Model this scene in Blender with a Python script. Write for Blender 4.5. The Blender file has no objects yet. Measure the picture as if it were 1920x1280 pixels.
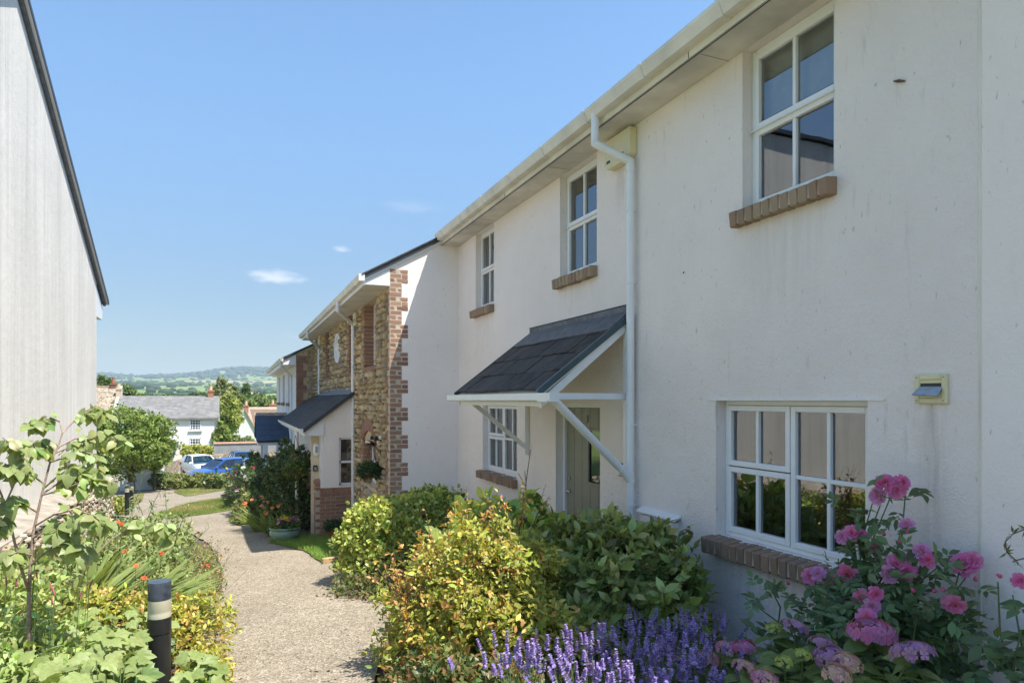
import bpy, bmesh, math, random
import numpy as np
from mathutils import Vector, Matrix, Euler
R = math.radians
random.seed(7)
SC = bpy.context.scene
COL = SC.collection

# ------------------------------------------------------------------ camera
F, HX, HY = 1250.0, 960.0, 750.0           # focal length and horizon in photograph pixels
AZ = math.atan(520.0 / F)                  # camera turned right of the street direction (+Y)
CZ = 1.84
cam_d = bpy.data.cameras.new('Camera')
cam = bpy.data.objects.new('Camera', cam_d); COL.objects.link(cam)
cam.location = (0, 0, CZ); cam.rotation_euler = (R(90), 0, -AZ)
cam_d.sensor_width = 36; cam_d.lens = 36 * F / 1920
cam_d.shift_y = (HY - 640) / 1920
cam_d.clip_start = 0.05; cam_d.clip_end = 30000
SC.camera = cam

# ------------------------------------------------------------------ world, sun, exposure
SKY_LOW, SKY_HIGH = (.205, .204, .208, 1), (.445, .52, .54, 1)
SUN = Vector((1.45, -1.68, 4.35)).normalized()
w = bpy.data.worlds.new('World'); SC.world = w; w.use_nodes = True
nt = w.node_tree; nt.nodes.clear()
sky = nt.nodes.new('ShaderNodeTexSky'); sky.sky_type = 'NISHITA'; sky.sun_disc = False
sky.sun_elevation = math.asin(SUN.z); sky.sun_rotation = math.atan2(SUN.x, SUN.y)
sky.altitude = 50; sky.air_density = 1.0; sky.dust_density = 0.6; sky.ozone_density = 1.6
bg = nt.nodes.new('ShaderNodeBackground'); bg.inputs[1].default_value = 0.13
wo = nt.nodes.new('ShaderNodeOutputWorld')
# a few thin fair-weather wisps low over the horizon, all round
tc = nt.nodes.new('ShaderNodeTexCoord'); mp = nt.nodes.new('ShaderNodeMapping')
mp.inputs['Scale'].default_value = (1.0, 1.0, 3.6); mp.inputs['Location'].default_value = (3.1, 0.35, 0.0)
nz = nt.nodes.new('ShaderNodeTexNoise'); nz.inputs['Scale'].default_value = 5.5; nz.inputs['Detail'].default_value = 6
nz.inputs['Roughness'].default_value = 0.55
rp = nt.nodes.new('ShaderNodeValToRGB'); rp.color_ramp.elements[0].position = 0.66; rp.color_ramp.elements[1].position = 0.86
rp.color_ramp.elements[1].color = (0.45, 0.45, 0.45, 1)
mx = nt.nodes.new('ShaderNodeMix'); mx.data_type = 'RGBA'
mx.inputs[7].default_value = (2.4, 2.5, 2.6, 1)
nt.links.new(tc.outputs['Generated'], mp.inputs[0]); nt.links.new(mp.outputs[0], nz.inputs['Vector'])
nt.links.new(nz.outputs[0], rp.inputs[0]); mk = nt.nodes.new('ShaderNodeMapRange'); mk.inputs['From Min'].default_value = .34; mk.inputs['From Max'].default_value = .16
sp0 = nt.nodes.new('ShaderNodeSeparateXYZ'); nt.links.new(tc.outputs['Generated'], sp0.inputs[0]); nt.links.new(sp0.outputs[2], mk.inputs['Value'])
mm = nt.nodes.new('ShaderNodeMath'); mm.operation = 'MULTIPLY'; nt.links.new(rp.outputs[0], mm.inputs[0]); nt.links.new(mk.outputs[0], mm.inputs[1])
nt.links.new(mm.outputs[0], mx.inputs[0])
# the clear hazy-summer sky of the photograph: the horizon glare of the model rolled off, evenly all round
sep = nt.nodes.new('ShaderNodeSeparateXYZ'); nt.links.new(tc.outputs['Generated'], sep.inputs[0])
mr = nt.nodes.new('ShaderNodeMapRange'); mr.interpolation_type = 'SMOOTHERSTEP'
mr.inputs['From Min'].default_value = -.05; mr.inputs['From Max'].default_value = .55
nt.links.new(sep.outputs[2], mr.inputs['Value'])
lowhi = nt.nodes.new('ShaderNodeMix'); lowhi.data_type = 'RGBA'
lowhi.inputs[6].default_value = SKY_LOW; lowhi.inputs[7].default_value = SKY_HIGH
nt.links.new(mr.outputs[0], lowhi.inputs[0])
vc_ = nt.nodes.new('ShaderNodeVectorMath'); vc_.operation = 'MULTIPLY'
nt.links.new(sky.outputs[0], vc_.inputs[0]); nt.links.new(lowhi.outputs[2], vc_.inputs[1])
nt.links.new(vc_.outputs[0], mx.inputs[6]);
PUFFS = [((515, 519), .042, .0125, .55), ((640, 467), .014, .006, .35), ((770, 388), .05, .012, .10)]
last = mx.outputs[2]
for (cpx, cw, ch, cs_) in PUFFS:
    dv = (Vector((math.sin(AZ), math.cos(AZ), 0)) + Vector((math.cos(AZ), -math.sin(AZ), 0)) * ((cpx[0] - HX) / F) + Vector((0, 0, 1)) * ((HY - cpx[1]) / F)).normalized()
    rx_ = dv.cross(Vector((0, 0, 1))).normalized(); ux_ = rx_.cross(dv)
    def dot(vec, k):
        d_ = nt.nodes.new('ShaderNodeVectorMath'); d_.operation = 'DOT_PRODUCT'; d_.inputs[1].default_value = vec
        nt.links.new(tc.outputs['Generated'], d_.inputs[0]); m_ = nt.nodes.new('ShaderNodeMath'); m_.operation = 'DIVIDE'; m_.inputs[1].default_value = k
        nt.links.new(d_.outputs['Value'], m_.inputs[0]); return m_.outputs[0]
    cmb = nt.nodes.new('ShaderNodeCombineXYZ'); nt.links.new(dot(rx_, cw), cmb.inputs[0]); nt.links.new(dot(ux_, ch), cmb.inputs[1])
    front = nt.nodes.new('ShaderNodeMath'); front.operation = 'GREATER_THAN'; front.inputs[1].default_value = 0; nt.links.new(dot(dv, 1), front.inputs[0])
    cn = nt.nodes.new('ShaderNodeTexNoise'); cn.inputs['Scale'].default_value = 1.6; cn.inputs['Detail'].default_value = 6; nt.links.new(cmb.outputs[0], cn.inputs['Vector'])
    ln_ = nt.nodes.new('ShaderNodeVectorMath'); ln_.operation = 'LENGTH'; nt.links.new(cmb.outputs[0], ln_.inputs[0])
    ad = nt.nodes.new('ShaderNodeMath'); ad.operation = 'MULTIPLY_ADD'; ad.inputs[1].default_value = -1.6; nt.links.new(cn.outputs[0], ad.inputs[0]); nt.links.new(ln_.outputs['Value'], ad.inputs[2])
    mp_ = nt.nodes.new('ShaderNodeMapRange'); mp_.interpolation_type = 'SMOOTHSTEP'; mp_.inputs['From Min'].default_value = .25; mp_.inputs['From Max'].default_value = -.75; mp_.inputs['To Max'].default_value = cs_
    nt.links.new(ad.outputs[0], mp_.inputs['Value'])
    ml_ = nt.nodes.new('ShaderNodeMath'); ml_.operation = 'MULTIPLY'; nt.links.new(mp_.outputs[0], ml_.inputs[0]); nt.links.new(front.outputs[0], ml_.inputs[1])
    m2 = nt.nodes.new('ShaderNodeMix'); m2.data_type = 'RGBA'; m2.inputs[7].default_value = (2.5, 2.5, 2.55, 1)
    nt.links.new(ml_.outputs[0], m2.inputs[0]); nt.links.new(last, m2.inputs[6]); last = m2.outputs[2]
nt.links.new(last, bg.inputs[0])
nt.links.new(bg.outputs[0], wo.inputs[0])

sd = bpy.data.lights.new('Sun', 'SUN'); so = bpy.data.objects.new('Sun', sd); COL.objects.link(so)
sd.energy = 2.36; sd.angle = R(0.5); sd.color = (1.0, 0.94, 0.84)
so.rotation_euler = SUN.to_track_quat('Z', 'Y').to_euler(); so.location = (10, -10, 30)
vs = SC.view_settings
vs.view_transform = 'Standard'; vs.look = 'None'; vs.gamma = 1; vs.use_curve_mapping = False; vs.exposure = 1.92
SC.render.engine = 'CYCLES'
SC.cycles.max_bounces = 8; SC.cycles.transparent_max_bounces = 12
SC.cycles.volume_bounces = 0

# ------------------------------------------------------------------ measuring helpers (photograph pixel -> place on a known plane)
fw = Vector((math.sin(AZ), math.cos(AZ), 0)); rt = Vector((math.cos(AZ), -math.sin(AZ), 0)); upv = Vector((0, 0, 1))
def ray(px, py): return fw + rt * ((px - HX) / F) + upv * ((HY - py) / F)
def onX(px, py, X): d = ray(px, py); s = X / d.x; return Vector((X, s * d.y, CZ + s * d.z))
def onY(px, py, Y): d = ray(px, py); s = Y / d.y; return Vector((s * d.x, Y, CZ + s * d.z))
GY = [-400, -20, 0, 4, 8, 13.7, 21, 30, 40, 55, 75, 110, 180, 300, 500, 800, 1200, 1800, 2600, 3600, 4600, 6000, 9000]
GR = [6, -.6, -1.5, -1.76, -2.15, -2.72, -3.2, -4.0, -4.8, -5.5, -6.2, -8.5, -12, -19, -22, -14, 1, 22, 48, 86, 128, 120, 60]
def G0(y): return CZ + float(np.interp(y, GY, GR))
def onG(px, py, dz=0.0):
    d = ray(px, py); lo, hi = .1, 400
    for _ in range(60):
        m = (lo + hi) / 2; p = d * m
        if p.z + CZ > G0(p.y) + dz: lo = m
        else: hi = m
    p = d * lo; return Vector((p.x, p.y, p.z + CZ))

# ------------------------------------------------------------------ node / material helpers
def newmat(name):
    m = bpy.data.materials.new(name); m.use_nodes = True
    n = m.node_tree; b = n.nodes['Principled BSDF']; return m, n, b
def nd(n, t, ins=None, **kw):
    x = n.nodes.new(t)
    for k, v in kw.items(): setattr(x, k, v)
    for k, v in (ins or {}).items():
        if hasattr(v, 'node'): n.links.new(v, x.inputs[k])
        else: x.inputs[k].default_value = v
    return x
def ramp(n, fac, stops):
    r = n.nodes.new('ShaderNodeValToRGB'); n.links.new(fac, r.inputs[0])
    els = r.color_ramp.elements
    while len(els) < len(stops): els.new(0.5)
    for e, (p, c) in zip(els, stops):
        e.position = p; e.color = c if len(c) == 4 else (*c, 1)
    return r.outputs[0]
def mix(n, f, a, b, bt='MIX'):
    x = n.nodes.new('ShaderNodeMix'); x.data_type = 'RGBA'; x.blend_type = bt
    for i, v in ((0, f), (6, a), (7, b)):
        if hasattr(v, 'node'): n.links.new(v, x.inputs[i])
        else: x.inputs[i].default_value = v if not isinstance(v, tuple) or len(v) == 4 else (*v, 1)
    return x.outputs[2]
def coords(n, scale=(1, 1, 1), kind='Object', rot=(0, 0, 0)):
    t = n.nodes.new('ShaderNodeTexCoord'); m = n.nodes.new('ShaderNodeMapping')
    m.inputs['Scale'].default_value = scale; m.inputs['Rotation'].default_value = rot
    n.links.new(t.outputs[kind], m.inputs[0]); return m.outputs[0]
def noise(n, vec, scale, detail=4, rough=.55):
    return nd(n, 'ShaderNodeTexNoise', {'Vector': vec, 'Scale': scale, 'Detail': detail, 'Roughness': rough}).outputs[0]
def bump(n, b, h, strength=.3, dist=.01):
    x = nd(n, 'ShaderNodeBump', {'Height': h, 'Strength': strength, 'Distance': dist}); n.links.new(x.outputs[0], b.inputs['Normal'])
def c3(c, k): return tuple(max(0, min(1, v * k)) for v in c)
def simple(name, col, rough=.5, metal=0, var=.12, scale=6, bmp=0, bscale=60, spec=.5, kind='Object'):
    m, n, b = newmat(name)
    v = coords(n, kind=kind)
    f = noise(n, v, scale)
    n.links.new(ramp(n, f, [(.3, c3(col, 1 - var)), (.7, c3(col, 1 + var))]), b.inputs['Base Color'])
    b.inputs['Roughness'].default_value = rough; b.inputs['Metallic'].default_value = metal
    b.inputs['Specular IOR Level'].default_value = spec
    if bmp: bump(n, b, noise(n, v, bscale, 3), bmp, .01)
    return m
def objvar(name, cols, rough=.85, bmp=.5, bscale=40, grain=.25, lichen=0):
    """colour picked per object, with grain: bricks, stones, slates"""
    m, n, b = newmat(name)
    oi = n.nodes.new('ShaderNodeObjectInfo')
    k = len(cols)
    base = ramp(n, oi.outputs['Random'], [(i / (k - 1), c) for i, c in enumerate(cols)])
    v = coords(n)
    f = noise(n, v, bscale * .4, 5, .65)
    dk = ramp(n, f, [(.3, (1 - grain,) * 3), (.7, (1 + grain * .5,) * 3)])
    cc_ = mix(n, 1.0, base, dk, 'MULTIPLY')
    if lichen:
        wv2 = coords(n, kind='Generated'); g1 = nd(n, 'ShaderNodeNewGeometry').outputs['Position']
        l1 = noise(n, g1, 7, 5, .65); l2 = noise(n, g1, 60, 3, .6)
        cc_ = mix(n, ramp(n, l1, [(.42, (0, 0, 0)), (.68, (.55,) * 3)]), cc_, (.13, .105, .08))
        cc_ = mix(n, ramp(n, l2, [(.66, (0, 0, 0)), (.72, (lichen,) * 3)]), cc_, (.26, .25, .21))
    n.links.new(cc_, b.inputs['Base Color'])
    b.inputs['Roughness'].default_value = rough; b.inputs['Specular IOR Level'].default_value = .25
    bump(n, b, noise(n, v, bscale, 4), bmp, .006)
    return m
def posvar(name, cols, cell, rough=.9, bmp=.5, bscale=40):
    """the same for pieces joined into one mesh: colour picked from the tint of each piece"""
    m, n, b = newmat(name)
    a = n.nodes.new('ShaderNodeAttribute'); a.attribute_name = 'tint'
    v = coords(n)
    f = noise(n, v, bscale * .4, 5, .65)
    dk = ramp(n, f, [(.3, (.75,) * 3), (.7, (1.12,) * 3)])
    n.links.new(mix(n, 1.0, a.outputs[0], dk, 'MULTIPLY'), b.inputs['Base Color'])
    b.inputs['Roughness'].default_value = rough; b.inputs['Specular IOR Level'].default_value = .25
    bump(n, b, noise(n, v, bscale, 4), bmp, .006)
    return m
def render_mat(name, base, dirt, streak, blotch, fine=.5, bands=0, runs=()):
    m, n, b = newmat(name)
    v = coords(n)
    f = noise(n, v, .9, 5, .6)
    c = mix(n, ramp(n, f, [(.35, (0, 0, 0)), (.75, (blotch,) * 3)]), base, dirt)
    vs_ = coords(n, (15, 15, 2.6))
    s = noise(n, vs_, 1.0, 5, .65)
    s2 = noise(n, coords(n, (1.1, 1.1, .8)), 1.0, 3)
    sm = nd(n, 'ShaderNodeMath', {0: ramp(n, s, [(.60, (0, 0, 0)), (.76, (1, 1, 1))]), 1: ramp(n, s2, [(.44, (0, 0, 0)), (.62, (1, 1, 1))])}, operation='MULTIPLY').outputs[0]
    sm = nd(n, 'ShaderNodeMath', {0: sm, 1: streak}, operation='MULTIPLY').outputs[0]
    c = mix(n, sm, c, c3(dirt, .62))
    if bands:
        bn = noise(n, coords(n, (2.6, 2.6, .07)), 1.0, 6, .6); bn2 = noise(n, coords(n, (16, 16, .35)), 1.0, 4, .6)
        c = mix(n, ramp(n, bn, [(.40, (0, 0, 0)), (.68, (bands,) * 3)]), c, dirt)
        c = mix(n, ramp(n, bn2, [(.48, (0, 0, 0)), (.75, (bands * .8,) * 3)]), c, c3(dirt, .85))
    sp = noise(n, coords(n, (1, 1, .45)), 34, 2, .5)
    c = mix(n, ramp(n, sp, [(.69, (0, 0, 0)), (.77, (.45,) * 3)]), c, c3(dirt, .5))
    for (sy, sz, hw, hl, st) in runs:
        px_ = nd(n, 'ShaderNodeSeparateXYZ', {0: coords(n)})
        dy = nd(n, 'ShaderNodeMath', {0: px_.outputs[1], 1: sy}, operation='SUBTRACT').outputs[0]
        dy = nd(n, 'ShaderNodeMath', {0: nd(n, 'ShaderNodeMath', {0: dy}, operation='ABSOLUTE').outputs[0], 1: hw}, operation='DIVIDE').outputs[0]
        wy = nd(n, 'ShaderNodeMapRange', {'Value': dy, 'From Min': 1.0, 'From Max': .2}, interpolation_type='SMOOTHSTEP').outputs[0]
        wz = nd(n, 'ShaderNodeMapRange', {'Value': px_.outputs[2], 'From Min': sz - hl, 'From Max': sz, 'To Max': 1.0}, interpolation_type='SMOOTHSTEP').outputs[0]
        up_ = nd(n, 'ShaderNodeMath', {0: px_.outputs[2], 1: sz}, operation='LESS_THAN').outputs[0]
        k1 = nd(n, 'ShaderNodeMath', {0: wy, 1: wz}, operation='MULTIPLY').outputs[0]; k1 = nd(n, 'ShaderNodeMath', {0: k1, 1: up_}, operation='MULTIPLY').outputs[0]
        rs = noise(n, coords(n, (22, 22, 1.6)), 1.0, 4, .6)
        k1 = nd(n, 'ShaderNodeMath', {0: k1, 1: ramp(n, rs, [(.38, (0, 0, 0)), (.68, (st,) * 3)])}, operation='MULTIPLY').outputs[0]
        c = mix(n, k1, c, c3(dirt, .7))
    n.links.new(c, b.inputs['Base Color']); b.inputs['Roughness'].default_value = .93
    b.inputs['Specular IOR Level'].default_value = .15
    hgt = nd(n, 'ShaderNodeMath', {0: noise(n, v, 8, 4, .6), 1: 1.6, 2: noise(n, v, 60, 5, .7)}, operation='MULTIPLY_ADD').outputs[0]
    bump(n, b, hgt, fine, .014)
    return m
def foliage(name, transl=.35, rough=.42, spec=.45, tint=True, base=None):
    m, n, b = newmat(name)
    if tint:
        a = n.nodes.new('ShaderNodeAttribute'); a.attribute_name = 'tint'; c = a.outputs[0]
    else:
        oi = n.nodes.new('ShaderNodeObjectInfo')
        c = ramp(n, oi.outputs['Random'], [(i / (len(base) - 1), q) for i, q in enumerate(base)])
        v = coords(n); f = noise(n, v, 5, 3)
        c = mix(n, 1.0, c, ramp(n, f, [(.3, (.82,) * 3), (.7, (1.15,) * 3)]), 'MULTIPLY')
    n.links.new(c, b.inputs['Base Color']); b.inputs['Roughness'].default_value = rough
    b.inputs['Specular IOR Level'].default_value = spec
    tr = nd(n, 'ShaderNodeBsdfTranslucent', {'Color': mix(n, 1.0, c, (1.3, 1.25, .6, 1), 'MULTIPLY')})
    ms = n.nodes.new('ShaderNodeMixShader'); ms.inputs[0].default_value = transl
    n.links.new(b.outputs[0], ms.inputs[1]); n.links.new(tr.outputs[0], ms.inputs[2])
    n.links.new(ms.outputs[0], n.nodes['Material Output'].inputs[0])
    return m
def glass_mat(name, ior=2.0, tint=(.8, .85, .85)):
    m, n, b = newmat(name); n.nodes.remove(b)
    t = nd(n, 'ShaderNodeBsdfTransparent', {'Color': (*tint, 1)})
    g = nd(n, 'ShaderNodeBsdfGlossy', {'Color': (.95, .97, 1, 1), 'Roughness': .012})
    fz = nd(n, 'ShaderNodeFresnel', {'IOR': ior})
    v = coords(n); bp = nd(n, 'ShaderNodeBump', {'Height': noise(n, v, 2.2, 2), 'Strength': .05, 'Distance': .02})
    n.links.new(bp.outputs[0], g.inputs['Normal'])
    ms = n.nodes.new('ShaderNodeMixShader'); n.links.new(fz.outputs[0], ms.inputs[0])
    n.links.new(t.outputs[0], ms.inputs[1]); n.links.new(g.outputs[0], ms.inputs[2])
    n.links.new(ms.outputs[0], n.nodes['Material Output'].inputs[0]); return m

M = {}
M['render'] = render_mat('cream_render', (.945, .865, .81), (.60, .53, .48), .40, .25, fine=.8, runs=[(3.4, 3.08, .5, .9, .2), (6.25, 3.08, .5, .4, .25), (9.1, 3.08, .5, .6, .25), (2.36, 1.82, .12, 1.2, .6), (3.4, .70, .8, .5, .4), (5.3, 4.02, .3, .6, .5)])
M['render2'] = render_mat('pale_render', (.945, .872, .82), (.62, .55, .50), .14, .2)
M['render_left'] = render_mat('weathered_render', (.80, .77, .715), (.55, .53, .485), .35, .4, .28, .55)
M['white'] = simple('white_upvc', (.80, .81, .81), .35, var=.03)
M['white_dirty'] = simple('weathered_white_upvc', (.72, .68, .58), .5, var=.14, scale=3)
M['soffit'] = simple('stained_soffit', (.66, .62, .53), .7, var=.24, scale=2.2)
M['cream'] = simple('aged_cream_plastic', (.70, .64, .40), .45, var=.06)
M['dark_gap'] = simple('dark_joint', (.05, .045, .04), .9)
M['glass'] = glass_mat('window_glass', 2.7, (.93, .95, .95))
M['room'] = simple('dim_room', (.10, .10, .11), .9)
M['blind'] = simple('pale_blind', (.80, .78, .68), .9)
M['curtain'] = simple('grey_blind', (.22, .24, .22), .9)
M['brick'] = objvar('brick', [(.31, .17, .12), (.38, .22, .155), (.26, .14, .10), (.42, .26, .18), (.34, .19, .135)])
M['brick_tan'] = objvar('sill_brick', [(.36, .27, .18), (.42, .31, .21), (.30, .21, .15), (.38, .25, .17)])
M['brick_brown'] = objvar('weathered_sill_brick', [(.30, .205, .145), (.36, .24, .165), (.25, .18, .135), (.34, .27, .21)])
M['mortar'] = simple('lime_mortar', (.50, .44, .35), .95, var=.15, scale=20, bmp=.4)
M['sandmortar'] = simple('sandy_mortar', (.56, .44, .28), .95, var=.2, scale=14, bmp=.5)
STONES = [(.50, .37, .19), (.58, .46, .26), (.40, .30, .18), (.64, .53, .34), (.32, .26, .19), (.54, .39, .20), (.44, .39, .30)]
M['stone'] = objvar('chert_stone', STONES, .9, .6, 30, .3)
M['stone_j'] = posvar('chert_stone_joined', None, 1)
LST = [(.46, .36, .24), (.38, .32, .25), (.52, .44, .33), (.30, .27, .24), (.44, .30, .18), (.40, .37, .33)]
M['lstone'] = objvar('rubble_stone', LST, .9, .6, 30, .3)
M['lstone_j'] = posvar('rubble_stone_joined', None, 1)
M['slate'] = objvar('dark_slate', [(.05, .048, .048), (.065, .062, .06), (.04, .04, .042), (.08, .074, .07)], .8, .5, 25, .35, .7)
M['slate_blue'] = objvar('blue_slate', [(.045, .065, .10), (.055, .08, .12), (.04, .055, .09)], .5, .4, 25, .25)
M['lead'] = simple('lead_flashing', (.12, .13, .145), .55, metal=.3, var=.35, scale=14, bmp=.3, bscale=20)
M['verge'] = simple('dark_verge', (.045, .05, .06), .45, var=.2)
M['verge_green'] = simple('verge_trim', (.05, .085, .10), .4, var=.15)
M['door'] = simple('sage_paint', (.245, .245, .185), .45, var=.05)
M['chrome'] = simple('steel', (.6, .6, .6), .25, metal=1, var=.05)
M['black'] = simple('black_plastic', (.018, .018, .02), .4, var=.25, scale=9, bmp=.1)
M['grey_plastic'] = simple('grey_plastic', (.25, .27, .28), .5)
M['blue_flap'] = simple('grey_blue_flap', (.28, .33, .40), .6, var=.2, scale=30)
M['black_top'] = simple('bollard_cap', (.05, .06, .08), .3, var=.4, scale=25)
m, n, b = newmat('bollard_lens'); b.inputs['Base Color'].default_value = (.62, .58, .44, 1); b.inputs['Roughness'].default_value = .25
b.inputs['Transmission Weight'].default_value = .25; M['lens'] = m
M['timber'] = simple('edging_timber', (.45, .30, .16), .8, var=.25, scale=8)
M['terracotta'] = simple('terracotta', (.33, .13, .065), .75, var=.2, scale=12)
M['glaze'] = simple('green_glaze', (.20, .30, .235), .22, var=.18, scale=7)
M['bark'] = simple('bark', (.12, .085, .06), .9, var=.35, scale=30, bmp=.5, bscale=60)
M['bark_pale'] = simple('smooth_bark', (.30, .22, .18), .8, var=.3, scale=40, bmp=.3)
M['stem'] = simple('green_stem', (.10, .15, .05), .7, var=.25, scale=20)
M['leaf'] = foliage('leaves')
M['leaf_matt'] = foliage('matt_leaves', .3, .6, .3)
M['petal'] = foliage('petals', .35, .7, .1)
M['grass'] = foliage('grass_blades', .35, .5, .3)
M['tyre'] = simple('tyre', (.015, .015, .015), .9)
M['rim'] = simple('alloy', (.5, .5, .52), .35, metal=.8)
M['carglass'] = glass_mat('car_glass', 1.9, (.25, .42, .48))
M['redlight'] = simple('red_lens', (.45, .02, .03), .2)
M['headlight'] = simple('headlight', (.35, .38, .42), .12)
M['wicker'] = simple('wicker', (.22, .15, .08), .9, var=.4, scale=40, bmp=.6)
M['red_tile'] = simple('red_clay_tile', (.36, .26, .205), .85, var=.3, scale=5, bmp=.4, bscale=12)
M['chimney_brick'] = simple('chimney_brick', (.38, .18, .11), .9, var=.25, scale=9)
M['coping'] = simple('red_coping', (.36, .19, .13), .9, var=.2)
M['pot_buff'] = simple('buff_clay', (.55, .42, .30), .9, var=.15)
def paint(name, col):
    m, n, b = newmat(name); b.inputs['Base Color'].default_value = (*col, 1); b.inputs['Roughness'].default_value = .3
    b.inputs['Coat Weight'].default_value = 1; b.inputs['Coat Roughness'].default_value = .05; return m
M['car_white'] = paint('white_car_paint', (.78, .79, .80)); M['car_blue'] = paint('blue_car_paint', (.02, .085, .36))
M['car_navy'] = paint('deep_blue_car_paint', (.015, .06, .22))

# aggregate path: exposed pebble finish
m, n, b = newmat('aggregate_path')
v = coords(n)
vo = nd(n, 'ShaderNodeTexVoronoi', {'Vector': v, 'Scale': 85.0})
peb = ramp(n, vo.outputs['Color'], [(.1, (.15, .125, .09)), (.45, (.28, .24, .187)), (.75, (.36, .32, .26)), (.95, (.54, .50, .435))])
f2 = noise(n, v, .8, 5, .6)
cc = mix(n, 1.0, peb, ramp(n, f2, [(.3, (.84, .81, .77)), (.7, (1.08, 1.06, 1.02))]), 'MULTIPLY')
f3 = noise(n, v, 11, 5, .65)
cc = mix(n, 1.0, cc, ramp(n, f3, [(.3, (.82,) * 3), (.62, (1.06,) * 3)]), 'MULTIPLY')
n.links.new(cc, b.inputs['Base Color']); b.inputs['Roughness'].default_value = .9; b.inputs['Specular IOR Level'].default_value = .2
bump(n, b, vo.outputs['Distance'], .55, .008); M['path'] = m
# soil
M['soil'] = simple('soil', (.10, .072, .05), .95, var=.4, scale=9, bmp=.8, bscale=45)
M['gravel'] = simple('gravel_pocket', (.36, .29, .20), .95, var=.4, scale=60, bmp=.8, bscale=80)
# lawn under the blades
m, n, b = newmat('lawn'); v = coords(n)
f = noise(n, v, 1.1, 6, .65); f2 = noise(n, v, 30, 4)
cc = ramp(n, f, [(.32, (.20, .165, .075)), (.48, (.135, .155, .045)), (.7, (.085, .135, .032))])
cc = mix(n, 1.0, cc, ramp(n, f2, [(.3, (.7,) * 3), (.7, (1.2,) * 3)]), 'MULTIPLY')
n.links.new(cc, b.inputs['Base Color']); b.inputs['Roughness'].default_value = .95; bump(n, b, f2, .8, .02); M['lawn'] = m
# the wide land: meadows, hedged fields and woods far off
m, n, b = newmat('countryside'); v = coords(n, (.0042, .0026, 0), rot=(0, 0, .35))
wv = nd(n, 'ShaderNodeTexNoise', {'Vector': coords(n, (.004, .004, 0)), 'Scale': 1.0, 'Detail': 3.0})
vv = mix(n, .12, v, wv.outputs['Color'])
vo = nd(n, 'ShaderNodeTexVoronoi', {'Vector': vv, 'Scale': 1.0}, voronoi_dimensions='2D')
ve = nd(n, 'ShaderNodeTexVoronoi', {'Vector': vv, 'Scale': 1.0}, feature='DISTANCE_TO_EDGE', voronoi_dimensions='2D')
sepc = nd(n, 'ShaderNodeSeparateColor', {0: vo.outputs['Color']})
fc = ramp(n, sepc.outputs[0], [(.0, (.16, .23, .07)), (.3, (.22, .28, .09)), (.5, (.13, .19, .06)), (.68, (.46, .38, .20)), (.8, (.19, .24, .08)), (.92, (.50, .42, .25)), (1, (.15, .21, .07))])
wd = noise(n, coords(n, (.0021, .0014, 0)), 1.0, 6, .6)
dark = (.028, .045, .02)
fc = mix(n, ramp(n, ve.outputs['Distance'], [(.035, (1, 1, 1)), (.06, (0, 0, 0))]), fc, dark)
fc = mix(n, ramp(n, wd, [(.57, (0, 0, 0)), (.60, (1, 1, 1))]), fc, dark)
near = noise(n, coords(n), .5, 6)
fc = mix(n, 1.0, fc, ramp(n, near, [(.3, (.8,) * 3), (.7, (1.15,) * 3)]), 'MULTIPLY')
n.links.new(fc, b.inputs['Base Color']); b.inputs['Roughness'].default_value = 1; b.inputs['Specular IOR Level'].default_value = .05
M['land'] = m
# far slate roof and far stone walls
def courses(name, c1, c2, sc, rough=.7, mortar=(.1, .1, .1), ratio=.5, kind='Object', rot=(0, 0, 0)):
    m, n, b = newmat(name); v = coords(n, (1, 1, 1), kind, rot)
    br = nd(n, 'ShaderNodeTexBrick', {'Vector': v, 'Color1': (*c1, 1), 'Color2': (*c2, 1), 'Mortar': (*mortar, 1), 'Scale': sc, 'Mortar Size': .012, 'Bias': 0.0, 'Row Height': .25})
    f = noise(n, coords(n), 1.6, 6, .7)
    cc = mix(n, 1.0, br.outputs[0], ramp(n, f, [(.3, (.72,) * 3), (.7, (1.3,) * 3)]), 'MULTIPLY')
    n.links.new(cc, b.inputs['Base Color']); b.inputs['Roughness'].default_value = rough
    bump(n, b, br.outputs[1], .4, .02); return m
M['far_slate'] = courses('lichened_slate', (.15, .15, .148), (.21, .205, .195), 1.6, mortar=(.10, .10, .10))
m, n, b = newmat('far_rubble'); v = coords(n)
vo = nd(n, 'ShaderNodeTexVoronoi', {'Vector': coords(n, (1, 1, 1.7)), 'Scale': 3.6})
ve = nd(n, 'ShaderNodeTexVoronoi', {'Vector': coords(n, (1, 1, 1.7)), 'Scale': 3.6}, feature='DISTANCE_TO_EDGE')
sc_ = nd(n, 'ShaderNodeSeparateColor', {0: vo.outputs['Color']})
cc = ramp(n, sc_.outputs[0], [(0, (.20, .16, .12)), (.4, (.38, .30, .21)), (.7, (.46, .38, .28)), (1, (.30, .25, .2))])
cc = mix(n, ramp(n, ve.outputs['Distance'], [(.02, (1, 1, 1)), (.09, (0, 0, 0))]), cc, (.12, .10, .075))
n.links.new(cc, b.inputs['Base Color']); b.inputs['Roughness'].default_value = .95; bump(n, b, ve.outputs['Distance'], .8, .08); M['far_rubble'] = m
M['cottage'] = simple('lime_wash', (.80, .77, .74), .9, var=.06, scale=.8)
M['cottage_grey'] = simple('grey_render', (.29, .29, .285), .9, var=.15, scale=2)
M['gable_white'] = simple('blue_white_wash', (.72, .73, .75), .9, var=.06)

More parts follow.
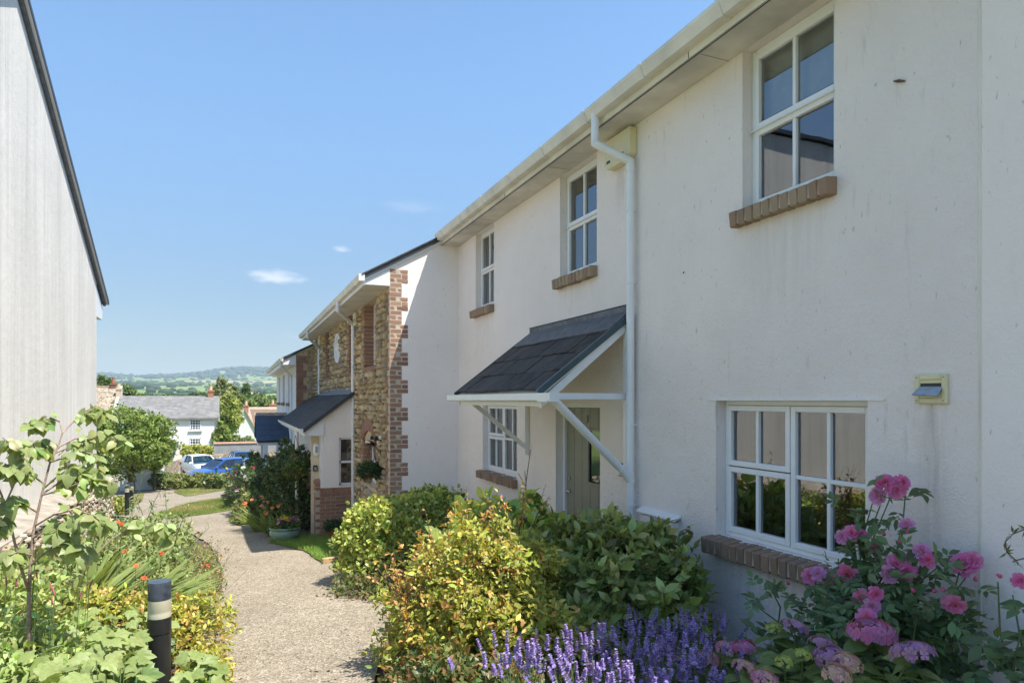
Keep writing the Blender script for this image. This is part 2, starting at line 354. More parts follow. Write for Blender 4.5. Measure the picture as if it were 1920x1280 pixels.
# ------------------------------------------------------------------ object helpers
class Anchor: pass
def link(o, parent=None, local=False):
    COL.objects.link(o)
    if parent is not None:
        o.parent = parent
        if parent.type == 'EMPTY' and not local:
            o.matrix_parent_inverse = Matrix.Translation(-parent.location)
    return o
def tag(o, label=None, cat=None, group=None, kind=None):
    if label: o['label'] = label
    if cat: o['category'] = cat
    if group: o['group'] = group
    if kind: o['kind'] = kind
    return o
def thing(name, loc, label, cat, group=None, rz=0):
    o = bpy.data.objects.new(name, None); COL.objects.link(o); o.location = loc; o.empty_display_size = .2
    o.rotation_euler = (0, 0, rz)
    return tag(o, label, cat, group)
class MB:
    def __init__(s): s.v = []; s.f = []
    def add(s, vs_, fs_):
        k = len(s.v); s.v += [tuple(p) for p in vs_]; s.f += [tuple(i + k for i in f) for f in fs_]; return s
    def box(s, x0, x1, y0, y1, z0, z1):
        return s.add([(x0, y0, z0), (x1, y0, z0), (x1, y1, z0), (x0, y1, z0), (x0, y0, z1), (x1, y0, z1), (x1, y1, z1), (x0, y1, z1)],
                     [(0, 3, 2, 1), (4, 5, 6, 7), (0, 1, 5, 4), (1, 2, 6, 5), (2, 3, 7, 6), (3, 0, 4, 7)])
    def quad(s, *p): return s.add(p, [tuple(range(len(p)))])
    def prism(s, poly, axis, a0, a1):
        n_ = len(poly)
        def P(u, v_, a): return {'x': (a, u, v_), 'y': (u, a, v_), 'z': (u, v_, a)}[axis]
        vs_ = [P(u, v_, a0) for u, v_ in poly] + [P(u, v_, a1) for u, v_ in poly]
        return s.add(vs_, [tuple(range(n_))[::-1], tuple(range(n_, 2 * n_))] + [(i, (i + 1) % n_, n_ + (i + 1) % n_, n_ + i) for i in range(n_)])
    def beam(s, p0, p1, w_, h_, up=(0, 0, 1)):
        p0 = Vector(p0); p1 = Vector(p1); d = (p1 - p0).normalized(); u = Vector(up)
        sx = d.cross(u).normalized(); uz = sx.cross(d).normalized()
        vs_ = [p + sx * (a * w_ / 2) + uz * (b_ * h_ / 2) for p in (p0, p1) for a, b_ in ((-1, -1), (1, -1), (1, 1), (-1, 1))]
        return s.add(vs_, [(0, 3, 2, 1), (4, 5, 6, 7), (0, 1, 5, 4), (1, 2, 6, 5), (2, 3, 7, 6), (3, 0, 4, 7)])
    def tube(s, pts, r, n_=8, cap=True):
        pts = [Vector(p) for p in pts]; k = len(pts)
        rr = r if isinstance(r, (list, tuple)) else [r] * k
        vs_, fs_ = [], []
        ref = Vector((.31, .17, .93))
        for i, p in enumerate(pts):
            d = (pts[min(i + 1, k - 1)] - pts[max(i - 1, 0)]).normalized()
            if abs(d.dot(ref)) > .97: ref = Vector((1, .1, 0))
            a = d.cross(ref).normalized(); b_ = d.cross(a)
            for j in range(n_):
                t = 2 * math.pi * j / n_
                vs_.append(p + (a * math.cos(t) + b_ * math.sin(t)) * rr[i])
        for i in range(k - 1):
            for j in range(n_):
                fs_.append((i * n_ + j, i * n_ + (j + 1) % n_, (i + 1) * n_ + (j + 1) % n_, (i + 1) * n_ + j))
        if cap: fs_ += [tuple(range(n_))[::-1], tuple(range((k - 1) * n_, k * n_))]
        return s.add(vs_, fs_)
    def lathe(s, prof, c, n_=20):
        vs_, fs_ = [], []
        for r, z in prof:
            for j in range(n_):
                t = 2 * math.pi * j / n_; vs_.append((c[0] + r * math.cos(t), c[1] + r * math.sin(t), c[2] + z))
        for i in range(len(prof) - 1):
            for j in range(n_):
                fs_.append((i * n_ + j, i * n_ + (j + 1) % n_, (i + 1) * n_ + (j + 1) % n_, (i + 1) * n_ + j))
        fs_ += [tuple(range(n_))[::-1], tuple(range((len(prof) - 1) * n_, len(prof) * n_))]
        return s.add(vs_, fs_)
    def mesh(s, name, mat, smooth=False, bevel=0, recalc=True):
        me = bpy.data.meshes.new(name); me.from_pydata(s.v, [], s.f)
        if recalc or bevel:
            bm = bmesh.new(); bm.from_mesh(me)
            if recalc: bmesh.ops.recalc_face_normals(bm, faces=bm.faces)
            if bevel: bmesh.ops.bevel(bm, geom=bm.edges[:], offset=bevel, segments=1, affect='EDGES', profile=.5)
            bm.to_mesh(me); bm.free()
        if smooth: me.polygons.foreach_set('use_smooth', [True] * len(me.polygons))
        me.materials.append(M[mat] if isinstance(mat, str) else mat); me.update(); return me
    def build(s, name, mat, parent=None, smooth=False, bevel=0, local=False, recalc=True, auto=None):
        o = bpy.data.objects.new(name, s.mesh(name, mat, smooth, bevel, recalc))
        if auto and smooth:
            try: o.data.set_sharp_from_angle(angle=R(auto))
            except Exception: pass
        return link(o, parent, local)
def inst(me, name, parent, mtx, local=False):
    o = bpy.data.objects.new(name, me); link(o, parent, local); o.matrix_basis = mtx; return o

# numpy leaf instancing: many small faces into one mesh with a tint per leaf
def np_mesh(name, V, T, tint, mat):
    me = bpy.data.meshes.new(name)
    nv, ntr = len(V), len(T)
    me.vertices.add(nv); me.vertices.foreach_set('co', np.ascontiguousarray(V, np.float32).ravel())
    me.loops.add(ntr * 3); me.loops.foreach_set('vertex_index', np.ascontiguousarray(T, np.int32).ravel())
    me.polygons.add(ntr); me.polygons.foreach_set('loop_start', np.arange(0, ntr * 3, 3, dtype=np.int32))
    me.update(calc_edges=True)
    if tint is not None:
        ca = me.color_attributes.new('tint', 'FLOAT_COLOR', 'POINT')
        ca.data.foreach_set('color', np.concatenate([tint, np.ones((nv, 1))], 1).astype(np.float32).ravel())
    me.materials.append(M[mat]); me.polygons.foreach_set('use_smooth', np.ones(ntr, bool)); me.update(); return me
def unit(a): return a / np.maximum(np.linalg.norm(a, axis=-1, keepdims=True), 1e-9)
def leaves(name, tm, P, D, N, S, C, mat, parent, kind='stuff'):
    tv, tf = tm; tv = np.array(tv, float); tf = np.array(tf, int)
    P, D, N = np.asarray(P, float), unit(np.asarray(D, float)), np.asarray(N, float)
    X = unit(np.cross(D, N)); Z = np.cross(X, D); S = np.asarray(S, float).reshape(-1, 1, 1)
    V = P[:, None] + S * (tv[None, :, 0:1] * X[:, None] + tv[None, :, 1:2] * D[:, None] + tv[None, :, 2:3] * Z[:, None])
    k = len(P); T = tf[None] + (np.arange(k) * len(tv))[:, None, None]
    col = np.repeat(np.asarray(C, float)[:, None], len(tv), 1).reshape(-1, 3)
    o = bpy.data.objects.new(name, np_mesh(name, V.reshape(-1, 3), T.reshape(-1, 3), col, mat))
    link(o, parent)
    if kind: o['kind'] = kind
    return o
OVATE = ([(0, 0, 0), (-.2, .28, .05), (0, .3, 0), (.2, .28, .05), (-.22, .58, .03), (0, .62, -.03), (.22, .58, .03), (0, 1, -.14)],
         [(0, 2, 1), (0, 3, 2), (1, 2, 5), (1, 5, 4), (2, 3, 6), (2, 6, 5), (4, 5, 7), (5, 6, 7)])
ROUND = ([(0, 0, 0), (-.3, .3, .06), (0, .35, 0), (.3, .3, .06), (-.3, .68, .04), (0, .7, -.02), (.3, .68, .04), (0, 1, -.06)], OVATE[1])
SMALL = ([(0, 0, 0), (-.24, .5, .07), (.24, .5, .07), (0, 1, -.06)], [(0, 2, 1), (1, 2, 3)])
LANCE = ([(0, 0, 0), (-.12, .4, .05), (0, .42, 0), (.12, .4, .05), (0, 1, -.16)], [(0, 2, 1), (0, 3, 2), (1, 2, 4), (2, 3, 4)])
def lobed():
    half = [(.05, .0), (.20, -.07), (.40, .04), (.36, .14), (.50, .27), (.55, .46), (.40, .44), (.31, .50), (.30, .66), (.17, .70), (.10, .86), (0, 1.0)]
    full = half + [(-x, y) for x, y in half[-2::-1]]
    k = len(full); pts = []
    for x, y in full: pts.append((x, y, -.34 * x * x - .20 * max(0, y - .4) ** 1.5 + .04 * abs(x) + .025 * math.sin(x * 17 + y * 13)))
    for x, y in full: pts.append((x * .5, .12 + (y - .12) * .55, .05 * min(1, abs(x) * 5) - .03))
    pts.append((0, .12, -.02)); c = 2 * k; f_ = []
    for i in range(k):
        j_ = (i + 1) % k; f_ += [(i, j_, k + j_), (i, k + j_, k + i), (k + i, k + j_, c)]
    return pts, f_
LOBED = lobed()
def strap(L=6, bend=.6, w_=.03):
    v_, f_ = [], []
    for i in range(L + 1):
        t = i / L; ww = w_ * (1 - t ** 3) * (.6 + .8 * min(1, t * 3)) / 1.4
        v_ += [(-ww, t * (1 - .25 * bend * t), -bend * t * t * .5), (ww, t * (1 - .25 * bend * t), -bend * t * t * .5)]
    for i in range(L): a = 2 * i; f_ += [(a, a + 1, a + 3), (a, a + 3, a + 2)]
    return v_, f_
FOL = 1.75
def cols(rng, base, n_, var=.25, hue=None):
    b_ = np.array(base, float)
    if b_.ndim == 2: b_ = b_[rng.integers(0, len(b_), n_)]
    else: b_ = np.repeat(b_[None], n_, 0)
    return FOL * b_ * (1 + var * rng.standard_normal((n_, 1)) * .6) .clip(.4, 1.8) * (1 + .08 * rng.standard_normal((n_, 3)))
def crown_tips(rng, ells, n_, zmin=-1e9, inner=.2, upb=.25, lump=.12):
    E_ = np.array(ells, float); area = (E_[:, 3] * E_[:, 4] * E_[:, 5]) ** (2 / 3); pr = area / area.sum()
    P, D = [], []
    ph = rng.random(6) * 6
    while len(P) < n_:
        k = n_ * 2; e = E_[rng.choice(len(E_), k, p=pr)]
        d = unit(rng.standard_normal((k, 3)) + [0, 0, upb])
        r = np.where(rng.random(k) < inner, rng.uniform(.35, .85, k), rng.uniform(.86, 1.06, k))
        r = r * (1 + lump * (np.sin(d[:, 0] * 5 + ph[0]) * np.sin(d[:, 1] * 6 + ph[1]) + np.sin(d[:, 2] * 7 + ph[2] + d[:, 0] * 4)))
        p = e[:, :3] + d * e[:, 3:] * r[:, None]
        q = ((p[:, None] - E_[None, :, :3]) / E_[None, :, 3:]) ; dd = np.sqrt((q ** 2).sum(2)).min(1)
        ok = (p[:, 2] > zmin) & ((dd > .8) | (rng.random(k) < inner))
        nn = unit(d / e[:, 3:])
        P += list(p[ok]); D += list(nn[ok])
    return np.array(P[:n_]), np.array(D[:n_])
def rosettes(rng, P, D, k, spread=.9, up=.3, jit=.02, along=.06):
    n_ = len(P)
    A = unit(D + np.array([0, 0, up]) + .35 * rng.standard_normal((n_, 3)))
    ref = unit(rng.standard_normal((n_, 3))); U = unit(np.cross(A, ref)); Wv = np.cross(A, U)
    th = (np.arange(k) * 2.4)[None] + rng.random((n_, 1)) * 6.28
    sp = spread * (.65 + .5 * rng.random((n_, k)))
    d = A[:, None] * np.cos(sp)[..., None] + (U[:, None] * np.cos(th)[..., None] + Wv[:, None] * np.sin(th)[..., None]) * np.sin(sp)[..., None]
    p = P[:, None] - A[:, None] * (along * rng.random((n_, k)))[..., None] + jit * rng.standard_normal((n_, k, 3))
    nrm = A[:, None] * 1.0 + .35 * rng.standard_normal((n_, k, 3))
    return p.reshape(-1, 3), d.reshape(-1, 3), nrm.reshape(-1, 3)
def twigs(rng, base, P, n_, r=.006, mat='bark', parent=None, name='stems', sag=.0):
    mb = MB(); idx = rng.choice(len(P), min(n_, len(P)), replace=False)
    for i in idx:
        p0 = Vector(base) + Vector((rng.normal() * .05, rng.normal() * .05, 0)); p1 = Vector(P[i])
        mid = p0.lerp(p1, .5) + Vector((rng.normal() * .05, rng.normal() * .05, .08))
        mb.tube([p0, mid, p1], [r, r * .75, r * .35], 4, False)
    return mb.build(name, mat, parent, smooth=True, recalc=False)
def shrub(name, base, ells, label, tips, k, size, col, tm=OVATE, cat='shrub', seed=1, mat='leaf', spread=.9, up=.3, inner=.2, var=.3, ntwig=60, along=.06, lump=.12, group=None, zmin=None, szv=.25, twr=.006, tipcol=None):
    rng = np.random.default_rng(seed)
    t = thing(name, base, label, cat, group)
    P, D = crown_tips(rng, ells, tips, base[2] if zmin is None else zmin, inner, lump=lump)
    p, d, nn = rosettes(rng, P, D, k, spread, up, along=along)
    C = cols(rng, col, len(p), var)
    if tipcol is not None:
        sel = np.repeat(rng.random(len(P)) < tipcol[1], k); C[sel] = cols(rng, tipcol[0], sel.sum(), .25)
    leaves('foliage', tm, p, d, nn, size * (1 + szv * rng.standard_normal(len(p))).clip(.5, 1.6), C, mat, t)
    twigs(rng, base, P, ntwig, twr, 'bark', t)
    t_P = P
    return t, P, D, rng

# ================================================================== THE SETTING
def grid_sheet(name, xs, ys, zf, mat):
    V = [(x, y, zf(x, y)) for y in ys for x in xs]; nx = len(xs)
    Fc = [(j * nx + i, j * nx + i + 1, (j + 1) * nx + i + 1, (j + 1) * nx + i) for j in range(len(ys) - 1) for i in range(nx - 1)]
    me = bpy.data.meshes.new(name); me.from_pydata(V, [], Fc); me.materials.append(M[mat])
    me.polygons.foreach_set('use_smooth', [True] * len(Fc)); me.update()
    o = bpy.data.objects.new(name, me); COL.objects.link(o); o['kind'] = 'structure'; return o
def hill(x, y):
    """extra relief far off: a wooded ridge right of the street axis, smaller swells elsewhere"""
    k = max(0, min(1, (y - 350) / 1500.0))
    z = 62 * math.exp(-((x - 40) / 330.0) ** 2 - ((y - 4300) / 800.0) ** 2) + 24 * math.exp(-((x + 900) / 420.0) ** 2 - ((y - 4500) / 700.0) ** 2)
    z += k * (9 * math.sin(x / 470.0 + 1.2) + 6 * math.sin(x / 210.0 + y / 700.0) + 4 * math.sin(x / 95.0 + y / 330.0))
    z += 17 * math.exp(-((x - 120) / 190.0) ** 2 - ((y - 820) / 260.0) ** 2)
    z += abs(x) ** 1.5 * .00004 * k * 10
    return z
xs = sorted(set([s * v_ for s in (-1, 1) for v_ in (0, 3, 6, 10, 15, 22, 32, 46, 65, 90, 120, 160, 210, 270, 340, 430, 540, 680, 850, 1060, 1350, 1800, 2400, 3200, 4500, 7000)]))
ys = [-400, -200, -100, -50, -20, -10, -5, 0, 2, 4, 6, 8, 10, 12, 13.7, 16, 18, 21, 25, 30, 35, 40, 47, 55, 65, 75, 90, 110, 140, 180, 230, 300, 360, 420, 500, 560, 620, 700, 800, 900, 1000, 1100, 1200, 1350, 1500, 1700, 1900, 2200, 2600, 3000, 3400, 3700, 4000, 4300, 4600, 5000, 5500, 6000, 7500, 9000]
def GZ(x, y): return G0(y) + hill(x, y) - .06
grid_sheet('ground', xs, ys, GZ, 'land')
def poly_sheet(name, pts, dz, mat, sub=1, parent=None, edge=None):
    """flat polygon (x, y) draped on the slope; edge>0 gives it a real rim of that depth"""
    bm = bmesh.new(); vs_ = [bm.verts.new((x, y, 0)) for x, y in pts]; bm.faces.new(vs_)
    for c in np.arange(math.floor(min(p[1] for p in pts)), max(p[1] for p in pts), sub):
        g = bm.verts[:] + bm.edges[:] + bm.faces[:]
        bmesh.ops.bisect_plane(bm, geom=g, plane_co=(0, c, 0), plane_no=(0, 1, 0))
    bmesh.ops.triangulate(bm, faces=bm.faces[:])
    for v_ in bm.verts: v_.co.z = G0(v_.co.y) + dz
    if edge:
        r = bmesh.ops.extrude_face_region(bm, geom=bm.faces[:])
        for e in r['geom']:
            if isinstance(e, bmesh.types.BMVert): e.co.z += edge
    bmesh.ops.recalc_face_normals(bm, faces=bm.faces[:])
    me = bpy.data.meshes.new(name); bm.to_mesh(me); bm.free(); me.materials.append(M[mat])
    o = bpy.data.objects.new(name, me); COL.objects.link(o); o['kind'] = 'structure'; return o
def wob(pts, amp=.03, step=.25, seed=1):
    rr = random.Random(seed); out = []
    for i in range(len(pts)):
        a = Vector(pts[i]); b_ = Vector(pts[(i + 1) % len(pts)]); L = (b_ - a).length; k = max(1, int(L / step))
        for j in range(k):
            p = a.lerp(b_, j / k)
            out.append((p.x + rr.uniform(-amp, amp), p.y + rr.uniform(-amp, amp)))
    return out
def chaikin(pts, it=2):
    for _ in range(it):
        q = []
        for i in range(len(pts)):
            a, b_ = pts[i], pts[(i + 1) % len(pts)]
            q += [(a[0] * .75 + b_[0] * .25, a[1] * .75 + b_[1] * .25), (a[0] * .25 + b_[0] * .75, a[1] * .25 + b_[1] * .75)]
        pts = q
    return pts
def gp(lst): return [tuple(onG(*p)[:2]) for p in lst]
# garden soil under both beds, gravelled path and yard above it
poly_sheet('bed_soil', [(-2.6, .6), (3.6, .6), (3.6, 22), (1.9, 31), (.4, 31), (.1, 19), (-.2, 14), (-1.2, 17.4), (-2.6, 18.2)], -.03, 'soil')
pl = gp([(700, 1280), (722, 1210), (745, 1152), (735, 1136), (700, 1120), (655, 1085), (625, 1062), (640, 1040), (600, 1015), (545, 1005), (482, 990), (472, 983), (505, 958)])
pr_ = gp([(210, 966), (285, 977), (340, 990), (392, 1018), (416, 1060), (414, 1105), (385, 1150), (370, 1195), (396, 1280)])
path = [(3.3, -16), (3.2, 1.2), (1.6, 1.5), (.85, 2.6)] + pl + [(.9, 26), (1.0, 30), (1.6, 33), (4, 42), (12, 63.5), (-2, 63), (-12, 52), (-14, 47.5), (-11, 30), (-7, 17.6)] + pr_ + [(-.2, 2.8), (-.9, 1.4), (-2.5, .9), (-4.5, -2), (-6, -16)]  # widens behind the camera into an unseen pale court, added to bounce sunlight
poly_sheet('path', wob(path, .025, .3, 3), 0.0, 'path')
LAWN1 = wob(chaikin(gp([(272, 976), (300, 962), (345, 946), (395, 937), (440, 931), (452, 934), (458, 950), (440, 956), (380, 965), (320, 972)]), 1), .03, .4, 5)
LAWN2 = wob(chaikin(gp([(322, 921), (360, 911), (432, 904), (434, 917), (385, 925), (350, 931), (338, 927)]), 1), .04, .6, 6)
LAWN3 = wob(gp([(506, 1018), (535, 1024), (570, 1033), (603, 1055), (668, 1044), (680, 1030), (640, 1015), (600, 1005), (560, 1006), (530, 1008)]), .015, .2, 7)
LAWN4 = wob(chaikin(gp([(424, 978), (450, 967), (478, 962), (480, 978), (455, 986)]), 1), .02, .3, 8)
LAWN5 = wob(chaikin(gp([(222, 950), (250, 930), (270, 924), (268, 938), (246, 952)]), 1), .03, .4, 9)
for i, (lw, nm) in enumerate(((LAWN1, 'lawn'), (LAWN2, 'lawn'), (LAWN3, 'lawn'), (LAWN4, 'lawn'), (LAWN5, 'lawn'))):
    poly_sheet('lawn', lw, .004, 'lawn', edge=.018)
def inside(poly, P):
    x, y = P[:, 0], P[:, 1]; c = np.zeros(len(P), bool); j = len(poly) - 1
    for i in range(len(poly)):
        xi, yi = poly[i]; xj, yj = poly[j]
        if yi != yj: c ^= ((yi > y) != (yj > y)) & (x < (xj - xi) * (y - yi) / (yj - yi) + xi)
        j = i
    return c
def blades(poly, n_, h, col, seed, label):
    rng = np.random.default_rng(seed); a = np.array(poly); lo, hi = a.min(0), a.max(0)
    P = rng.random((n_ * 3, 2)) * (hi - lo) + lo; P = P[inside(poly, P)][:n_]
    z = CZ + np.interp(P[:, 1], GY, GR) + .018
    P3 = np.column_stack([P, z]); k = len(P3)
    D = np.column_stack([rng.normal(0, .35, k), rng.normal(0, .35, k), np.ones(k)])
    patch = (np.sin(P[:, 0] * 2.1 + 1) + np.sin(P[:, 1] * 1.3) + rng.standard_normal(k) * .6)
    C = cols(rng, col[0], k, .3); C2 = cols(rng, col[1], k, .3); C[patch < -.9] = C2[patch < -.9]
    o = leaves('grass', ([(-.06, 0, 0), (.06, 0, 0), (0, 1, -.2)], [(0, 1, 2)]), P3, D, rng.standard_normal((k, 3)), h * (1 + .35 * rng.standard_normal(k)).clip(.4, 1.9), C, 'grass', None)
    return tag(o, label, 'grass', kind='stuff')
blades(LAWN3, 26000, .06, ((.13, .21, .045), (.16, .2, .06)), 1, 'short bright grass on the small lawn beside the green pot')
blades(LAWN1, 30000, .055, ((.135, .17, .045), (.25, .21, .10)), 2, 'dry mown grass on the long lawn strip past the path bend')
blades(LAWN2, 14000, .06, ((.16, .18, .055), (.28, .23, .11)), 3, 'parched grass on the far lawn strip below the hedge')
blades(LAWN4, 4000, .07, ((.15, .20, .05), (.22, .2, .08)), 4, 'grass tuft patch at the path edge by the flower border')
blades(LAWN5, 3000, .06, ((.2, .19, .07), (.27, .23, .11)), 5, 'dry grass around the pair of far bollards')

# ------------------------------------------------------------------ facade builders (facades face -X unless said)
def wall_x(name, X, y0, y1, z0, z1, holes, depth, mat, parent, back=.3):
    """upright wall slab facing -X with real openings and reveals; holes = (y0, y1, z0, z1)"""
    ysx = sorted(set([y0, y1] + [v_ for h in holes for v_ in h[:2]])); zsx = sorted(set([z0, z1] + [v_ for h in holes for v_ in h[2:4]]))
    ysx = [v_ for v_ in ysx if y0 <= v_ <= y1]; zsx = [v_ for v_ in zsx if z0 <= v_ <= z1]
    mb = MB(); vid = {}
    def vtx(x, y, z):
        key = (round(x, 4), round(y, 4), round(z, 4))
        if key not in vid: vid[key] = len(mb.v); mb.v.append(key)
        return vid[key]
    inh = lambda y, z: any(h[0] < y < h[1] and h[2] < z < h[3] for h in holes)
    for i in range(len(ysx) - 1):
        for j in range(len(zsx) - 1):
            a, b_, c, d = ysx[i], ysx[i + 1], zsx[j], zsx[j + 1]
            if inh((a + b_) / 2, (c + d) / 2): continue
            mb.f.append((vtx(X, a, c), vtx(X, a, d), vtx(X, b_, d), vtx(X, b_, c)))
    for (a, b_, c, d) in [h[:4] for h in holes]:
        x1 = X + depth
        for q in (((X, a, c), (X, a, d), (x1, a, d), (x1, a, c)), ((X, b_, d), (X, b_, c), (x1, b_, c), (x1, b_, d)),
                  ((X, a, d), (X, b_, d), (x1, b_, d), (x1, a, d)), ((X, b_, c), (X, a, c), (x1, a, c), (x1, b_, c))):
            mb.f.append(tuple(vtx(*p) for p in q))
    return mb.build(name, mat, parent, recalc=False)
def rect_frame(mb, x0, x1, y0, y1, z0, z1, w_, wb=None):
    wb = w_ if wb is None else wb
    mb.box(x0, x1, y0, y0 + w_, z0, z1); mb.box(x0, x1, y1 - w_, y1, z0, z1)
    mb.box(x0, x1, y0 + w_, y1 - w_, z1 - w_, z1); mb.box(x0, x1, y0 + w_, y1 - w_, z0, z0 + wb)
def sash(mb, panes, x0, y0, y1, z0, z1, nyy, nzz, w_=.04, bar=.028):
    rect_frame(mb, x0, x0 + .05, y0, y1, z0, z1, w_)
    a, b_, c, d = y0 + w_, y1 - w_, z0 + w_, z1 - w_
    for i in range(1, nyy): yy = a + (b_ - a) * i / nyy; mb.box(x0 + .004, x0 + .045, yy - bar / 2, yy + bar / 2, c, d)
    for j in range(1, nzz): zz = c + (d - c) * j / nzz; mb.box(x0 + .006, x0 + .043, a, b_, zz - bar / 2, zz + bar / 2)
    for i in range(nyy):
        for j in range(nzz):
            panes.append((a + (b_ - a) * i / nyy, a + (b_ - a) * (i + 1) / nyy, c + (d - c) * j / nzz, c + (d - c) * (j + 1) / nzz, x0 + .028))
def window(parent, X, y0, y1, z0, z1, layout, behind=None, label=None, room=True, depth=.7):
    """white casement: outer frame, opening sashes, panes; layout = list of (fy0, fy1, fz0, fz1, ny, nz)"""
    mb = MB(); fwid = .035
    rect_frame(mb, X, X + .07, y0 + .002, y1 - .002, z0 + .002, z1 - .002, fwid)
    wn = mb.build('window', 'white', parent, bevel=.004)
    if label: wn['label'] = label
    zm_ = (z0 + z1) / 2
    if layout == A2: MB().prism([(X - .034, zm_ - .004), (X - .012, zm_ + .012), (X + .0, zm_ + .012), (X + .0, zm_ - .008), (X - .034, zm_ - .010)], 'y', y0 + .012, y1 - .012).build('drip_rail', 'white', wn)
    a, b_, c, d = y0 + fwid, y1 - fwid, z0 + fwid, z1 - fwid
    for (u0, u1, v0, v1, ny, nz_) in layout:
        sb = MB(); panes = []
        g = .004
        sash(sb, panes, X - .012, a + (b_ - a) * u0 + g, a + (b_ - a) * u1 - g, c + (d - c) * v0 + g, c + (d - c) * v1 - g, ny, nz_)
        sb.build('sash', 'white', wn, bevel=.004)
        for (p0, p1, q0, q1, xx) in panes:
            MB().quad((xx, p0 - .006, q0 - .006), (xx, p0 - .006, q1 + .006), (xx, p1 + .006, q1 + .006), (xx, p1 + .006, q0 - .006)).build('pane', 'glass', wn, recalc=False)
    if room:
        r_ = MB(); x1 = X + depth
        r_.quad((X + .07, y0, z0), (X + .07, y0, z1), (x1, y0, z1), (x1, y0, z0)); r_.quad((X + .07, y1, z0), (x1, y1, z0), (x1, y1, z1), (X + .07, y1, z1))
        r_.quad((x1, y0, z0), (x1, y0, z1), (x1, y1, z1), (x1, y1, z0)); r_.quad((X + .07, y0, z1), (X + .07, y1, z1), (x1, y1, z1), (x1, y0, z1))
        r_.quad((X + .07, y0, z0), (x1, y0, z0), (x1, y1, z0), (X + .07, y1, z0))
        r_.build('room_lining', 'room', wn, recalc=False)
    if behind:
        for (u0, u1, v0, v1, mt) in behind:
            MB().box(X + .10, X + .108, y0 + (y1 - y0) * u0, y0 + (y1 - y0) * u1, z0 + (z1 - z0) * v0, z0 + (z1 - z0) * v1).build('blind', mt, wn)
    return wn
# shared brick meshes: unit brick boxes with worn edges, several variants
def worn_box(name, mat, seed, bev=.06):
    bm = bmesh.new(); bmesh.ops.create_cube(bm, size=1)
    rr = random.Random(seed)
    for v_ in bm.verts: v_.co += Vector((rr.uniform(-.03, .03), rr.uniform(-.02, .02), rr.uniform(-.04, .04)))
    bmesh.ops.bevel(bm, geom=bm.edges[:], offset=bev, segments=1, affect='EDGES', profile=.5)
    me = bpy.data.meshes.new(name); bm.to_mesh(me); bm.free(); me.materials.append(M[mat]); return me
BR = {k: [worn_box('brick', k, i) for i in range(5)] for k in ('brick', 'brick_tan', 'brick_brown', 'slate', 'slate_blue')}
def brick(parent, c, size, mat='brick', name='brick', rx=0, seed=[0]):
    seed[0] += 1
    mt = Matrix.Translation(Vector(c)) @ Euler((rx, 0, 0)).to_matrix().to_4x4() @ Matrix.Diagonal((*size, 1))
    return inst(BR[mat][seed[0] % 5], name, parent, mt)
def brick_sill(parent, X, y0, y1, ztop, h, mat, out=.045):
    mb = MB().prism([(X - out - .026, ztop - h + .012), (X + .10, ztop - h + .012), (X + .10, ztop - .006), (X - out - .026, ztop - .016)], 'y', y0 + .012, y1 - .012)
    s_ = mb.build('brick_sill', 'mortar', parent)
    n_ = max(3, round((y1 - y0) / .079)); p = (y1 - y0) / n_
    rr = random.Random(int(y0 * 100))
    for i in range(n_):
        c = (X + .028 - out + .01 + rr.uniform(-.003, .003), y0 + p * (i + .5), ztop - h / 2 + rr.uniform(-.003, .002))
        o = brick(s_, c, (.145, p - .013, h), mat)
        o.matrix_basis = o.matrix_basis @ Matrix.Rotation(R(-4), 4, 'Y')
    return s_
def swept_gutter(name, x0, x1, z0, z1, ya, yb, mat, parent):
    """box-ish ogee gutter running along Y; x0 is the street side lip"""
    t = .006
    w_ = x1 - x0; h = z1 - z0
    out = [(x0, z1), (x0, z1 - .25 * h), (x0 + .12 * w_, z1 - .5 * h), (x0 + .3 * w_, z0 + .06 * h), (x0 + .55 * w_, z0), (x1, z0), (x1, z1)]
    inn = [(x1 - t, z1), (x1 - t, z0 + t), (x0 + .57 * w_, z0 + t), (x0 + .33 * w_, z0 + .1 * h + t), (x0 + .12 * w_ + t, z1 - .5 * h), (x0 + t, z1 - .25 * h), (x0 + t, z1)]
    return MB().prism(out + inn, 'y', ya, yb).build(name, mat, parent)
def downpipe(parent, pts, r, mat='white', clips=(), name='downpipe'):
    mb = MB()
    for i in range(len(pts) - 1):
        mb.tube([pts[i], pts[i + 1]], r, 14)
    for i in range(1, len(pts) - 1):      # elbow sockets
        p = Vector(pts[i]); a = (Vector(pts[i - 1]) - p).normalized(); b_ = (Vector(pts[i + 1]) - p).normalized()
        mb.tube([p + a * .09, p, p + b_ * .09], [r * 1.12, r * 1.14, r * 1.12], 14)
    o = mb.build(name, mat, parent, smooth=True, auto=40)
    for c in clips:
        MB().tube([(c[0], c[1], c[2] - .012), (c[0], c[1], c[2] + .012)], r * 1.16, 14).box(c[0], c[0] + r * 1.9, c[1] - .008, c[1] + .008, c[2] - .01, c[2] + .01).build('pipe_clip', mat, o)
    return o
A2 = [(0, 1, 0, .5, 2, 1), (0, 1, .5, 1, 2, 1)]                      # upper windows: two sashes over one another
G4 = [(.5, 1, 0, .52, 2, 1), (.5, 1, .52, 1, 2, 1), (0, .5, 0, 1, 2, 2)]  # ground windows: split light beside a tall one

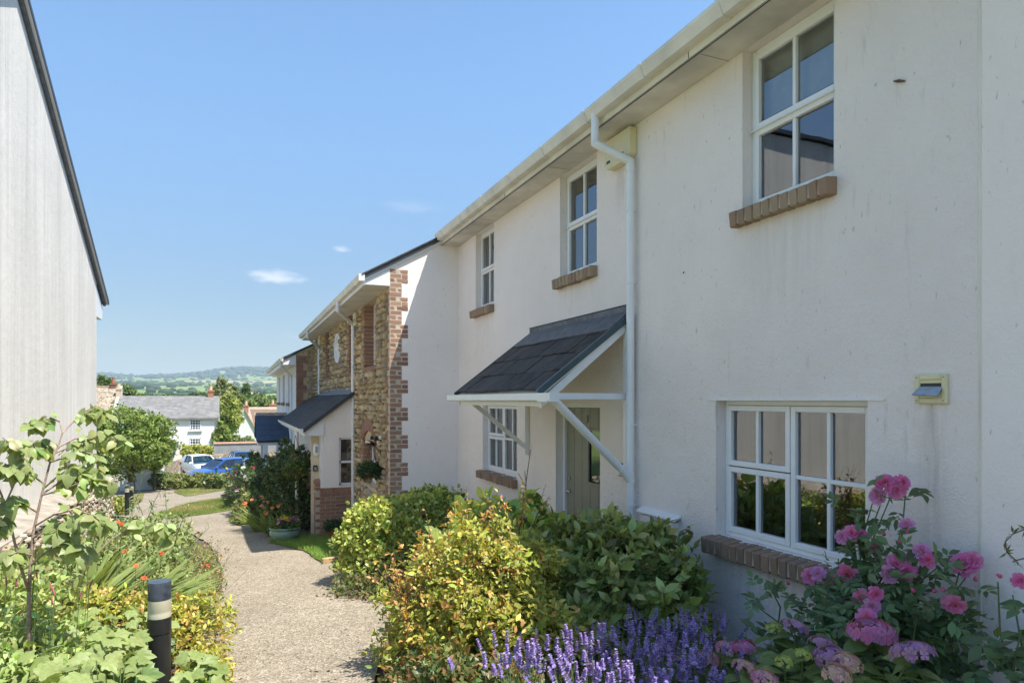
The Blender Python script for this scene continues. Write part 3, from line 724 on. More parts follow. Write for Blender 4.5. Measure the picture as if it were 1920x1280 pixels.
# ================================================================== WHITE HOUSE, NUMBER 3
W = 3.35; YJ, YC = 2.12, 10.33; ZS = 4.33
wh = thing('white_house', (W, 6.2, -.3), 'cream rendered terraced house with slate canopy over the sage door numbered 3', 'house')
DOOR = (5.777, 6.766, -.30, 1.812)
holes = [(2.969, 3.766, 3.18, ZS), (5.841, 6.659, 3.18, ZS), (8.714, 9.474, 3.18, ZS), (2.745, 4.05, .822, 1.84), (7.892, 9.17, .822, 1.80), DOOR]
wall_x('wall', W, YJ, YC, -1.2, ZS, holes, .10, 'render', wh)
for i, (h, bl) in enumerate(zip(holes[:3], ([(0, 1, .60, 1, 'blind')], [(0, .2, 0, 1, 'curtain')], [(0, 1, 0, 1, 'curtain')]))):
    window(wh, W + .085, *h[:4], A2, bl)
    brick_sill(wh, W, h[0] - .02, h[1] + (.055 if i else .05), 3.186, .108, 'brick_tan')
window(wh, W + .085, *holes[3], G4)
window(wh, W + .085, *holes[4], G4, [(0, 1, 0, 1, 'curtain')])
brick_sill(wh, W, 2.70, 4.10, .822, .12, 'brick_brown', .07)
brick_sill(wh, W, 7.86, 9.235, .822, .105, 'brick_brown', .05)
# eaves
MB().box(3.062, 3.085, YJ, YC - .003, ZS + .004, 4.47).build('fascia', 'white_dirty', wh)
MB().box(3.072, 3.345, YJ, YC - .003, ZS - .006, ZS).box(3.085, 3.10, YJ, YC - .003, ZS, ZS + .02).build('soffit', 'soffit', wh)
MB().box(3.066, 3.074, YJ, YC - .004, ZS - .0095, ZS - .0065).build('shadow_gap', 'dark_gap', wh)
swept_gutter('gutter', 2.952, 3.061, 4.385, 4.492, YJ, YC - .004, 'white_dirty', wh)
MB().prism([(2.98, 4.478), (2.98, 4.50), (7.2, 7.05), (7.2, 7.0), (3.35, 4.69)], 'y', YJ + .01, YC + .03).build('roof', 'slate', wh)
for yb_ in np.arange(YJ + .5, YC, .92):
    MB().prism([(2.946, 4.494), (2.946, 4.46), (2.962, 4.43), (2.982, 4.383), (3.01, 4.379), (3.063, 4.379), (3.063, 4.386), (3.012, 4.387), (2.99, 4.39), (2.97, 4.435), (2.953, 4.462), (2.953, 4.494)], 'y', yb_, yb_ + .035).build('gutter_bracket', 'white_dirty', wh)
for yb_ in (4.0, 7.6): MB().box(3.0595, 3.062, yb_, yb_ + .004, ZS + .004, 4.38).build('fascia_joint', 'dark_gap', wh)
for yb_ in (3.9, 6.4, 8.6): MB().box(3.09, 3.345, yb_, yb_ + .003, ZS - .0075, ZS - .0062).build('soffit_joint', 'dark_gap', wh)
co = onX(1688, 153, W); MB().tube([(W - .012, co.y + .03, co.z + .012), (W - .014, co.y, co.z), (W - .01, co.y - .035, co.z - .016)], [.004, .009, .004], 6).build('cocoon', 'bark', wh)
# window head beads
MB().box(W - .009, W + .01, 2.636, 4.132, 1.838, 1.8465).build('bead', 'white', wh)
# movement joint bead at the party line
MB().box(W - .006, W + .02, YJ - .006, YJ + .004, -1.0, ZS - .01).build('movement_joint', 'white_dirty', wh)
MB().box(W - .014, W + .02, 2.2, 4.9, -1.2, .012).build('plinth', 'dark_gap', wh)
# downpipe with swan neck
py_ = 5.13
downpipe(wh, [(3.005, 5.27, 4.43), (3.005, 5.27, 4.155), (W - .062, py_, 3.985), (W - .062, py_, -.4)], .036, 'white',
         [(W - .062, py_, 3.55), (W - .062, py_, 2.9), (W - .062, py_, 1.62), (W - .062, py_, .9)])
# cream alarm box under the eave
ab = MB().prism([(5.113, 4.06), (5.17, 4.02), (5.50, 4.02), (5.56, 4.06), (5.56, 4.30), (5.113, 4.30)], 'x', W - .085, W).build('alarm_box', 'cream', wh, bevel=.008)
for yy in (5.2, 5.44): MB().prism([(yy, 4.075), (yy + .07, 4.075), (yy + .06, 4.10), (yy + .01, 4.10)], 'x', W - .0885, W - .08).build('slot', 'black', ab)
# boiler / extractor vent
vt = MB(); rect_frame(vt, W - .022, W, 2.272, 2.448, 1.822, 1.975, .03)
vt = vt.build('wall_vent', 'cream', wh, bevel=.005)
MB().box(W - .014, W, 2.30, 2.42, 1.85, 1.945).build('vent_plate', 'cream', vt)
MB().box(W - .0165, W - .012, 2.303, 2.415, 1.908, 1.928).build('vent_slot', 'black', vt)
MB().quad((W - .018, 2.295, 1.910), (W - .018, 2.42, 1.912), (W - .065, 2.43, 1.868), (W - .06, 2.292, 1.862)).add([(W - .016, 2.295, 1.907), (W - .016, 2.42, 1.909), (W - .062, 2.43, 1.865), (W - .057, 2.292, 1.859)], [(3, 2, 1, 0)]).build('vent_flap', 'blue_flap', vt, recalc=False)
for yy in (2.288, 2.432):
    for zz in (1.838, 1.958): MB().tube([(W - .024, yy, zz), (W - .02, yy, zz)], .004, 8).build('screw', 'grey_plastic', vt)
# key safe
ks = MB().box(W - .05, W, 5.29, 5.37, 1.135, 1.255).build('key_safe', 'black', wh, bevel=.008)
MB().box(W - .056, W - .05, 5.30, 5.36, 1.145, 1.20).build('dial_cover', 'chrome', ks, bevel=.002)
MB().tube([(W - .056, 5.33, 1.225), (W - .05, 5.33, 1.225)], .013, 10).build('button', 'grey_plastic', ks)
# meter box ledge
MB().prism([(W - .075, .872), (W, .905), (W, .88), (W - .075, .852)], 'y', 4.47, 5.02).build('meter_box_lid', 'white', wh, bevel=.004)
MB().box(W - .06, W, 4.50, 4.99, .30, .84).build('meter_box', 'render', wh, bevel=.006)
# rust spots / nail
MB().tube([(W - .004, 4.44, 2.87), (W + .01, 4.44, 2.87)], .008, 6).build('nail', 'dark_gap', wh)
# ---- the front door
dx = W + .095
df = MB(); y0, y1, z0, z1 = DOOR
df.box(dx - .01, dx + .09, y0 + .002, y0 + .05, z0, z1 - .002); df.box(dx - .01, dx + .09, y1 - .05, y1 - .002, z0, z1 - .002); df.box(dx - .01, dx + .09, y0 + .05, y1 - .05, z1 - .05, z1 - .002)
df.box(dx - .06, dx + .09, y0 + .05, y1 - .05, z0, z0 + .04)
door = df.build('door', 'white', wh, bevel=.003); door['label'] = 'sage green boarded door with slim glazed light and white frame'
ya, yb, za, zb = y0 + .053, y1 - .053, z0 + .045, z1 - .053
gy0, gy1, gz0, gz1 = 5.93, 6.21, .97, 1.53
nb = 5; bw = (yb - ya) / nb
for i in range(nb):
    p0, p1 = ya + bw * i + .003, ya + bw * (i + 1) - .003
    o0, o1 = max(p0, gy0), min(p1, gy1)
    if o1 - o0 < .02: MB().box(dx + .02, dx + .055, p0, p1, za, zb).build('board', 'door', door, bevel=.003)
    else:
        bb = MB(); bb.box(dx + .02, dx + .055, p0, p1, za, gz0); bb.box(dx + .02, dx + .055, p0, p1, gz1, zb)
        if o0 - p0 > .01: bb.box(dx + .02, dx + .055, p0, o0, gz0, gz1)
        if p1 - o1 > .01: bb.box(dx + .02, dx + .055, o1, p1, gz0, gz1)
        bb.build('board', 'door', door, bevel=.003)
MB().box(dx + .035, dx + .05, ya, yb, za, gz0).box(dx + .035, dx + .05, ya, yb, gz1, zb).box(dx + .035, dx + .05, ya, gy0, gz0, gz1).box(dx + .035, dx + .05, gy1, yb, gz0, gz1).build('door_core', 'door', door)
g_ = MB(); rect_frame(g_, dx + .008, dx + .022, gy0 - .015, gy1 + .015, gz0 - .015, gz1 + .015, .022); g_.build('glazing_bead', 'door', door, bevel=.003)
MB().quad((dx + .03, gy0, gz0), (dx + .03, gy0, gz1), (dx + .03, gy1, gz1), (dx + .03, gy1, gz0)).build('pane', 'glass', door, recalc=False)
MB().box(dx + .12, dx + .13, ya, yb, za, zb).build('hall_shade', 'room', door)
hz = onX(1068, 920, dx).z; hy = yb - .07
MB().tube([(dx + .02, hy, hz), (dx - .03, hy, hz)], .012, 10).tube([(dx - .03, hy + .005, hz), (dx - .03, hy - .10, hz)], .009, 10).tube([(dx + .012, hy, hz), (dx + .02, hy, hz)], .026, 14).build('handle', 'chrome', door, smooth=True, auto=40)
MB().tube([(dx + .008, hy, hz + .14), (dx + .02, hy, hz + .14)], .022, 14).build('lock', 'chrome', door)
fc = bpy.data.curves.new('house_number', 'FONT'); fc.body = '3'; fc.size = .12; fc.extrude = .004; fc.align_x = 'CENTER'
fo = bpy.data.objects.new('tmp', fc); COL.objects.link(fo)
bpy.context.view_layer.update()
nm_ = bpy.data.meshes.new_from_object(fo.evaluated_get(bpy.context.evaluated_depsgraph_get())); bpy.data.objects.remove(fo)
nm_.materials.clear(); nm_.materials.append(M['grey_plastic'])
inst(nm_, 'house_number', door, Matrix.Translation((dx + .014, (ya + yb) / 2 - .03, 1.60)) @ Euler((R(90), 0, R(-90))).to_matrix().to_4x4())

# ---- slate canopy over the door
XE = 2.36          # street side of the canopy gutter
ze = onX(1030, 736, XE).z
YF = onX(838, 745, XE).y
zt = 2.615; XR = XE + .07; YN = onX(1030, 740, XE).y
cp = MB()
CY0, CY1 = 5.20, 7.55
ang = math.atan2(zt - (ze + .012), W - XR)
def cs(t): return XR + (W - XR) * t, ze + .012 + (zt - ze - .012) * t        # point up the slope
p0, p1 = cs(-.02), cs(1)
cp.prism([(p0[0], p0[1] - .02), (p1[0], p1[1] - .02), (p1[0], p1[1] - .045), (p0[0], p0[1] - .045)], 'y', CY0 + .01, CY1 - .01)
canopy = cp.build('porch_canopy', 'white', wh)
canopy['label'] = 'slate pent roof on white struts over the front door'
rows, colsn = 4, 7
L = math.hypot(W - XR, zt - ze - .012); rl = L / rows
for r_i in range(rows):
    off = (r_i % 2) * .5
    k = 0; yy = CY0 + .035 - off * (CY1 - CY0 - .04) / colsn
    wdt = (CY1 - CY0 - .04) / colsn
    while yy < CY1 - .02:
        a, b_ = max(yy, CY0 + .03), min(yy + wdt, CY1 - .01); yy += wdt
        if b_ - a < .04: continue
        t0, t1 = r_i / rows - .005, min(1.0, (r_i + 1.25) / rows)
        q0, q1 = cs(t0), cs(t1); ln = math.hypot(q1[0] - q0[0], q1[1] - q0[1])
        rr = random.Random(int(a * 1000) + r_i)
        lift = .014 + rr.uniform(0, .012)
        mt = Matrix.Translation(((q0[0] + q1[0]) / 2 - math.sin(ang) * 0, (a + b_) / 2, (q0[1] + q1[1]) / 2 + lift)) @ Matrix.Rotation(-(ang - .030) + rr.uniform(-.008, .008), 4, 'Y') @ Matrix.Diagonal((ln, b_ - a - .006, .016, 1))
        inst(BR['slate'][rr.randrange(5)], 'slate', canopy, mt)
q8 = cs(.76)
MB().prism([(W - .004, 2.712), (W - .014, 2.712), (W - .014, zt + .045), (q8[0], q8[1] + .044), (q8[0], q8[1] + .036), (W - .004, zt + .03)], 'y', CY0 + .02, CY1 - .09).build('lead_flashing', 'lead', canopy)
MB().prism([(W - .002, 2.715), (W - .018, 2.715), (W - .018, 2.722), (W - .002, 2.722)], 'y', CY0 + .01, CY1 - .08).build('flashing_bead', 'dark_gap', canopy)
MB().prism([(p0[0] - .01, p0[1] + .035), (p1[0] - .002, p1[1] + .035), (p1[0] - .002, p1[1] - .03), (p0[0] - .01, p0[1] - .03)], 'y', CY0 - .012, CY0 + .028).build('verge_trim', 'verge_green', canopy)
MB().prism([(p0[0] - .01, p0[1] + .03), (p1[0] - .002, p1[1] + .03), (p1[0] - .002, p1[1] - .03), (p0[0] - .01, p0[1] - .03)], 'y', CY1 - .01, CY1 + .012).build('verge_trim', 'verge_green', canopy)
for yv in (CY0 + .012, CY1 - .055):
    MB().prism([(p0[0] + .03, p0[1] - .047), (p1[0] - .06, p1[1] - .055), (p1[0] - .06, p1[1] - .155), (p0[0] + .03, p0[1] - .13)], 'y', yv, yv + .045).build('rafter', 'white', canopy, bevel=.003)
    MB().box(W - .058, W - .001, yv, yv + .05, 1.17, zt - .05).build('wall_post', 'white', canopy, bevel=.004)
    MB().box(XR + .075, W - .06, yv + .001, yv + .044, ze - .055, ze + .002).build('tie_beam', 'white', canopy, bevel=.004)
    if yv > 6: MB().beam((XR + .16, yv + .022, ze - .07), (W - .05, yv + .022, 1.27), .034, .05).build('strut', 'white', canopy)
MB().box(XR + .03, XR + .055, CY0 + .03, CY1 - .02, ze - .115, ze - .02).build('fascia', 'white', canopy, bevel=.003)
swept = MB().prism([(XE, ze), (XE, ze - .06), (XE + .02, ze - .072), (XE + .088, ze - .072), (XE + .088, ze), (XE + .082, ze), (XE + .082, ze - .064), (XE + .022, ze - .064), (XE + .006, ze - .054), (XE + .006, ze)], 'y', YN, YF)
swept.box(XE - .001, XE + .089, YN - .006, YN + .001, ze - .074, ze + .002).box(XE - .001, XE + .089, YF - .001, YF + .005, ze - .074, ze + .002)
swept.build('gutter', 'white', canopy)
MB().box(XE - .004, XE + .092, YN + .03, YN + .24, ze - .077, ze - .002).build('outlet_box', 'white', canopy, bevel=.006)
downpipe(canopy, [(XE + .05, YN + .07, ze - .035), (W - .10, py_ + .01, 1.175), (W - .064, py_, 1.12)], .036, 'white')

# ================================================================== ADJOINING HOUSE (beyond the movement joint)
wr = thing('white_house', (W, -1, 0), 'plain cream rendered house adjoining at the right edge past the movement joint', 'house')
wall_x('wall', W - .002, -6, YJ - .006, -1.2, ZS, [], .1, 'render2', wr)
MB().box(3.062, 3.085, -6, YJ - .002, ZS + .004, 4.47).build('fascia', 'white_dirty', wr)
MB().box(3.072, 3.345, -6, YJ - .002, ZS - .006, ZS).build('soffit', 'soffit', wr)
swept_gutter('gutter', 2.952, 3.061, 4.385, 4.492, -6, YJ - .002, 'white_dirty', wr)
MB().prism([(2.98, 4.478), (2.98, 4.50), (7.2, 7.05), (7.2, 7.0), (3.35, 4.69)], 'y', -6, YJ).build('roof', 'slate', wr)

# ================================================================== rubble stonework
def stone_variant(seed):
    rr = random.Random(seed); k = rr.choice((7, 8, 9)); pts = []
    for i in range(k):
        t = 2 * math.pi * (i + rr.uniform(-.22, .22)) / k
        c, s_ = math.cos(t), math.sin(t); q = max(abs(c), abs(s_)) ** .75
        pts.append((c / q * .5 * rr.uniform(.9, 1.03), s_ / q * .5 * rr.uniform(.9, 1.03)))
    v_ = [(x, y, 0) for x, y in pts] + [(x * .97, y * .97, .6) for x, y in pts] + [(x * .74, y * .74, 1 + rr.uniform(-.2, .2)) for x, y in pts]
    f_ = []
    for L_ in (0, 1):
        for i in range(k):
            a, b_ = L_ * k + i, L_ * k + (i + 1) % k; f_ += [(a, b_, b_ + k), (a, b_ + k, a + k)]
    f_ += [(2 * k, 2 * k + i, 2 * k + i + 1) for i in range(1, k - 1)]
    return v_, f_
SV = [stone_variant(i + 3) for i in range(8)]
SVM = {}
def stone_mesh(i, mat):
    if (i, mat) not in SVM:
        me = bpy.data.meshes.new('stone'); me.from_pydata(SV[i][0], [], SV[i][1]); me.materials.append(M[mat]); me.update(); SVM[(i, mat)] = me
    return SVM[(i, mat)]
def rubble(parent, frame, u0, u1, v0f, v1f, holes, mat, matj, palette, seed, limit=300, hr=(.09, .19), wr_=(.11, .32), depth=.04, avoid=None):
    """uneven stones on a wall plane; frame(u, v) -> (point, u axis, v axis, outward)"""
    rr = random.Random(seed); items = []
    vmin = min(v0f(u0), v0f(u1)); vmax = max(v1f(u0), v1f(u1)); v_ = vmin
    while v_ < vmax:
        h = rr.uniform(*hr); u = u0 - rr.uniform(0, .15)
        while u < u1:
            w_ = rr.uniform(*wr_); a, b_ = max(u, u0), min(u + w_, u1); u += w_
            if b_ - a < .05: continue
            hh = h * rr.uniform(.82, 1.12); uc, vc = (a + b_) / 2, v_ + h / 2 + rr.uniform(-.016, .016)
            if vc - hh / 2 < v0f(uc) - .03 or vc + hh / 2 > v1f(uc) + .005: continue
            if any(hu0 - .01 < b_ and hu1 + .01 > a and hv0 - .01 < vc + hh / 2 and hv1 + .01 > vc - hh / 2 for hu0, hu1, hv0, hv1 in holes): continue
            if avoid and avoid(uc, vc): continue
            items.append((uc, vc, b_ - a - .012, hh - .012, rr.uniform(-.09, .09), rr.randrange(8), rr.uniform(.6, 1.35) * depth))
        v_ += h
    res = []
    for (uc, vc, w_, h, ro, k, dp) in items:
        p, ua, va, oa = frame(uc, vc)
        mt = Matrix((ua, va, oa)).transposed().to_4x4(); mt.translation = p
        mt = mt @ Matrix.Rotation(ro, 4, 'Z') @ Matrix.Diagonal((w_, h, dp, 1)); d = (Vector(p) - Vector((0, 0, CZ))).length
        res.append((d, k, mt))
    res.sort(key=lambda q: q[0])
    for d, k, mt in res[:limit]: inst(stone_mesh(k, mat), 'stone', parent, mt)
    if len(res) > limit:
        V, T, C = [], [], []; base = 0
        for d, k, mt in res[limit:]:
            tv = np.array(SV[k][0]); m_ = np.array(mt); V.append(tv @ m_[:3, :3].T + m_[:3, 3]); T.append(np.array(SV[k][1]) + base); base += len(tv)
            c = np.array(rr.choice(palette)) * rr.uniform(.8, 1.15); C.append(np.repeat(c[None], len(tv), 0))
        me = np_mesh('stonework', np.concatenate(V), np.concatenate(T), np.concatenate(C), matj)
        me.polygons.foreach_set('use_smooth', np.zeros(len(me.polygons), bool))
        o = bpy.data.objects.new('stonework', me); link(o, parent); o['kind'] = 'stuff'
def fx(X, sgn):      # frame for a wall facing sgn*X
    return lambda u, v_: ((X, u, v_), Vector((0, -sgn * -1, 0)) if sgn > 0 else Vector((0, -1, 0)), Vector((0, 0, 1)), Vector((sgn, 0, 0)))
def fy(Y): return lambda u, v_: ((u, Y, v_), Vector((1, 0, 0)), Vector((0, 0, 1)), Vector((0, -1, 0)))

# ================================================================== STONE HOUSE
SX, SY0, SY1, SZ = 2.235, YC, 20.63, 3.62
sh = thing('stone_house', (SX, 15.5, -1.0), 'stone fronted house with red brick quoins and white return wall stepping forward', 'house')
def vz(x): return 3.765 + (x - 1.8) * .56          # top of its roof plane
wins = [(11.39, 12.50, 2.44, SZ), (13.50, 14.31, 2.42, SZ), (17.38, 18.12, 2.42, SZ), (11.36, 12.62, .30, 1.12)]
wall_x('front_wall', SX, SY0 + .001, SY1, -2.0, SZ, wins, .19, 'sandmortar', sh)
rw = MB(); rw.prism([(SX + .002, -2.0), (3.70, -2.0), (3.70, vz(3.70) - .09), (SX + .002, vz(SX) - .09)], 'y', SY0, SY0 + .18)
rw.build('return_wall', 'render2', sh)
# quoins: bricks on both faces of the corner
CH = .0721; qb = MB().box(SX - .004, SX + .19, SY0 - .004, SY0 + .1, -1.4, vz(SX) - .12).build('quoin_core', 'mortar', sh)
zq = -1.3; ci = 0
while zq < vz(SX) - .13:
    zc = zq + CH / 2; hb = CH - .010; blk = (ci // 3) % 2
    def qx(x0, x1): brick(sh, ((SX + x0 + SX + x1) / 2, SY0 + .045, zc), (x1 - x0 - .009, .10, hb))
    if vz(SX) - .12 - zq > CH * .8:
        if ci % 2 == 0:
            qx(-.006, .19)
            if blk: qx(.19, .29)
            brick(sh, (SX + .04, SY0 + .15, zc), (.10, .10, hb))
        else:
            qx(-.006, .098); qx(.098, .19 if not blk else .29)
            if blk: brick(sh, (SX + .04, SY0 + .2, zc), (.10, .19, hb))
    zq += CH; ci += 1
MB().box(SX + .19, SX + .288, SY0 - .001, SY0 + .1, -1.4, 3.95).build('quoin_backing', 'render2', sh) if False else None
# brick dressings round the windows
def jamb(y, side, z0, z1):
    z = z0; i = 0
    while z < z1 - .03:
        L_ = .21 if i % 2 else .105
        ya_ = y - L_ if side < 0 else y
        brick(sh, (SX + .085, ya_ + L_ / 2 - side * .010, z + CH / 2), (.20, L_ - .004, CH - .010)); z += CH; i += 1
for wy0, wy1, wz0, wz1 in wins[:3]:
    jamb(wy1, 1, wz0, wz1); jamb(wy0, -1, wz0, wz1)
    k = round((wy1 - wy0) / .08)
    for i in range(k): brick(sh, (SX + .06, wy0 + (i + .5) * (wy1 - wy0) / k, wz0 - .05), (.20, (wy1 - wy0) / k - .008, .10))
    window(sh, SX + .17, wy0, wy1, wz0, wz1, A2, [(0, 1, 0, 1, 'curtain')])
wy0, wy1, wz0, wz1 = wins[3]
jamb(wy1, 1, wz0, wz1); jamb(wy0, -1, wz0, wz1)
window(sh, SX + .16, wy0, wy1, wz0, wz1, [(0, .5, 0, 1, 1, 2), (.5, 1, 0, 1, 1, 2)], [(0, 1, 0, .6, 'curtain')])
yc_, ra = (wy0 + wy1) / 2, 1.05
zc_ = wz1 - .71
for i in range(17):                       # segmental brick arch
    t = R(90 + 37 - 74 * i / 16); rm = 1.0 - .0
    mt = Matrix.Translation((SX + .06, yc_ + math.cos(t) * rm, zc_ + math.sin(t) * rm)) @ Matrix.Rotation(t - R(90), 4, 'X') @ Matrix.Diagonal((.20, .072, .22, 1))
    inst(BR['brick'][i % 5], 'brick', sh, mt)
MB().prism([(wy0 + .0, wz1 - .0)] + [(yc_ + math.cos(R(a)) * .885, zc_ + math.sin(R(a)) * .885) for a in range(45, 136, 9)] + [(wy1, wz1)], 'x', SX + .02, SX + .06).build('window_head', 'white', sh)
# round window
rim = MB(); ring = [(SX + .0, 15.8 + .40 * math.cos(2 * math.pi * i / 32), 3.045 + .315 * math.sin(2 * math.pi * i / 32)) for i in range(33)]
rim.tube([(p[0] - .02, p[1], p[2]) for p in ring], .045, 8, False); ow = rim.build('oval_window', 'white', sh, smooth=True)
MB().prism([(p[1], p[2]) for p in ring[:-1]], 'x', SX - .02, SX - .012).build('pane', 'blind', ow)
MB().box(SX - .04, SX - .02, 15.785, 15.815, 2.74, 3.35).box(SX - .041, SX - .021, 15.42, 16.18, 3.03, 3.06).build('glazing_bar', 'white', ow)
def near_jamb(u, v_):
    for a, b_, c, d in wins[:3]:
        if (a - .2 < u < a or b_ < u < b_ + .2) and c - .12 < v_ < d: return True
        if a < u < b_ and c - .12 < v_ < c: return True
    a, b_, c, d = wins[3]
    if a - .2 < u < b_ + .2 and c - .05 < v_ < d: return True
    if math.hypot(u - yc_, v_ - zc_) < 1.14 and v_ > d - .1: return True
    if ((u - 15.8) / .45) ** 2 + ((v_ - 3.045) / .36) ** 2 < 1: return True
    return u < SY0 + .22
rubble(sh, fx(SX, -1), SY0 + .2, SY1, lambda u: -1.6, lambda u: SZ, wins, 'stone', 'stone_j', STONES, 11, 300, (.06, .145), (.08, .24), .065, avoid=near_jamb)
# roof, verge, eaves
MB().prism([(1.80, vz(1.80) - .015), (6.5, vz(6.5) - .015), (6.5, vz(6.5) - .075), (1.83, vz(1.83) - .075)], 'y', SY0 - .055, SY1 + .06).build('roof', 'verge', sh)
MB().prism([(1.81, vz(1.81) - .077), (3.4, vz(3.4) - .077), (3.4, vz(3.4) - .115), (1.86, vz(1.86) - .115)], 'y', SY0 - .03, SY0 + .02).build('barge_board', 'white', sh)
MB().prism([(1.79, vz(1.79) + .012), (3.4, vz(3.4) + .012), (3.4, vz(3.4) - .012), (1.79, vz(1.79) - .012)], 'y', SY0 - .075, SY0 + .10).build('verge_tile', 'slate', sh)
MB().prism([(1.85, SZ), (SX - .004, SZ), (SX - .004, vz(SX) - .12), (1.85, vz(1.85) - .12)], 'y', SY0 - .012, SY0 + .02).build('eave_box_end', 'white', sh)
MB().box(1.85, SX, SY0 + .02, SY1, SZ - .008, SZ).build('soffit', 'white_dirty', sh)
MB().box(1.835, 1.85, SY0 - .012, SY1, SZ - .01, 3.75).build('fascia', 'white', sh)
swept_gutter('gutter', 1.745, 1.834, 3.665, 3.765, SY0 - .06, SY1 + .05, 'white_dirty', sh)
MB().box(1.744, 1.835, SY0 - .066, SY0 - .06, 3.662, 3.768).build('gutter_stop', 'white', sh)
downpipe(sh, [(1.79, 12.83, 3.70), (1.79, 12.83, 3.52), (SX - .07, 13.40, 3.33), (SX - .07, 13.40, -.9)], .036, 'white', [(SX - .07, 13.4, 2.6), (SX - .07, 13.4, .8)])
downpipe(sh, [(1.79, 18.5, 3.70), (1.79, 18.5, 3.52), (SX - .07, 19.15, 3.28), (SX - .07, 19.15, 2.0)], .036, 'white')
for yy, zz in ((13.2, 3.42), (19.05, 3.5)):
    a_ = MB().box(SX - .09, SX - .01, yy - .12, yy + .12, zz - .13, zz + .13).build('alarm_box', 'cream', sh, bevel=.02)
    MB().box(SX - .05, SX - .02, yy - .124, yy - .118, zz - .06, zz - .05).build('slot', 'black', a_)
# lean-to porch along its front
PY = 13.44; pe = 1.235; pze = 1.29; pzt = 2.05
def pz(x): return pze + (x - pe) * (pzt - pze) / (SX - pe)
pw = MB().prism([(1.607, .12), (SX - .002, .12), (SX - .002, pz(SX) - .06), (1.607, pz(1.607) - .06)], 'y', PY, PY + .15)
# hole for the side window is framed on the face
pw = MB()
wx0, wx1, wz0_, wz1_ = 1.903, SX - .012, .16, 1.10
pw.quad((1.607, PY, .12), (wx0, PY, .12), (wx0, PY, pz(wx0) - .05), (1.607, PY, pz(1.607) - .05))
pw.quad((wx0, PY, wz1_), (SX, PY, wz1_), (SX, PY, pz(SX) - .05), (wx0, PY, pz(wx0) - .05)); pw.quad((wx0, PY, .12), (SX, PY, .12), (SX, PY, wz0_), (wx0, PY, wz0_))
pw.quad((wx0, PY, wz0_), (wx0, PY, wz1_), (wx0, PY + .06, wz1_), (wx0, PY + .06, wz0_)); pw.quad((wx0, PY, wz1_), (SX, PY, wz1_), (SX, PY + .06, wz1_), (wx0, PY + .06, wz1_))
pw.quad((1.607, PY, .12), (1.607, PY, pz(1.607) - .05), (1.607, PY + 6.8, pz(1.607) - .05), (1.607, PY + 6.8, .12))
porch = pw.build('porch', 'render2', sh, recalc=False); porch['label'] = 'lean-to porch with dark slate roof and white side wall'
fr = MB()
for (a, b_, c, d) in ((wx0, wx0 + .035, wz0_, wz1_), (wx1 - .02, wx1, wz0_, wz1_), (wx0, wx1, wz1_ - .035, wz1_), (wx0, wx1, wz0_, wz0_ + .045), (wx0, wx1, .60, .645)): fr.box(a, b_, PY + .03, PY + .08, c, d)
fr.build('side_window', 'white', porch)
MB().quad((wx0, PY + .055, wz0_), (wx1, PY + .055, wz0_), (wx1, PY + .055, wz1_), (wx0, PY + .055, wz1_)).build('pane', 'glass', porch, recalc=False)
MB().box(wx0, wx1, PY + .35, PY + .36, wz0_, wz1_).build('room_lining', 'room', porch)
MB().box(wx0 + .06, wx1 - .06, PY + .10, PY + .11, .66, .80).build('letter', 'blind', porch)
MB().prism([(pe + .02, 1.15), (1.606, 1.15), (1.606, pz(1.606) - .05), (pe + .02, pz(pe) - .05)], 'y', PY - .03, PY + .02).build('gable_panel', 'white', porch)
MB().prism([(pe - .03, pz(pe - .03) - .03), (SX, pz(SX) - .03), (SX, pz(SX) - .07), (pe - .03, pz(pe - .03) - .07)], 'y', PY - .08, 20.45).build('roof_deck', 'verge', porch)
ap = math.atan2(pzt - pze, SX - pe); Lp = math.hypot(SX - pe, pzt - pze)
rows = 4
for r_i in range(rows):
    y_ = PY - .09 - (r_i % 2) * .15
    while y_ < 20.4:
        a, b_ = max(y_, PY - .09), min(y_ + .33, 20.45); y_ += .33
        if b_ - a < .05: continue
        t0, t1 = r_i / rows - .02, min(1, (r_i + 1.2) / rows); xm = pe + (SX - pe) * (t0 + t1) / 2
        mt = Matrix.Translation((xm, (a + b_) / 2, pz(xm) - .012)) @ Matrix.Rotation(-(ap - .022), 4, 'Y') @ Matrix.Diagonal((Lp * (t1 - t0), b_ - a - .004, .012, 1))
        inst(BR['slate'][(r_i * 7 + int(y_ * 10)) % 5], 'slate', porch, mt)
MB().prism([(SX - .012, pzt + .09), (SX - .002, pzt + .09), (SX - .002, pzt), (SX - .14, pz(SX - .14) + .014), (SX - .14, pz(SX - .14) + .022)], 'y', PY - .06, 18.6).build('lead_flashing', 'lead', porch)
MB().prism([(pe - .02, pz(pe) + .012), (SX - .03, pz(SX - .03) + .012), (SX - .03, pz(SX - .03) - .075), (pe - .02, pz(pe) - .075)], 'y', PY - .105, PY - .085).build('verge_trim', 'verge', porch)
MB().box(pe + .0, pe + .02, PY - .06, 20.4, 1.15, 1.27).build('fascia', 'white', porch)
swept_gutter('gutter', pe - .085, pe - .002, 1.20, 1.285, PY - .08, 20.4, 'white', porch)
MB().box(pe - .086, pe + .0, PY - .088, PY - .08, 1.195, 1.29).build('gutter_stop', 'white', porch)
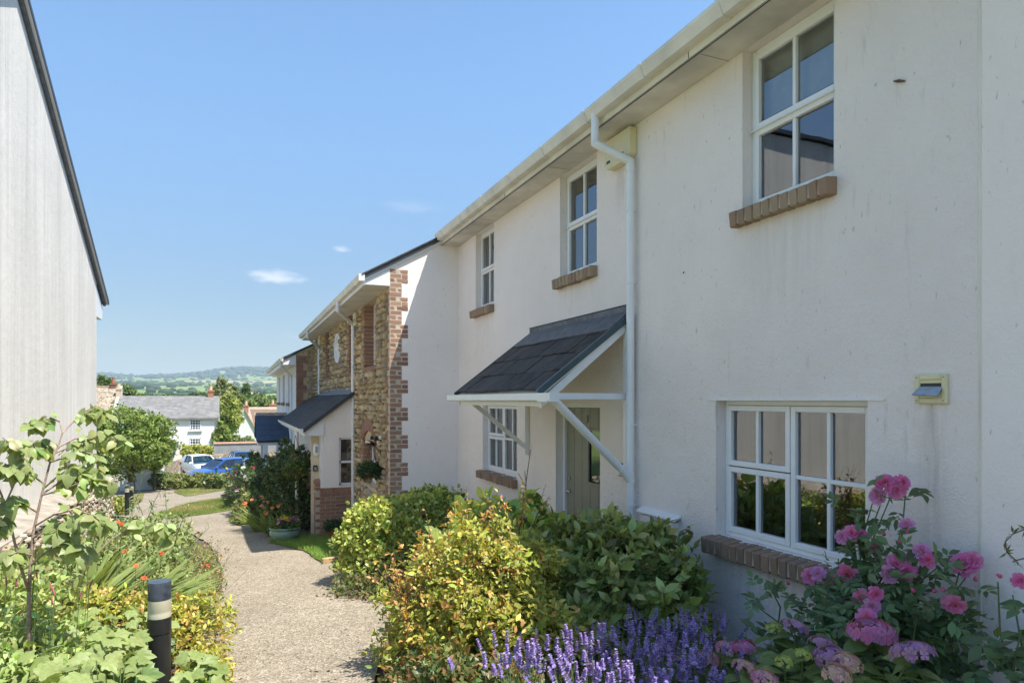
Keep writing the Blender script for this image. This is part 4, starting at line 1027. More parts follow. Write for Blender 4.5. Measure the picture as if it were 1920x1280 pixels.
# brick base: core, coursed bricks with a soldier course, and the taller pier
MB().box(1.545, SX - .003, PY + .005, PY + .2, -1.3, .10).box(1.465, 1.585, PY + .10, PY + .30, -1.3, .20).build('base_core', 'mortar', porch)
z = -1.06; i = 0
while z < .0:
    x = 1.537 - (i % 2) * .10
    while x < SX - .03:
        a, b_ = max(x, 1.537), min(x + .20, SX - .004); x += .20
        if b_ - a > .03: brick(porch, ((a + b_) / 2, PY + .05, z + CH / 2), (b_ - a - .009, .11, CH - .01))
    brick(porch, (1.525, PY + .20, z + CH / 2), (.13, .21 if i % 2 else .2, CH - .01))
    z += CH; i += 1
x = 1.537
while x < SX - .05: brick(porch, (x + .036, PY + .05, z + .052), (.065, .12, .10)); x += .0745
z += CH
for k in range(3): brick(porch, (1.525, PY + .20, z - CH + .08 + k * CH), (.13, .21, CH - .01))
brick(porch, (1.525, PY + .20, .215), (.15, .23, .06))
# cream inner panel of the entrance, oval lamp, key safe, slim post
MB().box(1.40, 1.602, PY + .32, PY + .36, -1.2, 1.2).build('entrance_panel', simple('cream_panel', (.68, .58, .40), .6), porch)
MB().box(1.555, 1.604, PY + .02, PY + .32, .12, 1.2).build('corner_board', 'white', porch)
lm = MB().lathe([(.0, -.12), (.045, -.11), (.062, -.05), (.062, .05), (.045, .11), (0, .12)], (0, 0, 0), 16).build('wall_lamp', 'white', porch, smooth=True)
lm.matrix_basis = Matrix.Translation((1.50, PY + .30, .86)) @ Matrix.Diagonal((1, .6, 1.1, 1))
MB().box(1.475, 1.525, PY + .25, PY + .262, .80, .92).build('lamp_glass', 'headlight', porch)
k2 = MB().box(1.44, 1.52, PY + .27, PY + .32, .43, .55).build('key_safe', 'black', porch, bevel=.008)
MB().box(1.455, 1.505, PY + .262, PY + .27, .45, .52).build('dial_cover', 'grey_plastic', k2)
MB().tube([(1.20, 14.6, 1.22), (1.20, 14.6, -1.2)], .035, 12).build('downpipe', 'white', porch, smooth=True, auto=40)
# small wall light over the basket bracket
wl = MB().box(SX - .16, SX - .04, 10.78, 10.82, 1.19, 1.215).tube([(SX - .05, 10.8, 1.22), (SX - .05, 10.8, .95)], .008, 6).tube([(SX - .05, 10.8, .98), (SX - .2, 10.8, 1.19)], .007, 6)
wl = wl.build('basket_bracket', 'black', sh)
for q in range(3): MB().lathe([(.0, -.03), (.025, -.028), (.032, 0), (.02, .03), (0, .034)], (SX - .06 - q * .07, 10.76, 1.235), 10).build('flood_lamp', 'black' if q else 'white', wl, smooth=True)

# ================================================================== THIRD HOUSE further down
TX, TY0, TY1, TZ = 1.673, SY1, 30.4, 2.88
th = thing('white_house', (TX, 25.5, -1.6), 'white fronted house with brick and stone end wall beyond the stone house', 'house')
def tz(x): return 3.10 + (x - 1.30) * .5
MB().prism([(TX + .002, -2.4), (3.5, -2.4), (3.5, tz(3.5) - .1), (TX + .002, tz(TX) - .1)], 'y', TY0 - .01, TY0 + .2).build('end_wall', 'sandmortar', th)
z = -1.6; i = 0
while z < tz(TX) - .16:
    L_ = (.20, .29)[(i // 3) % 2]
    if i % 2: brick(th, (TX + L_ / 2, TY0 + .02, z + CH / 2), (L_ - .008, .12, CH - .01))
    else: brick(th, (TX + .05, TY0 + .02, z + CH / 2), (.095, .12, CH - .01)); brick(th, (TX + .1 + (L_ - .1) / 2, TY0 + .02, z + CH / 2), (L_ - .108, .12, CH - .01))
    z += CH; i += 1
rubble(th, fy(TY0 - .012), TX + .29, SX, lambda u: -1.4, lambda u: tz(u) - .12, [], 'stone', 'stone_j', STONES, 21, 150, (.1, .2), (.12, .3))
tw = [(22.6, 23.8, 1.75, 2.75), (25.4, 26.5, 1.75, 2.75), (28.0, 29.0, 1.75, 2.75)]
wall_x('front_wall', TX, TY0 - .01, TY1, -2.6, TZ, tw, .12, 'cottage', th)
for q in tw:
    window(th, TX + .08, *q, A2, [(0, 1, 0, 1, 'curtain')]); brick_sill(th, TX, q[0], q[1], q[2], .1, 'brick_brown')
MB().prism([(1.30, tz(1.30)), (5, tz(5)), (5, tz(5) - .07), (1.33, tz(1.33) - .07)], 'y', TY0 - .08, TY1 + .1).build('roof', 'verge', th)
MB().prism([(1.33, TZ), (TX - .003, TZ), (TX - .003, tz(TX) - .1), (1.33, tz(1.33) - .1)], 'y', TY0 - .03, TY0 + .02).build('eave_box_end', 'white', th)
MB().box(1.33, TX, TY0 + .02, TY1, TZ - .01, TZ).build('soffit', 'white_dirty', th)
MB().box(1.315, 1.33, TY0 - .03, TY1, TZ - .01, 3.06).build('fascia', 'white', th)
swept_gutter('gutter', 1.225, 1.314, 2.98, 3.08, TY0 - .08, TY1, 'white_dirty', th)
downpipe(th, [(1.27, 21.1, 3.0), (1.27, 21.1, 2.86), (TX - .05, 21.9, 2.6), (TX - .05, 21.9, -1.6)], .036, 'white')
# gabled slate porch with red ridge on white posts
gp_ = MB(); GX0, GX1, GYa, GYm, GYb, gze, gzr = .64, TX, 23.0, 24.3, 25.6, .56, 1.38
gp_.prism([(GYa, gze - .05), (GYm, gzr - .05), (GYb, gze - .05), (GYb - .05, gze - .09), (GYm, gzr - .11), (GYa + .05, gze - .09)], 'x', GX0 + .03, GX1)
gpo = gp_.build('gabled_porch', 'verge', th); gpo['label'] = 'small gabled porch with blue slates and red ridge tiles'
ag = math.atan2(gzr - gze, GYm - GYa); Lg = math.hypot(gzr - gze, GYm - GYa)
for sgn in (1, -1):
    for r_i in range(5):
        x = GX0 - (r_i % 2) * .11
        while x < GX1:
            a, b_ = max(x, GX0), min(x + .22, GX1); x += .22
            if b_ - a < .04: continue
            t0, t1 = r_i / 5 - .02, min(1, (r_i + 1.2) / 5); tm_ = (t0 + t1) / 2
            ym = (GYa + (GYm - GYa) * tm_) if sgn > 0 else (GYb - (GYb - GYm) * tm_)
            mt = Matrix.Translation(((a + b_) / 2, ym, gze + (gzr - gze) * tm_ - .02)) @ Matrix.Rotation(sgn * (ag - .02), 4, 'X') @ Matrix.Diagonal((b_ - a - .005, Lg * (t1 - t0), .012, 1))
            inst(BR['slate_blue'][(r_i + int(x * 9)) % 5], 'slate', gpo, mt)
x = GX0 - .02
while x < GX1: MB().prism([(GYm - .11, gzr - .07), (GYm, gzr + .035), (GYm + .11, gzr - .07), (GYm, gzr - .0)], 'x', x, min(x + .29, GX1)).build('ridge_tile', 'red_tile', gpo); x += .30
MB().box(GX0 + .06, GX1, GYa + .12, GYa + .17, gze - .19, gze - .075).box(GX0 + .06, GX1, GYb - .17, GYb - .12, gze - .19, gze - .075).box(GX0 + .06, GX0 + .11, GYa + .17, GYb - .17, gze - .19, gze - .075).build('frame', 'white', gpo)
for xx, yy in ((.93, GYa + .15), (.93, GYb - .15), (1.30, GYa + .15), (1.52, GYa + .15)):
    w_ = .07 if xx < 1 else .045
    MB().box(xx - w_, xx + w_, yy - w_, yy + w_, -2.0, gze - .19).build('post', 'white', gpo, bevel=.01)

# ================================================================== LEFT HOUSE: big weathered gable over a stone base
LX = -2.6
lh = thing('gable_house', (LX, 8, -.6), 'tall weathered white gable wall with black verge over a rubble base', 'house')
va = onX(195, 565, LX); vb = onX(40, 0, LX); vsl = (vb.z - va.z) / (va.y - vb.y)
LR = 10.3
def lz(y): return va.z + (va.y - y) * vsl if y > LR else va.z + (va.y - LR) * vsl - (LR - y) * vsl
CYL = 15.8
MB().prism([(CYL, -2.0), (CYL, lz(CYL) - .14), (LR, lz(LR) - .14), (4.8, lz(4.8) - .14), (4.8, -1.2)], 'x', LX - .25, LX).build('gable_wall', 'render_left', lh)
MB().box(LX - 7, LX - .25, CYL - .2, CYL, -2.2, lz(CYL) - .3).box(LX - 7, LX - .25, 4.8, 5.0, -2.2, lz(4.8) - .3).build('side_wall', 'render_left', lh)
MB().prism([(va.y, lz(va.y)), (LR, lz(LR)), (LR, lz(LR) - .08), (va.y - .02, lz(va.y) - .075)], 'x', LX - 7, LX + .10).prism([(LR, lz(LR)), (4.0, lz(4.0)), (4.0, lz(4.0) - .08), (LR, lz(LR) - .08)], 'x', LX - 7, LX + .10).build('roof', 'verge', lh)
MB().prism([(va.y - .06, lz(va.y - .06) - .087), (LR + .02, lz(LR + .02) - .087), (LR + .02, lz(LR + .02) - .18), (va.y - .12, lz(va.y - .12) - .18)], 'x', LX + .002, LX + .05).build('barge_board', 'lead', lh)
MB().prism([(va.y - .02, lz(va.y - .02) - .076), (LR + .02, lz(LR + .02) - .076), (LR + .02, lz(LR + .02) - .1), (va.y - .05, lz(va.y - .05) - .1)], 'x', LX + .051, LX + .09).build('verge_strip', 'white', lh)
MB().prism([(CYL - .1, lz(CYL - .1) - .25), (va.y - .16, lz(va.y - .16) - .25), (va.y - .2, lz(va.y) - .42), (CYL - .1, lz(va.y) - .42)], 'x', LX - .3, LX + .001).build('eave_box_end', 'white', lh)
BXL = -2.28; zb_ = onX(140, 938, BXL).z; YE = onX(210, 900, BXL).y
base = MB().prism([(LX - .2, -2.2), (BXL, -2.2), (BXL, zb_), (LX - .001, zb_ + .09), (LX - .2, zb_ + .09)], 'y', 1.0, YE).build('stone_base', simple('old_cement', (.30, .265, .22), .95, var=.3, scale=5, bmp=.5), lh)
base['label'] = 'rubble stone base wall with sloping cement ledge'
rubble(lh, lambda u, v_: ((BXL, u, v_), Vector((0, 1, 0)), Vector((0, 0, 1)), Vector((1, 0, 0))), 8.6, YE - .01, lambda u: G0(u) - .05, lambda u: zb_ + .01, [], 'lstone', 'lstone_j', LST, 31, 300, (.07, .15), (.10, .30), .05)
pv = onX(126, 868, LX); vv_ = MB().box(LX - .001, LX + .02, pv.y - .12, pv.y + .12, pv.z - .05, pv.z + .05).build('vent', 'grey_plastic', lh)
for k in range(3): zz = pv.z + .14 + k * .09; MB().box(LX - .001, LX + .012, pv.y - .12 + k * .03, pv.y + .12 + k * .03, zz, zz + .03).build('vent_slat', 'cottage_grey', lh)

# ================================================================== VILLAGE BEYOND
def gable_roof(mb, x0, x1, y0, y1, ze_, zr_, th_=.15, ov=.25):
    ym = (y0 + y1) / 2
    k = (zr_ - ze_) / (ym - y0)
    mb.prism([(y0 - ov, ze_ - ov * k), (ym, zr_), (y1 + ov, ze_ - ov * k), (y1 + ov, ze_ - ov * k - th_), (ym, zr_ - th_), (y0 - ov, ze_ - ov * k - th_)], 'x', x0, x1)
def ywindow(parent, x0, x1, z0, z1, Y, nx, nz_, bar=.045, fr_=.08, sill=True):
    mb = MB(); mb.box(x0, x0 + fr_, Y - .05, Y + .02, z0, z1).box(x1 - fr_, x1, Y - .05, Y + .02, z0, z1).box(x0, x1, Y - .05, Y + .02, z1 - fr_, z1).box(x0, x1, Y - .05, Y + .02, z0, z0 + fr_)
    for i in range(1, nx): xx = x0 + (x1 - x0) * i / nx; mb.box(xx - bar / 2, xx + bar / 2, Y - .04, Y + .01, z0 + fr_, z1 - fr_)
    for i in range(1, nz_): zz = z0 + (z1 - z0) * i / nz_; b2 = bar * (1.7 if i == nz_ // 2 else 1); mb.box(x0 + fr_, x1 - fr_, Y - .039, Y + .011, zz - b2 / 2, zz + b2 / 2)
    if sill: mb.box(x0 - .12, x1 + .12, Y - .14, Y, z0 - .11, z0)
    w_ = mb.build('window', 'white', parent)
    MB().quad((x0, Y - .012, z0), (x1, Y - .012, z0), (x1, Y - .012, z1), (x0, Y - .012, z1)).build('pane', simple('dark_pane', (.05, .055, .06), .08), w_, recalc=False)
    return w_
CYF = 70.0
def cx(px): return onY(px, 800, CYF).x
def cz_(px, py): return onY(px, py, CYF).z
ct = thing('cottage', (cx(310), CYF + 3, cz_(408, 858)), 'whitewashed cottage with lichened slate roof and two brick chimneys', 'house')
zb0, ze0 = cz_(408, 858) - .8, cz_(320, 783)
MB().box(cx(214), cx(409), CYF, CYF + 6.5, zb0, ze0 + .05).build('wall', 'cottage', ct)
zr0 = onY(315, 742, CYF + 3.25).z
rf = MB(); gable_roof(rf, cx(213), cx(411), CYF, CYF + 6.5, ze0 + .12, zr0); rf.build('roof', 'far_slate', ct)
MB().prism([(CYF, ze0), (CYF + 3.25, zr0 - .1), (CYF + 6.5, ze0)], 'x', cx(408.5), cx(409.2)).build('gable', 'cottage', ct)
MB().box(cx(214), cx(410), CYF - .2, CYF - .09, ze0 - .12, ze0 + .02).build('gutter', 'cottage_grey', ct)
for (a, b_, c, d) in ((305.5, 325.5, 807, 786), (356, 376.5, 806, 786), (356, 376.5, 843, 821)):
    ywindow(ct, cx(a), cx(b_), cz_(366, c), cz_(366, d), CYF, 4, 4)
MB().box(cx(312), cx(327), CYF - .06, CYF, cz_(320, 856), cz_(320, 828)).build('door', 'cottage_grey', ct)
hood = MB(); hp = [(cx(319.5) + 0.72 * math.cos(R(a)), cz_(320, 832) + .5 * math.sin(R(a))) for a in range(0, 181, 20)]
hood.prism(hp + [(q[0] * 1 + (cx(319.5) - q[0]) * .22, q[1] - .12) for q in hp[::-1]], 'y', CYF - .9, CYF).build('door_hood', 'cottage_grey', ct)
def chimney(parent, px0, px1, pyb, pyt, Y, mat='chimney_brick', pot='pot_buff', ppx=3, pph=8):
    a, b_ = onY(px0, pyb, Y), onY(px1, pyt, Y); w_ = b_.x - a.x
    c = MB().box(a.x, b_.x, Y, Y + .6, a.z, b_.z).box(a.x - .05, b_.x + .05, Y - .05, Y + .65, b_.z - .18, b_.z - .05).build('chimney', mat, parent)
    MB().lathe([(.17, 0), (.14, pph * Y / F * .8), (.17, pph * Y / F)], ((a.x + b_.x) / 2, Y + .3, b_.z), 10).build('chimney_pot', pot, c)
chimney(ct, 389.5, 400, 750, 731, CYF + 3); chimney(ct, 217, 226, 752, 727, CYF + 3, 'pot_buff')
# rubble-roofed neighbour, left
nb_ = thing('cottage', (cx(185), CYF + 3, zb0 + .5), 'old neighbour with mottled stone roof and dark chimney left of the white cottage', 'house')
zr1 = onY(195, 725, CYF + 5).z; ze1 = onY(195, 772, CYF + .5).z
MB().box(cx(120), cx(208), CYF + .5, CYF + 9.5, zb0, ze1 + .1).build('wall', 'cottage_grey', nb_)
rf = MB(); gable_roof(rf, cx(118), cx(208), CYF + .5, CYF + 9.5, ze1 + .2, zr1); rf.build('roof', 'far_rubble', nb_)
MB().box(cx(118), cx(208), CYF + 4.8, CYF + 5.2, zr1 - .08, zr1 + .12).build('ridge', 'red_tile', nb_)
MB().prism([(CYF - .1, ze1 - .3), (CYF + 5, zr1 + .1), (CYF + 5, zb0), (CYF - .1, zb0)], 'x', cx(208.5), cx(213.5)).build('parapet', 'cottage', nb_)
chimney(nb_, 207, 216.5, 745, 718, CYF + 4.6, simple('brown_stack', (.20, .11, .08), .9), 'terracotta', 3, 9)
# white gabled house with red tiles, right
gh = thing('gabled_cottage', (onY(460, 830, 86).x, 89, -6), 'pale gabled cottage with red tiled roof behind the garden wall', 'house')
def hx(px): return onY(px, 800, 86).x
def hz_(py): return onY(455, py, 86).z
MB().prism([(hx(425), -8), (hx(425), hz_(792)), (hx(433), hz_(782)), (hx(448), hz_(776)), (hx(459), hz_(767)), (hx(478), hz_(800)), (hx(481), hz_(812)), (hx(481), -8)], 'y', 86, 86.4).build('gable_wall', 'gable_white', gh)
MB().box(hx(427), hx(477), 86.4, 97, -8, hz_(800)).build('wall', 'gable_white', gh)
MB().prism([(hx(459), hz_(765)), (hx(482), hz_(808)), (hx(482), hz_(812)), (hx(459), hz_(769))], 'y', 85.8, 97).prism([(hx(459), hz_(765)), (hx(424), hz_(794)), (hx(424), hz_(798)), (hx(459), hz_(769))], 'y', 86.4, 97).build('roof', 'red_tile', gh)
MB().prism([(hx(470), hz_(768)), (hx(540), hz_(768)), (hx(540), hz_(812)), (hx(481), hz_(812))], 'y', 90, 90.3).prism([(90, hz_(812)), (94, hz_(764)), (94, hz_(768)), (90, hz_(816))], 'x', hx(466), hx(540)).build('wing_roof', 'red_tile', gh)
chimney(gh, 457, 466, 775, 759, 88); chimney(gh, 505, 518, 772, 757, 94)
ywindow(gh, hx(442.5), hx(449.5), hz_(813), hz_(799), 86, 2, 2, .06, .08)
# grey garden wall with red coping
gw = thing('garden_wall', (onY(440, 850, 66).x, 66, G0(66)), 'grey rendered garden wall with red coping below the gabled cottage', 'wall')
gx0, gx1 = onY(401, 840, 66).x, onY(560, 840, 66).x
gzt = onY(440, 831, 66).z
MB().box(gx0, gx1, 66, 66.4, G0(66) - 1, gzt).build('wall', 'cottage_grey', gw)
MB().prism([(65.92, gzt), (66.2, gzt + .14), (66.48, gzt)], 'x', gx0 - .05, gx1).build('coping', 'coping', gw)
# rubble retaining wall behind the cars
rwl = MB(); pts_ = [onY(262, 897, 50), onY(300, 882, 53), onY(332, 862, 58), onY(372, 855, 62), onY(430, 850, 64), onY(560, 842, 64)]
for i in range(len(pts_) - 1):
    a, b_ = pts_[i], pts_[i + 1]
    for dy in (0,):
        k = len(rwl.v)
        rwl.v += [(a.x, a.y, G0(a.y) - 1.2), (b_.x, b_.y, G0(b_.y) - 1.2), (b_.x, b_.y, b_.z), (a.x, a.y, a.z), (a.x, a.y + .5, G0(a.y) - 1.2), (b_.x, b_.y + .5, G0(b_.y) - 1.2), (b_.x, b_.y + .5, b_.z), (a.x, a.y + .5, a.z)]
        rwl.f += [tuple(q + k for q in f) for f in ((0, 1, 2, 3), (3, 2, 6, 7), (5, 4, 7, 6), (0, 3, 7, 4), (1, 5, 6, 2))]
tag(rwl.build('stone_wall', 'far_rubble'), 'low rubble retaining wall curving behind the parked cars', 'wall')
# terrace behind the retaining wall
poly_sheet('cottage_garden', [(-14, 60), (-5.2, 58.7), (-3.2, 62.8), (1, 64.4), (9, 64.4), (9, 71), (-16, 71)], .35, 'lawn')
# low white outbuilding with slate roof
ob = thing('outbuilding', (onY(250, 890, 41).x, 42, G0(41)), 'low white outbuilding with grey slate roof under the round tree', 'building')
ox0, ox1 = onY(225, 880, 41).x, onY(300, 880, 41).x; oz = onY(240, 872, 41).z
MB().box(ox0, ox1, 41, 43.4, G0(42) - .6, oz).build('wall', 'cottage', ob)
MB().prism([(40.85, oz - .02), (43.5, oz + .95), (43.5, oz + .85), (40.85, oz - .1)], 'x', ox0 - .02, ox1 + .1).build('roof', 'far_slate', ob)
MB().prism([(41, oz - .05), (43.4, oz + .82), (43.4, oz - .05)], 'x', ox0, ox0 + .1).build('gable', 'cottage', ob)

# ================================================================== CARS
def car(label, loc, rz, paintm, group=None):
    t = thing('parked_car', loc, label, 'car', group, rz)
    # stations along the length (y forward): half width, sill z, belt z
    st = [(-2.0, .70, .42, .78), (-1.9, .80, .28, .92), (-1.3, .86, .22, .98), (0, .88, .20, .96), (1.0, .87, .22, .93), (1.55, .82, .24, .82), (1.95, .72, .30, .66), (2.05, .60, .40, .56)]
    mb = MB(); rings = []
    for y, hw, zs, zb in st:
        rings.append([(-hw * .86, y, zs), (-hw, y, zs + (zb - zs) * .3), (-hw, y, zs + (zb - zs) * .7), (-hw * .93, y, zb), (0, y, zb + .03), (hw * .93, y, zb), (hw, y, zs + (zb - zs) * .7), (hw, y, zs + (zb - zs) * .3), (hw * .86, y, zs)])
    k = 9; mb.v = [p for r_ in rings for p in r_]
    for i in range(len(st) - 1):
        for j in range(k): a, b_ = i * k + j, i * k + (j + 1) % k; mb.f.append((a, b_, b_ + k, a + k))
    mb.f += [tuple(range(k)), tuple(range((len(st) - 1) * k, len(st) * k))[::-1]]
    mb.build('body', paintm, t, smooth=True, local=True, auto=50)
    b0 = [(-.80, -1.75, .95), (.80, -1.75, .95), (.80, .95, .95), (-.80, .95, .95)]; b1 = [(-.58, -1.45, 1.42), (.58, -1.45, 1.42), (.60, .15, 1.44), (-.60, .15, 1.44)]
    L_ = lambda p, q, u: tuple(p[i] + (q[i] - p[i]) * u for i in range(3))
    MB().quad(b0[3], b0[2], b1[2], b1[3]).build('windscreen', 'carglass', t, local=True)
    MB().quad(b0[1], b0[0], b1[0], b1[1]).build('rear_window', 'carglass', t, local=True)
    for s_ in (0, 1):
        p = (b0[1], b0[2], b1[2], b1[1]) if s_ else (b0[0], b0[3], b1[3], b1[0])
        for u0, u1 in ((.03, .30), (.33, .62), (.65, .97)):
            MB().quad(L_(p[0], p[1], u0), L_(p[0], p[1], u1), L_(p[3], p[2], u1), L_(p[3], p[2], u0)).build('side_window', 'carglass', t, local=True)
        for u in (.015, .315, .635, .985):
            a, b_ = L_(p[0], p[1], u), L_(p[3], p[2], u); MB().beam(a, b_, .05, .07).build('pillar', paintm if u in (.015, .985) else 'black', t, local=True)
        x = (.80 if s_ else -.80)
        MB().box(min(x, x * 1.25), max(x, x * 1.25), .72, .84, .96, 1.09).build('mirror', paintm, t, local=True, bevel=.03)
    rf_ = MB(); rr_ = []
    for y, hw, z in ((-1.52, .56, 1.40), (-1.2, .62, 1.46), (-.5, .64, 1.49), (.0, .62, 1.47), (.22, .58, 1.42)): rr_.append([(-hw, y, z - .03), (-hw * .7, y, z + .02), (0, y, z + .035), (hw * .7, y, z + .02), (hw, y, z - .03)])
    rf_.v = [p for r_ in rr_ for p in r_]
    for i in range(4):
        for j in range(4): a = i * 5 + j; rf_.f.append((a, a + 1, a + 6, a + 5))
    rf_.build('roof', paintm, t, smooth=True, local=True)
    MB().box(-.60, .60, -1.3, .0, .50, 1.0).build('seats', 'room', t, local=True)
    for x in (-.76, .76):
        for y in (-1.25, 1.30):
            wv_ = MB().tube([(x - .10, y, .31), (x + .10, y, .31)], .31, 18).build('wheel', 'tyre', t, local=True)
            sx = 1 if x > 0 else -1
            MB().tube([(x + sx * .101, y, .31), (x + sx * .115, y, .31)], .20, 14).build('rim', 'rim', wv_, local=True)
        sx = 1 if x > 0 else -1
        MB().prism([(1.70, .62), (2.0, .56), (1.98, .66), (1.72, .74)], 'x', min(sx * .56, sx * .80), max(sx * .56, sx * .80)).build('headlight', 'headlight', t, local=True)
        MB().box(min(sx * .60, sx * .81), max(sx * .60, sx * .81), -1.98, -1.78, .72, .92).build('tail_light', 'redlight', t, local=True)
    MB().box(-.45, .45, 1.99, 2.06, .42, .52).build('grille', 'black', t, local=True)
    MB().box(-.26, .26, 2.055, 2.07, .34, .44).build('number_plate', 'white', t, local=True)
    return t
def gpos(px, Y): p = onY(px, 880, Y); return (p.x, Y, G0(Y))
car('white hatchback parked facing the camera beside the stone wall', gpos(376, 52), R(200), 'car_white', 'cars parked below the cottage')
car('bright blue hatchback parked side on in front of the white car', gpos(417, 43.5), R(118), 'car_blue', 'cars parked below the cottage')
car('deep blue car parked furthest back against the stone wall', gpos(455, 57.5), R(190), 'car_navy', 'cars parked below the cottage')

# ================================================================== BOLLARDS
def bollard(loc, label, s_=1.0):
    t = thing('bollard', loc, label, 'bollard', 'black bollard lights along the path')
    x, y, z = loc; r = .065 * s_
    MB().lathe([(r * .96, -.1), (r * .96, .52), (r * .96, .565)], loc, 28).build('post', 'black', t, smooth=True, auto=40)
    MB().lathe([(r * 1.0, .568), (r * 1.0, .66)], loc, 28).build('collar', 'black', t, smooth=True, auto=40)
    MB().lathe([(r * .985, .66), (r * .985, .685), (r * .95, .693), (r * .985, .70), (r * .985, .765)], loc, 28).build('lens', 'lens', t, smooth=True, auto=40)
    MB().lathe([(r * .98, .765), (r * .98, .862), (r * .94, .872), (0, .874)], loc, 28).build('cap', 'black_top', t, smooth=True, auto=40)
    return t
bp = onY(299, 1090, 4.5); bollard((bp.x, 4.5, bp.z - .868), 'black bollard light with cream lens standing in the near left border')
for px, Y, lb in ((238, 21.6, 'nearer of the two far bollards by the left wall corner'), (246.5, 23.6, 'further of the two far bollards by the left wall corner')):
    q = onY(px, 900, Y); bollard((q.x, Y, G0(Y)), lb, .95)

# ================================================================== POTS, BASKETS, SMALL THINGS
def pot(name, loc, prof, mat, label, n_=28):
    t = thing(name, loc, label, 'plant pot')
    MB().lathe(prof, loc, n_).build('pot_body', mat, t, smooth=True, auto=60)
    MB().lathe([(max(p[0] for p in prof) * .86, prof[-1][1] - .03), (0.001, prof[-1][1] - .02)], loc, n_).build('compost', 'soil', t)
    return t
gpx = onG(535, 1017); GP = (gpx.x, gpx.y + .12, gpx.z)
pot('flower_pot', GP, [(.0, 0), (.17, 0), (.24, .06), (.275, .15), (.27, .215), (.25, .24), (.29, .262), (.285, .285), (.262, .285), (.24, .26)], 'glaze', 'squat green glazed pot at the corner of the small lawn')
tp = onG(627, 1012); TP = (tp.x, tp.y + .06, tp.z)
pot('flower_pot', TP, [(.0, 0), (.085, 0), (.12, .15), (.135, .15), (.14, .20), (.125, .20), (.115, .18)], 'terracotta', 'small terracotta pot against the brick porch base', 20)
def flowers(t, name, P, size, col, seed, mat='petal', petals=6, objs=True, up=(0, -.3, 1)):
    """small open flowers, each its own object sharing one of a few meshes"""
    rng = np.random.default_rng(seed)
    for i, p in enumerate(P):
        c = col[i % len(col)]
        key = (name, c, petals)
        if key not in FLM:
            tv = []; tf = []; tt = []
            for k in range(petals):
                a = 2 * math.pi * k / petals; ca, sa = math.cos(a), math.sin(a); b0_ = len(tv)
                for (u, v_, z) in ((0, 0, 0), (-.22, .3, .05), (.22, .3, .05), (-.17, .5, .02), (.17, .5, .02)): tv.append((u * ca - v_ * sa, u * sa + v_ * ca, z)); tt.append(np.array(c) * (1.0 if v_ > .1 else .8))
                tf += [(b0_, b0_ + 2, b0_ + 1), (b0_ + 1, b0_ + 2, b0_ + 4), (b0_ + 1, b0_ + 4, b0_ + 3)]
            FLM[key] = np_mesh(name, np.array(tv), np.array(tf), np.array(tt), mat)
        d = Vector(up) + Vector(rng.normal(0, .45, 3)); q = d.to_track_quat('Z', 'Y').to_matrix().to_4x4()
        s_ = size * rng.uniform(.75, 1.2)
        inst(FLM[key], name, t, Matrix.Translation(Vector(p)) @ q @ Matrix.Rotation(rng.uniform(0, 6.28), 4, 'Z') @ Matrix.Scale(s_, 4))
FLM = {}
pn, P_, D_, rg = shrub('pansy_plant', (GP[0], GP[1], GP[2] + .27), [(GP[0], GP[1], GP[2] + .30, .26, .26, .13)], 'yellow and purple pansies filling the green glazed pot', 160, 5, .05, (.07, .12, .03), ROUND, 'flowers', 51, ntwig=20)
YL, PU, MG = (.75, .55, .04), (.28, .05, .38), (.5, .08, .30)
sel = P_[P_[:, 2] > GP[2] + .36]
flowers(pn, 'flower', [q + [0, 0, .02] for q in sel[:60]], .075, [YL, YL, PU, MG, YL, (.7, .25, .3)], 52)
shrub('potted_plant', (TP[0], TP[1], TP[2] + .18), [(TP[0], TP[1], TP[2] + .24, .15, .15, .12)], 'dark bushy plant growing in the terracotta pot', 120, 5, .06, (.035, .065, .03), OVATE, 'plant', 53, ntwig=15)
# hanging baskets
def basket(loc, r, label, seed, hook, col, flow=None, hang=.0):
    t = thing('hanging_basket', loc, label, 'hanging basket', 'hanging baskets on the stone house')
    MB().lathe([(.02, -r * .75), (r * .6, -r * .6), (r * .95, -r * .15), (r, 0), (r * .95, 0)], loc, 20).build('basket', 'wicker', t, smooth=True)
    for k in range(3): a = k * 2.1; MB().tube([(loc[0] + r * .95 * math.cos(a), loc[1] + r * .95 * math.sin(a), loc[2]), hook], .004, 4).build('chain', 'black', t)
    rng = np.random.default_rng(seed)
    P, D = crown_tips(rng, [(loc[0], loc[1], loc[2] + r * .3, r * 1.15, r * 1.15, r * .75), (loc[0], loc[1], loc[2] - r * .2, r * 1.2, r * 1.2, r * .5)], 260, loc[2] - r * .7)
    p, d, nn = rosettes(rng, P, D, 5, .9, .1)
    leaves('foliage', OVATE, p, d, nn, .055 * (1 + .2 * rng.standard_normal(len(p))).clip(.5, 1.5), cols(rng, col, len(p), .3), 'leaf', t)
    if flow: flowers(t, 'flower', P[:flow[0]], .05, flow[1], seed + 1)
    return t
b1 = onY(692, 880, 11.4); basket((SX - .22, 10.85, onX(692, 884, SX - .22).z), .15, 'dark trailing hanging basket beside the brick quoins', 61, (SX - .2, 10.8, 1.19), (.035, .06, .02))
b2 = onY(554, 880, 13.9); basket((b2.x, 13.9, b2.z), .17, 'hanging basket of orange flowers under the porch gutter', 63, (b2.x, 13.9, 1.15), [(.05, .09, .025), (.09, .13, .03)], (24, [(.5, .14, .03), (.6, .3, .05)]))
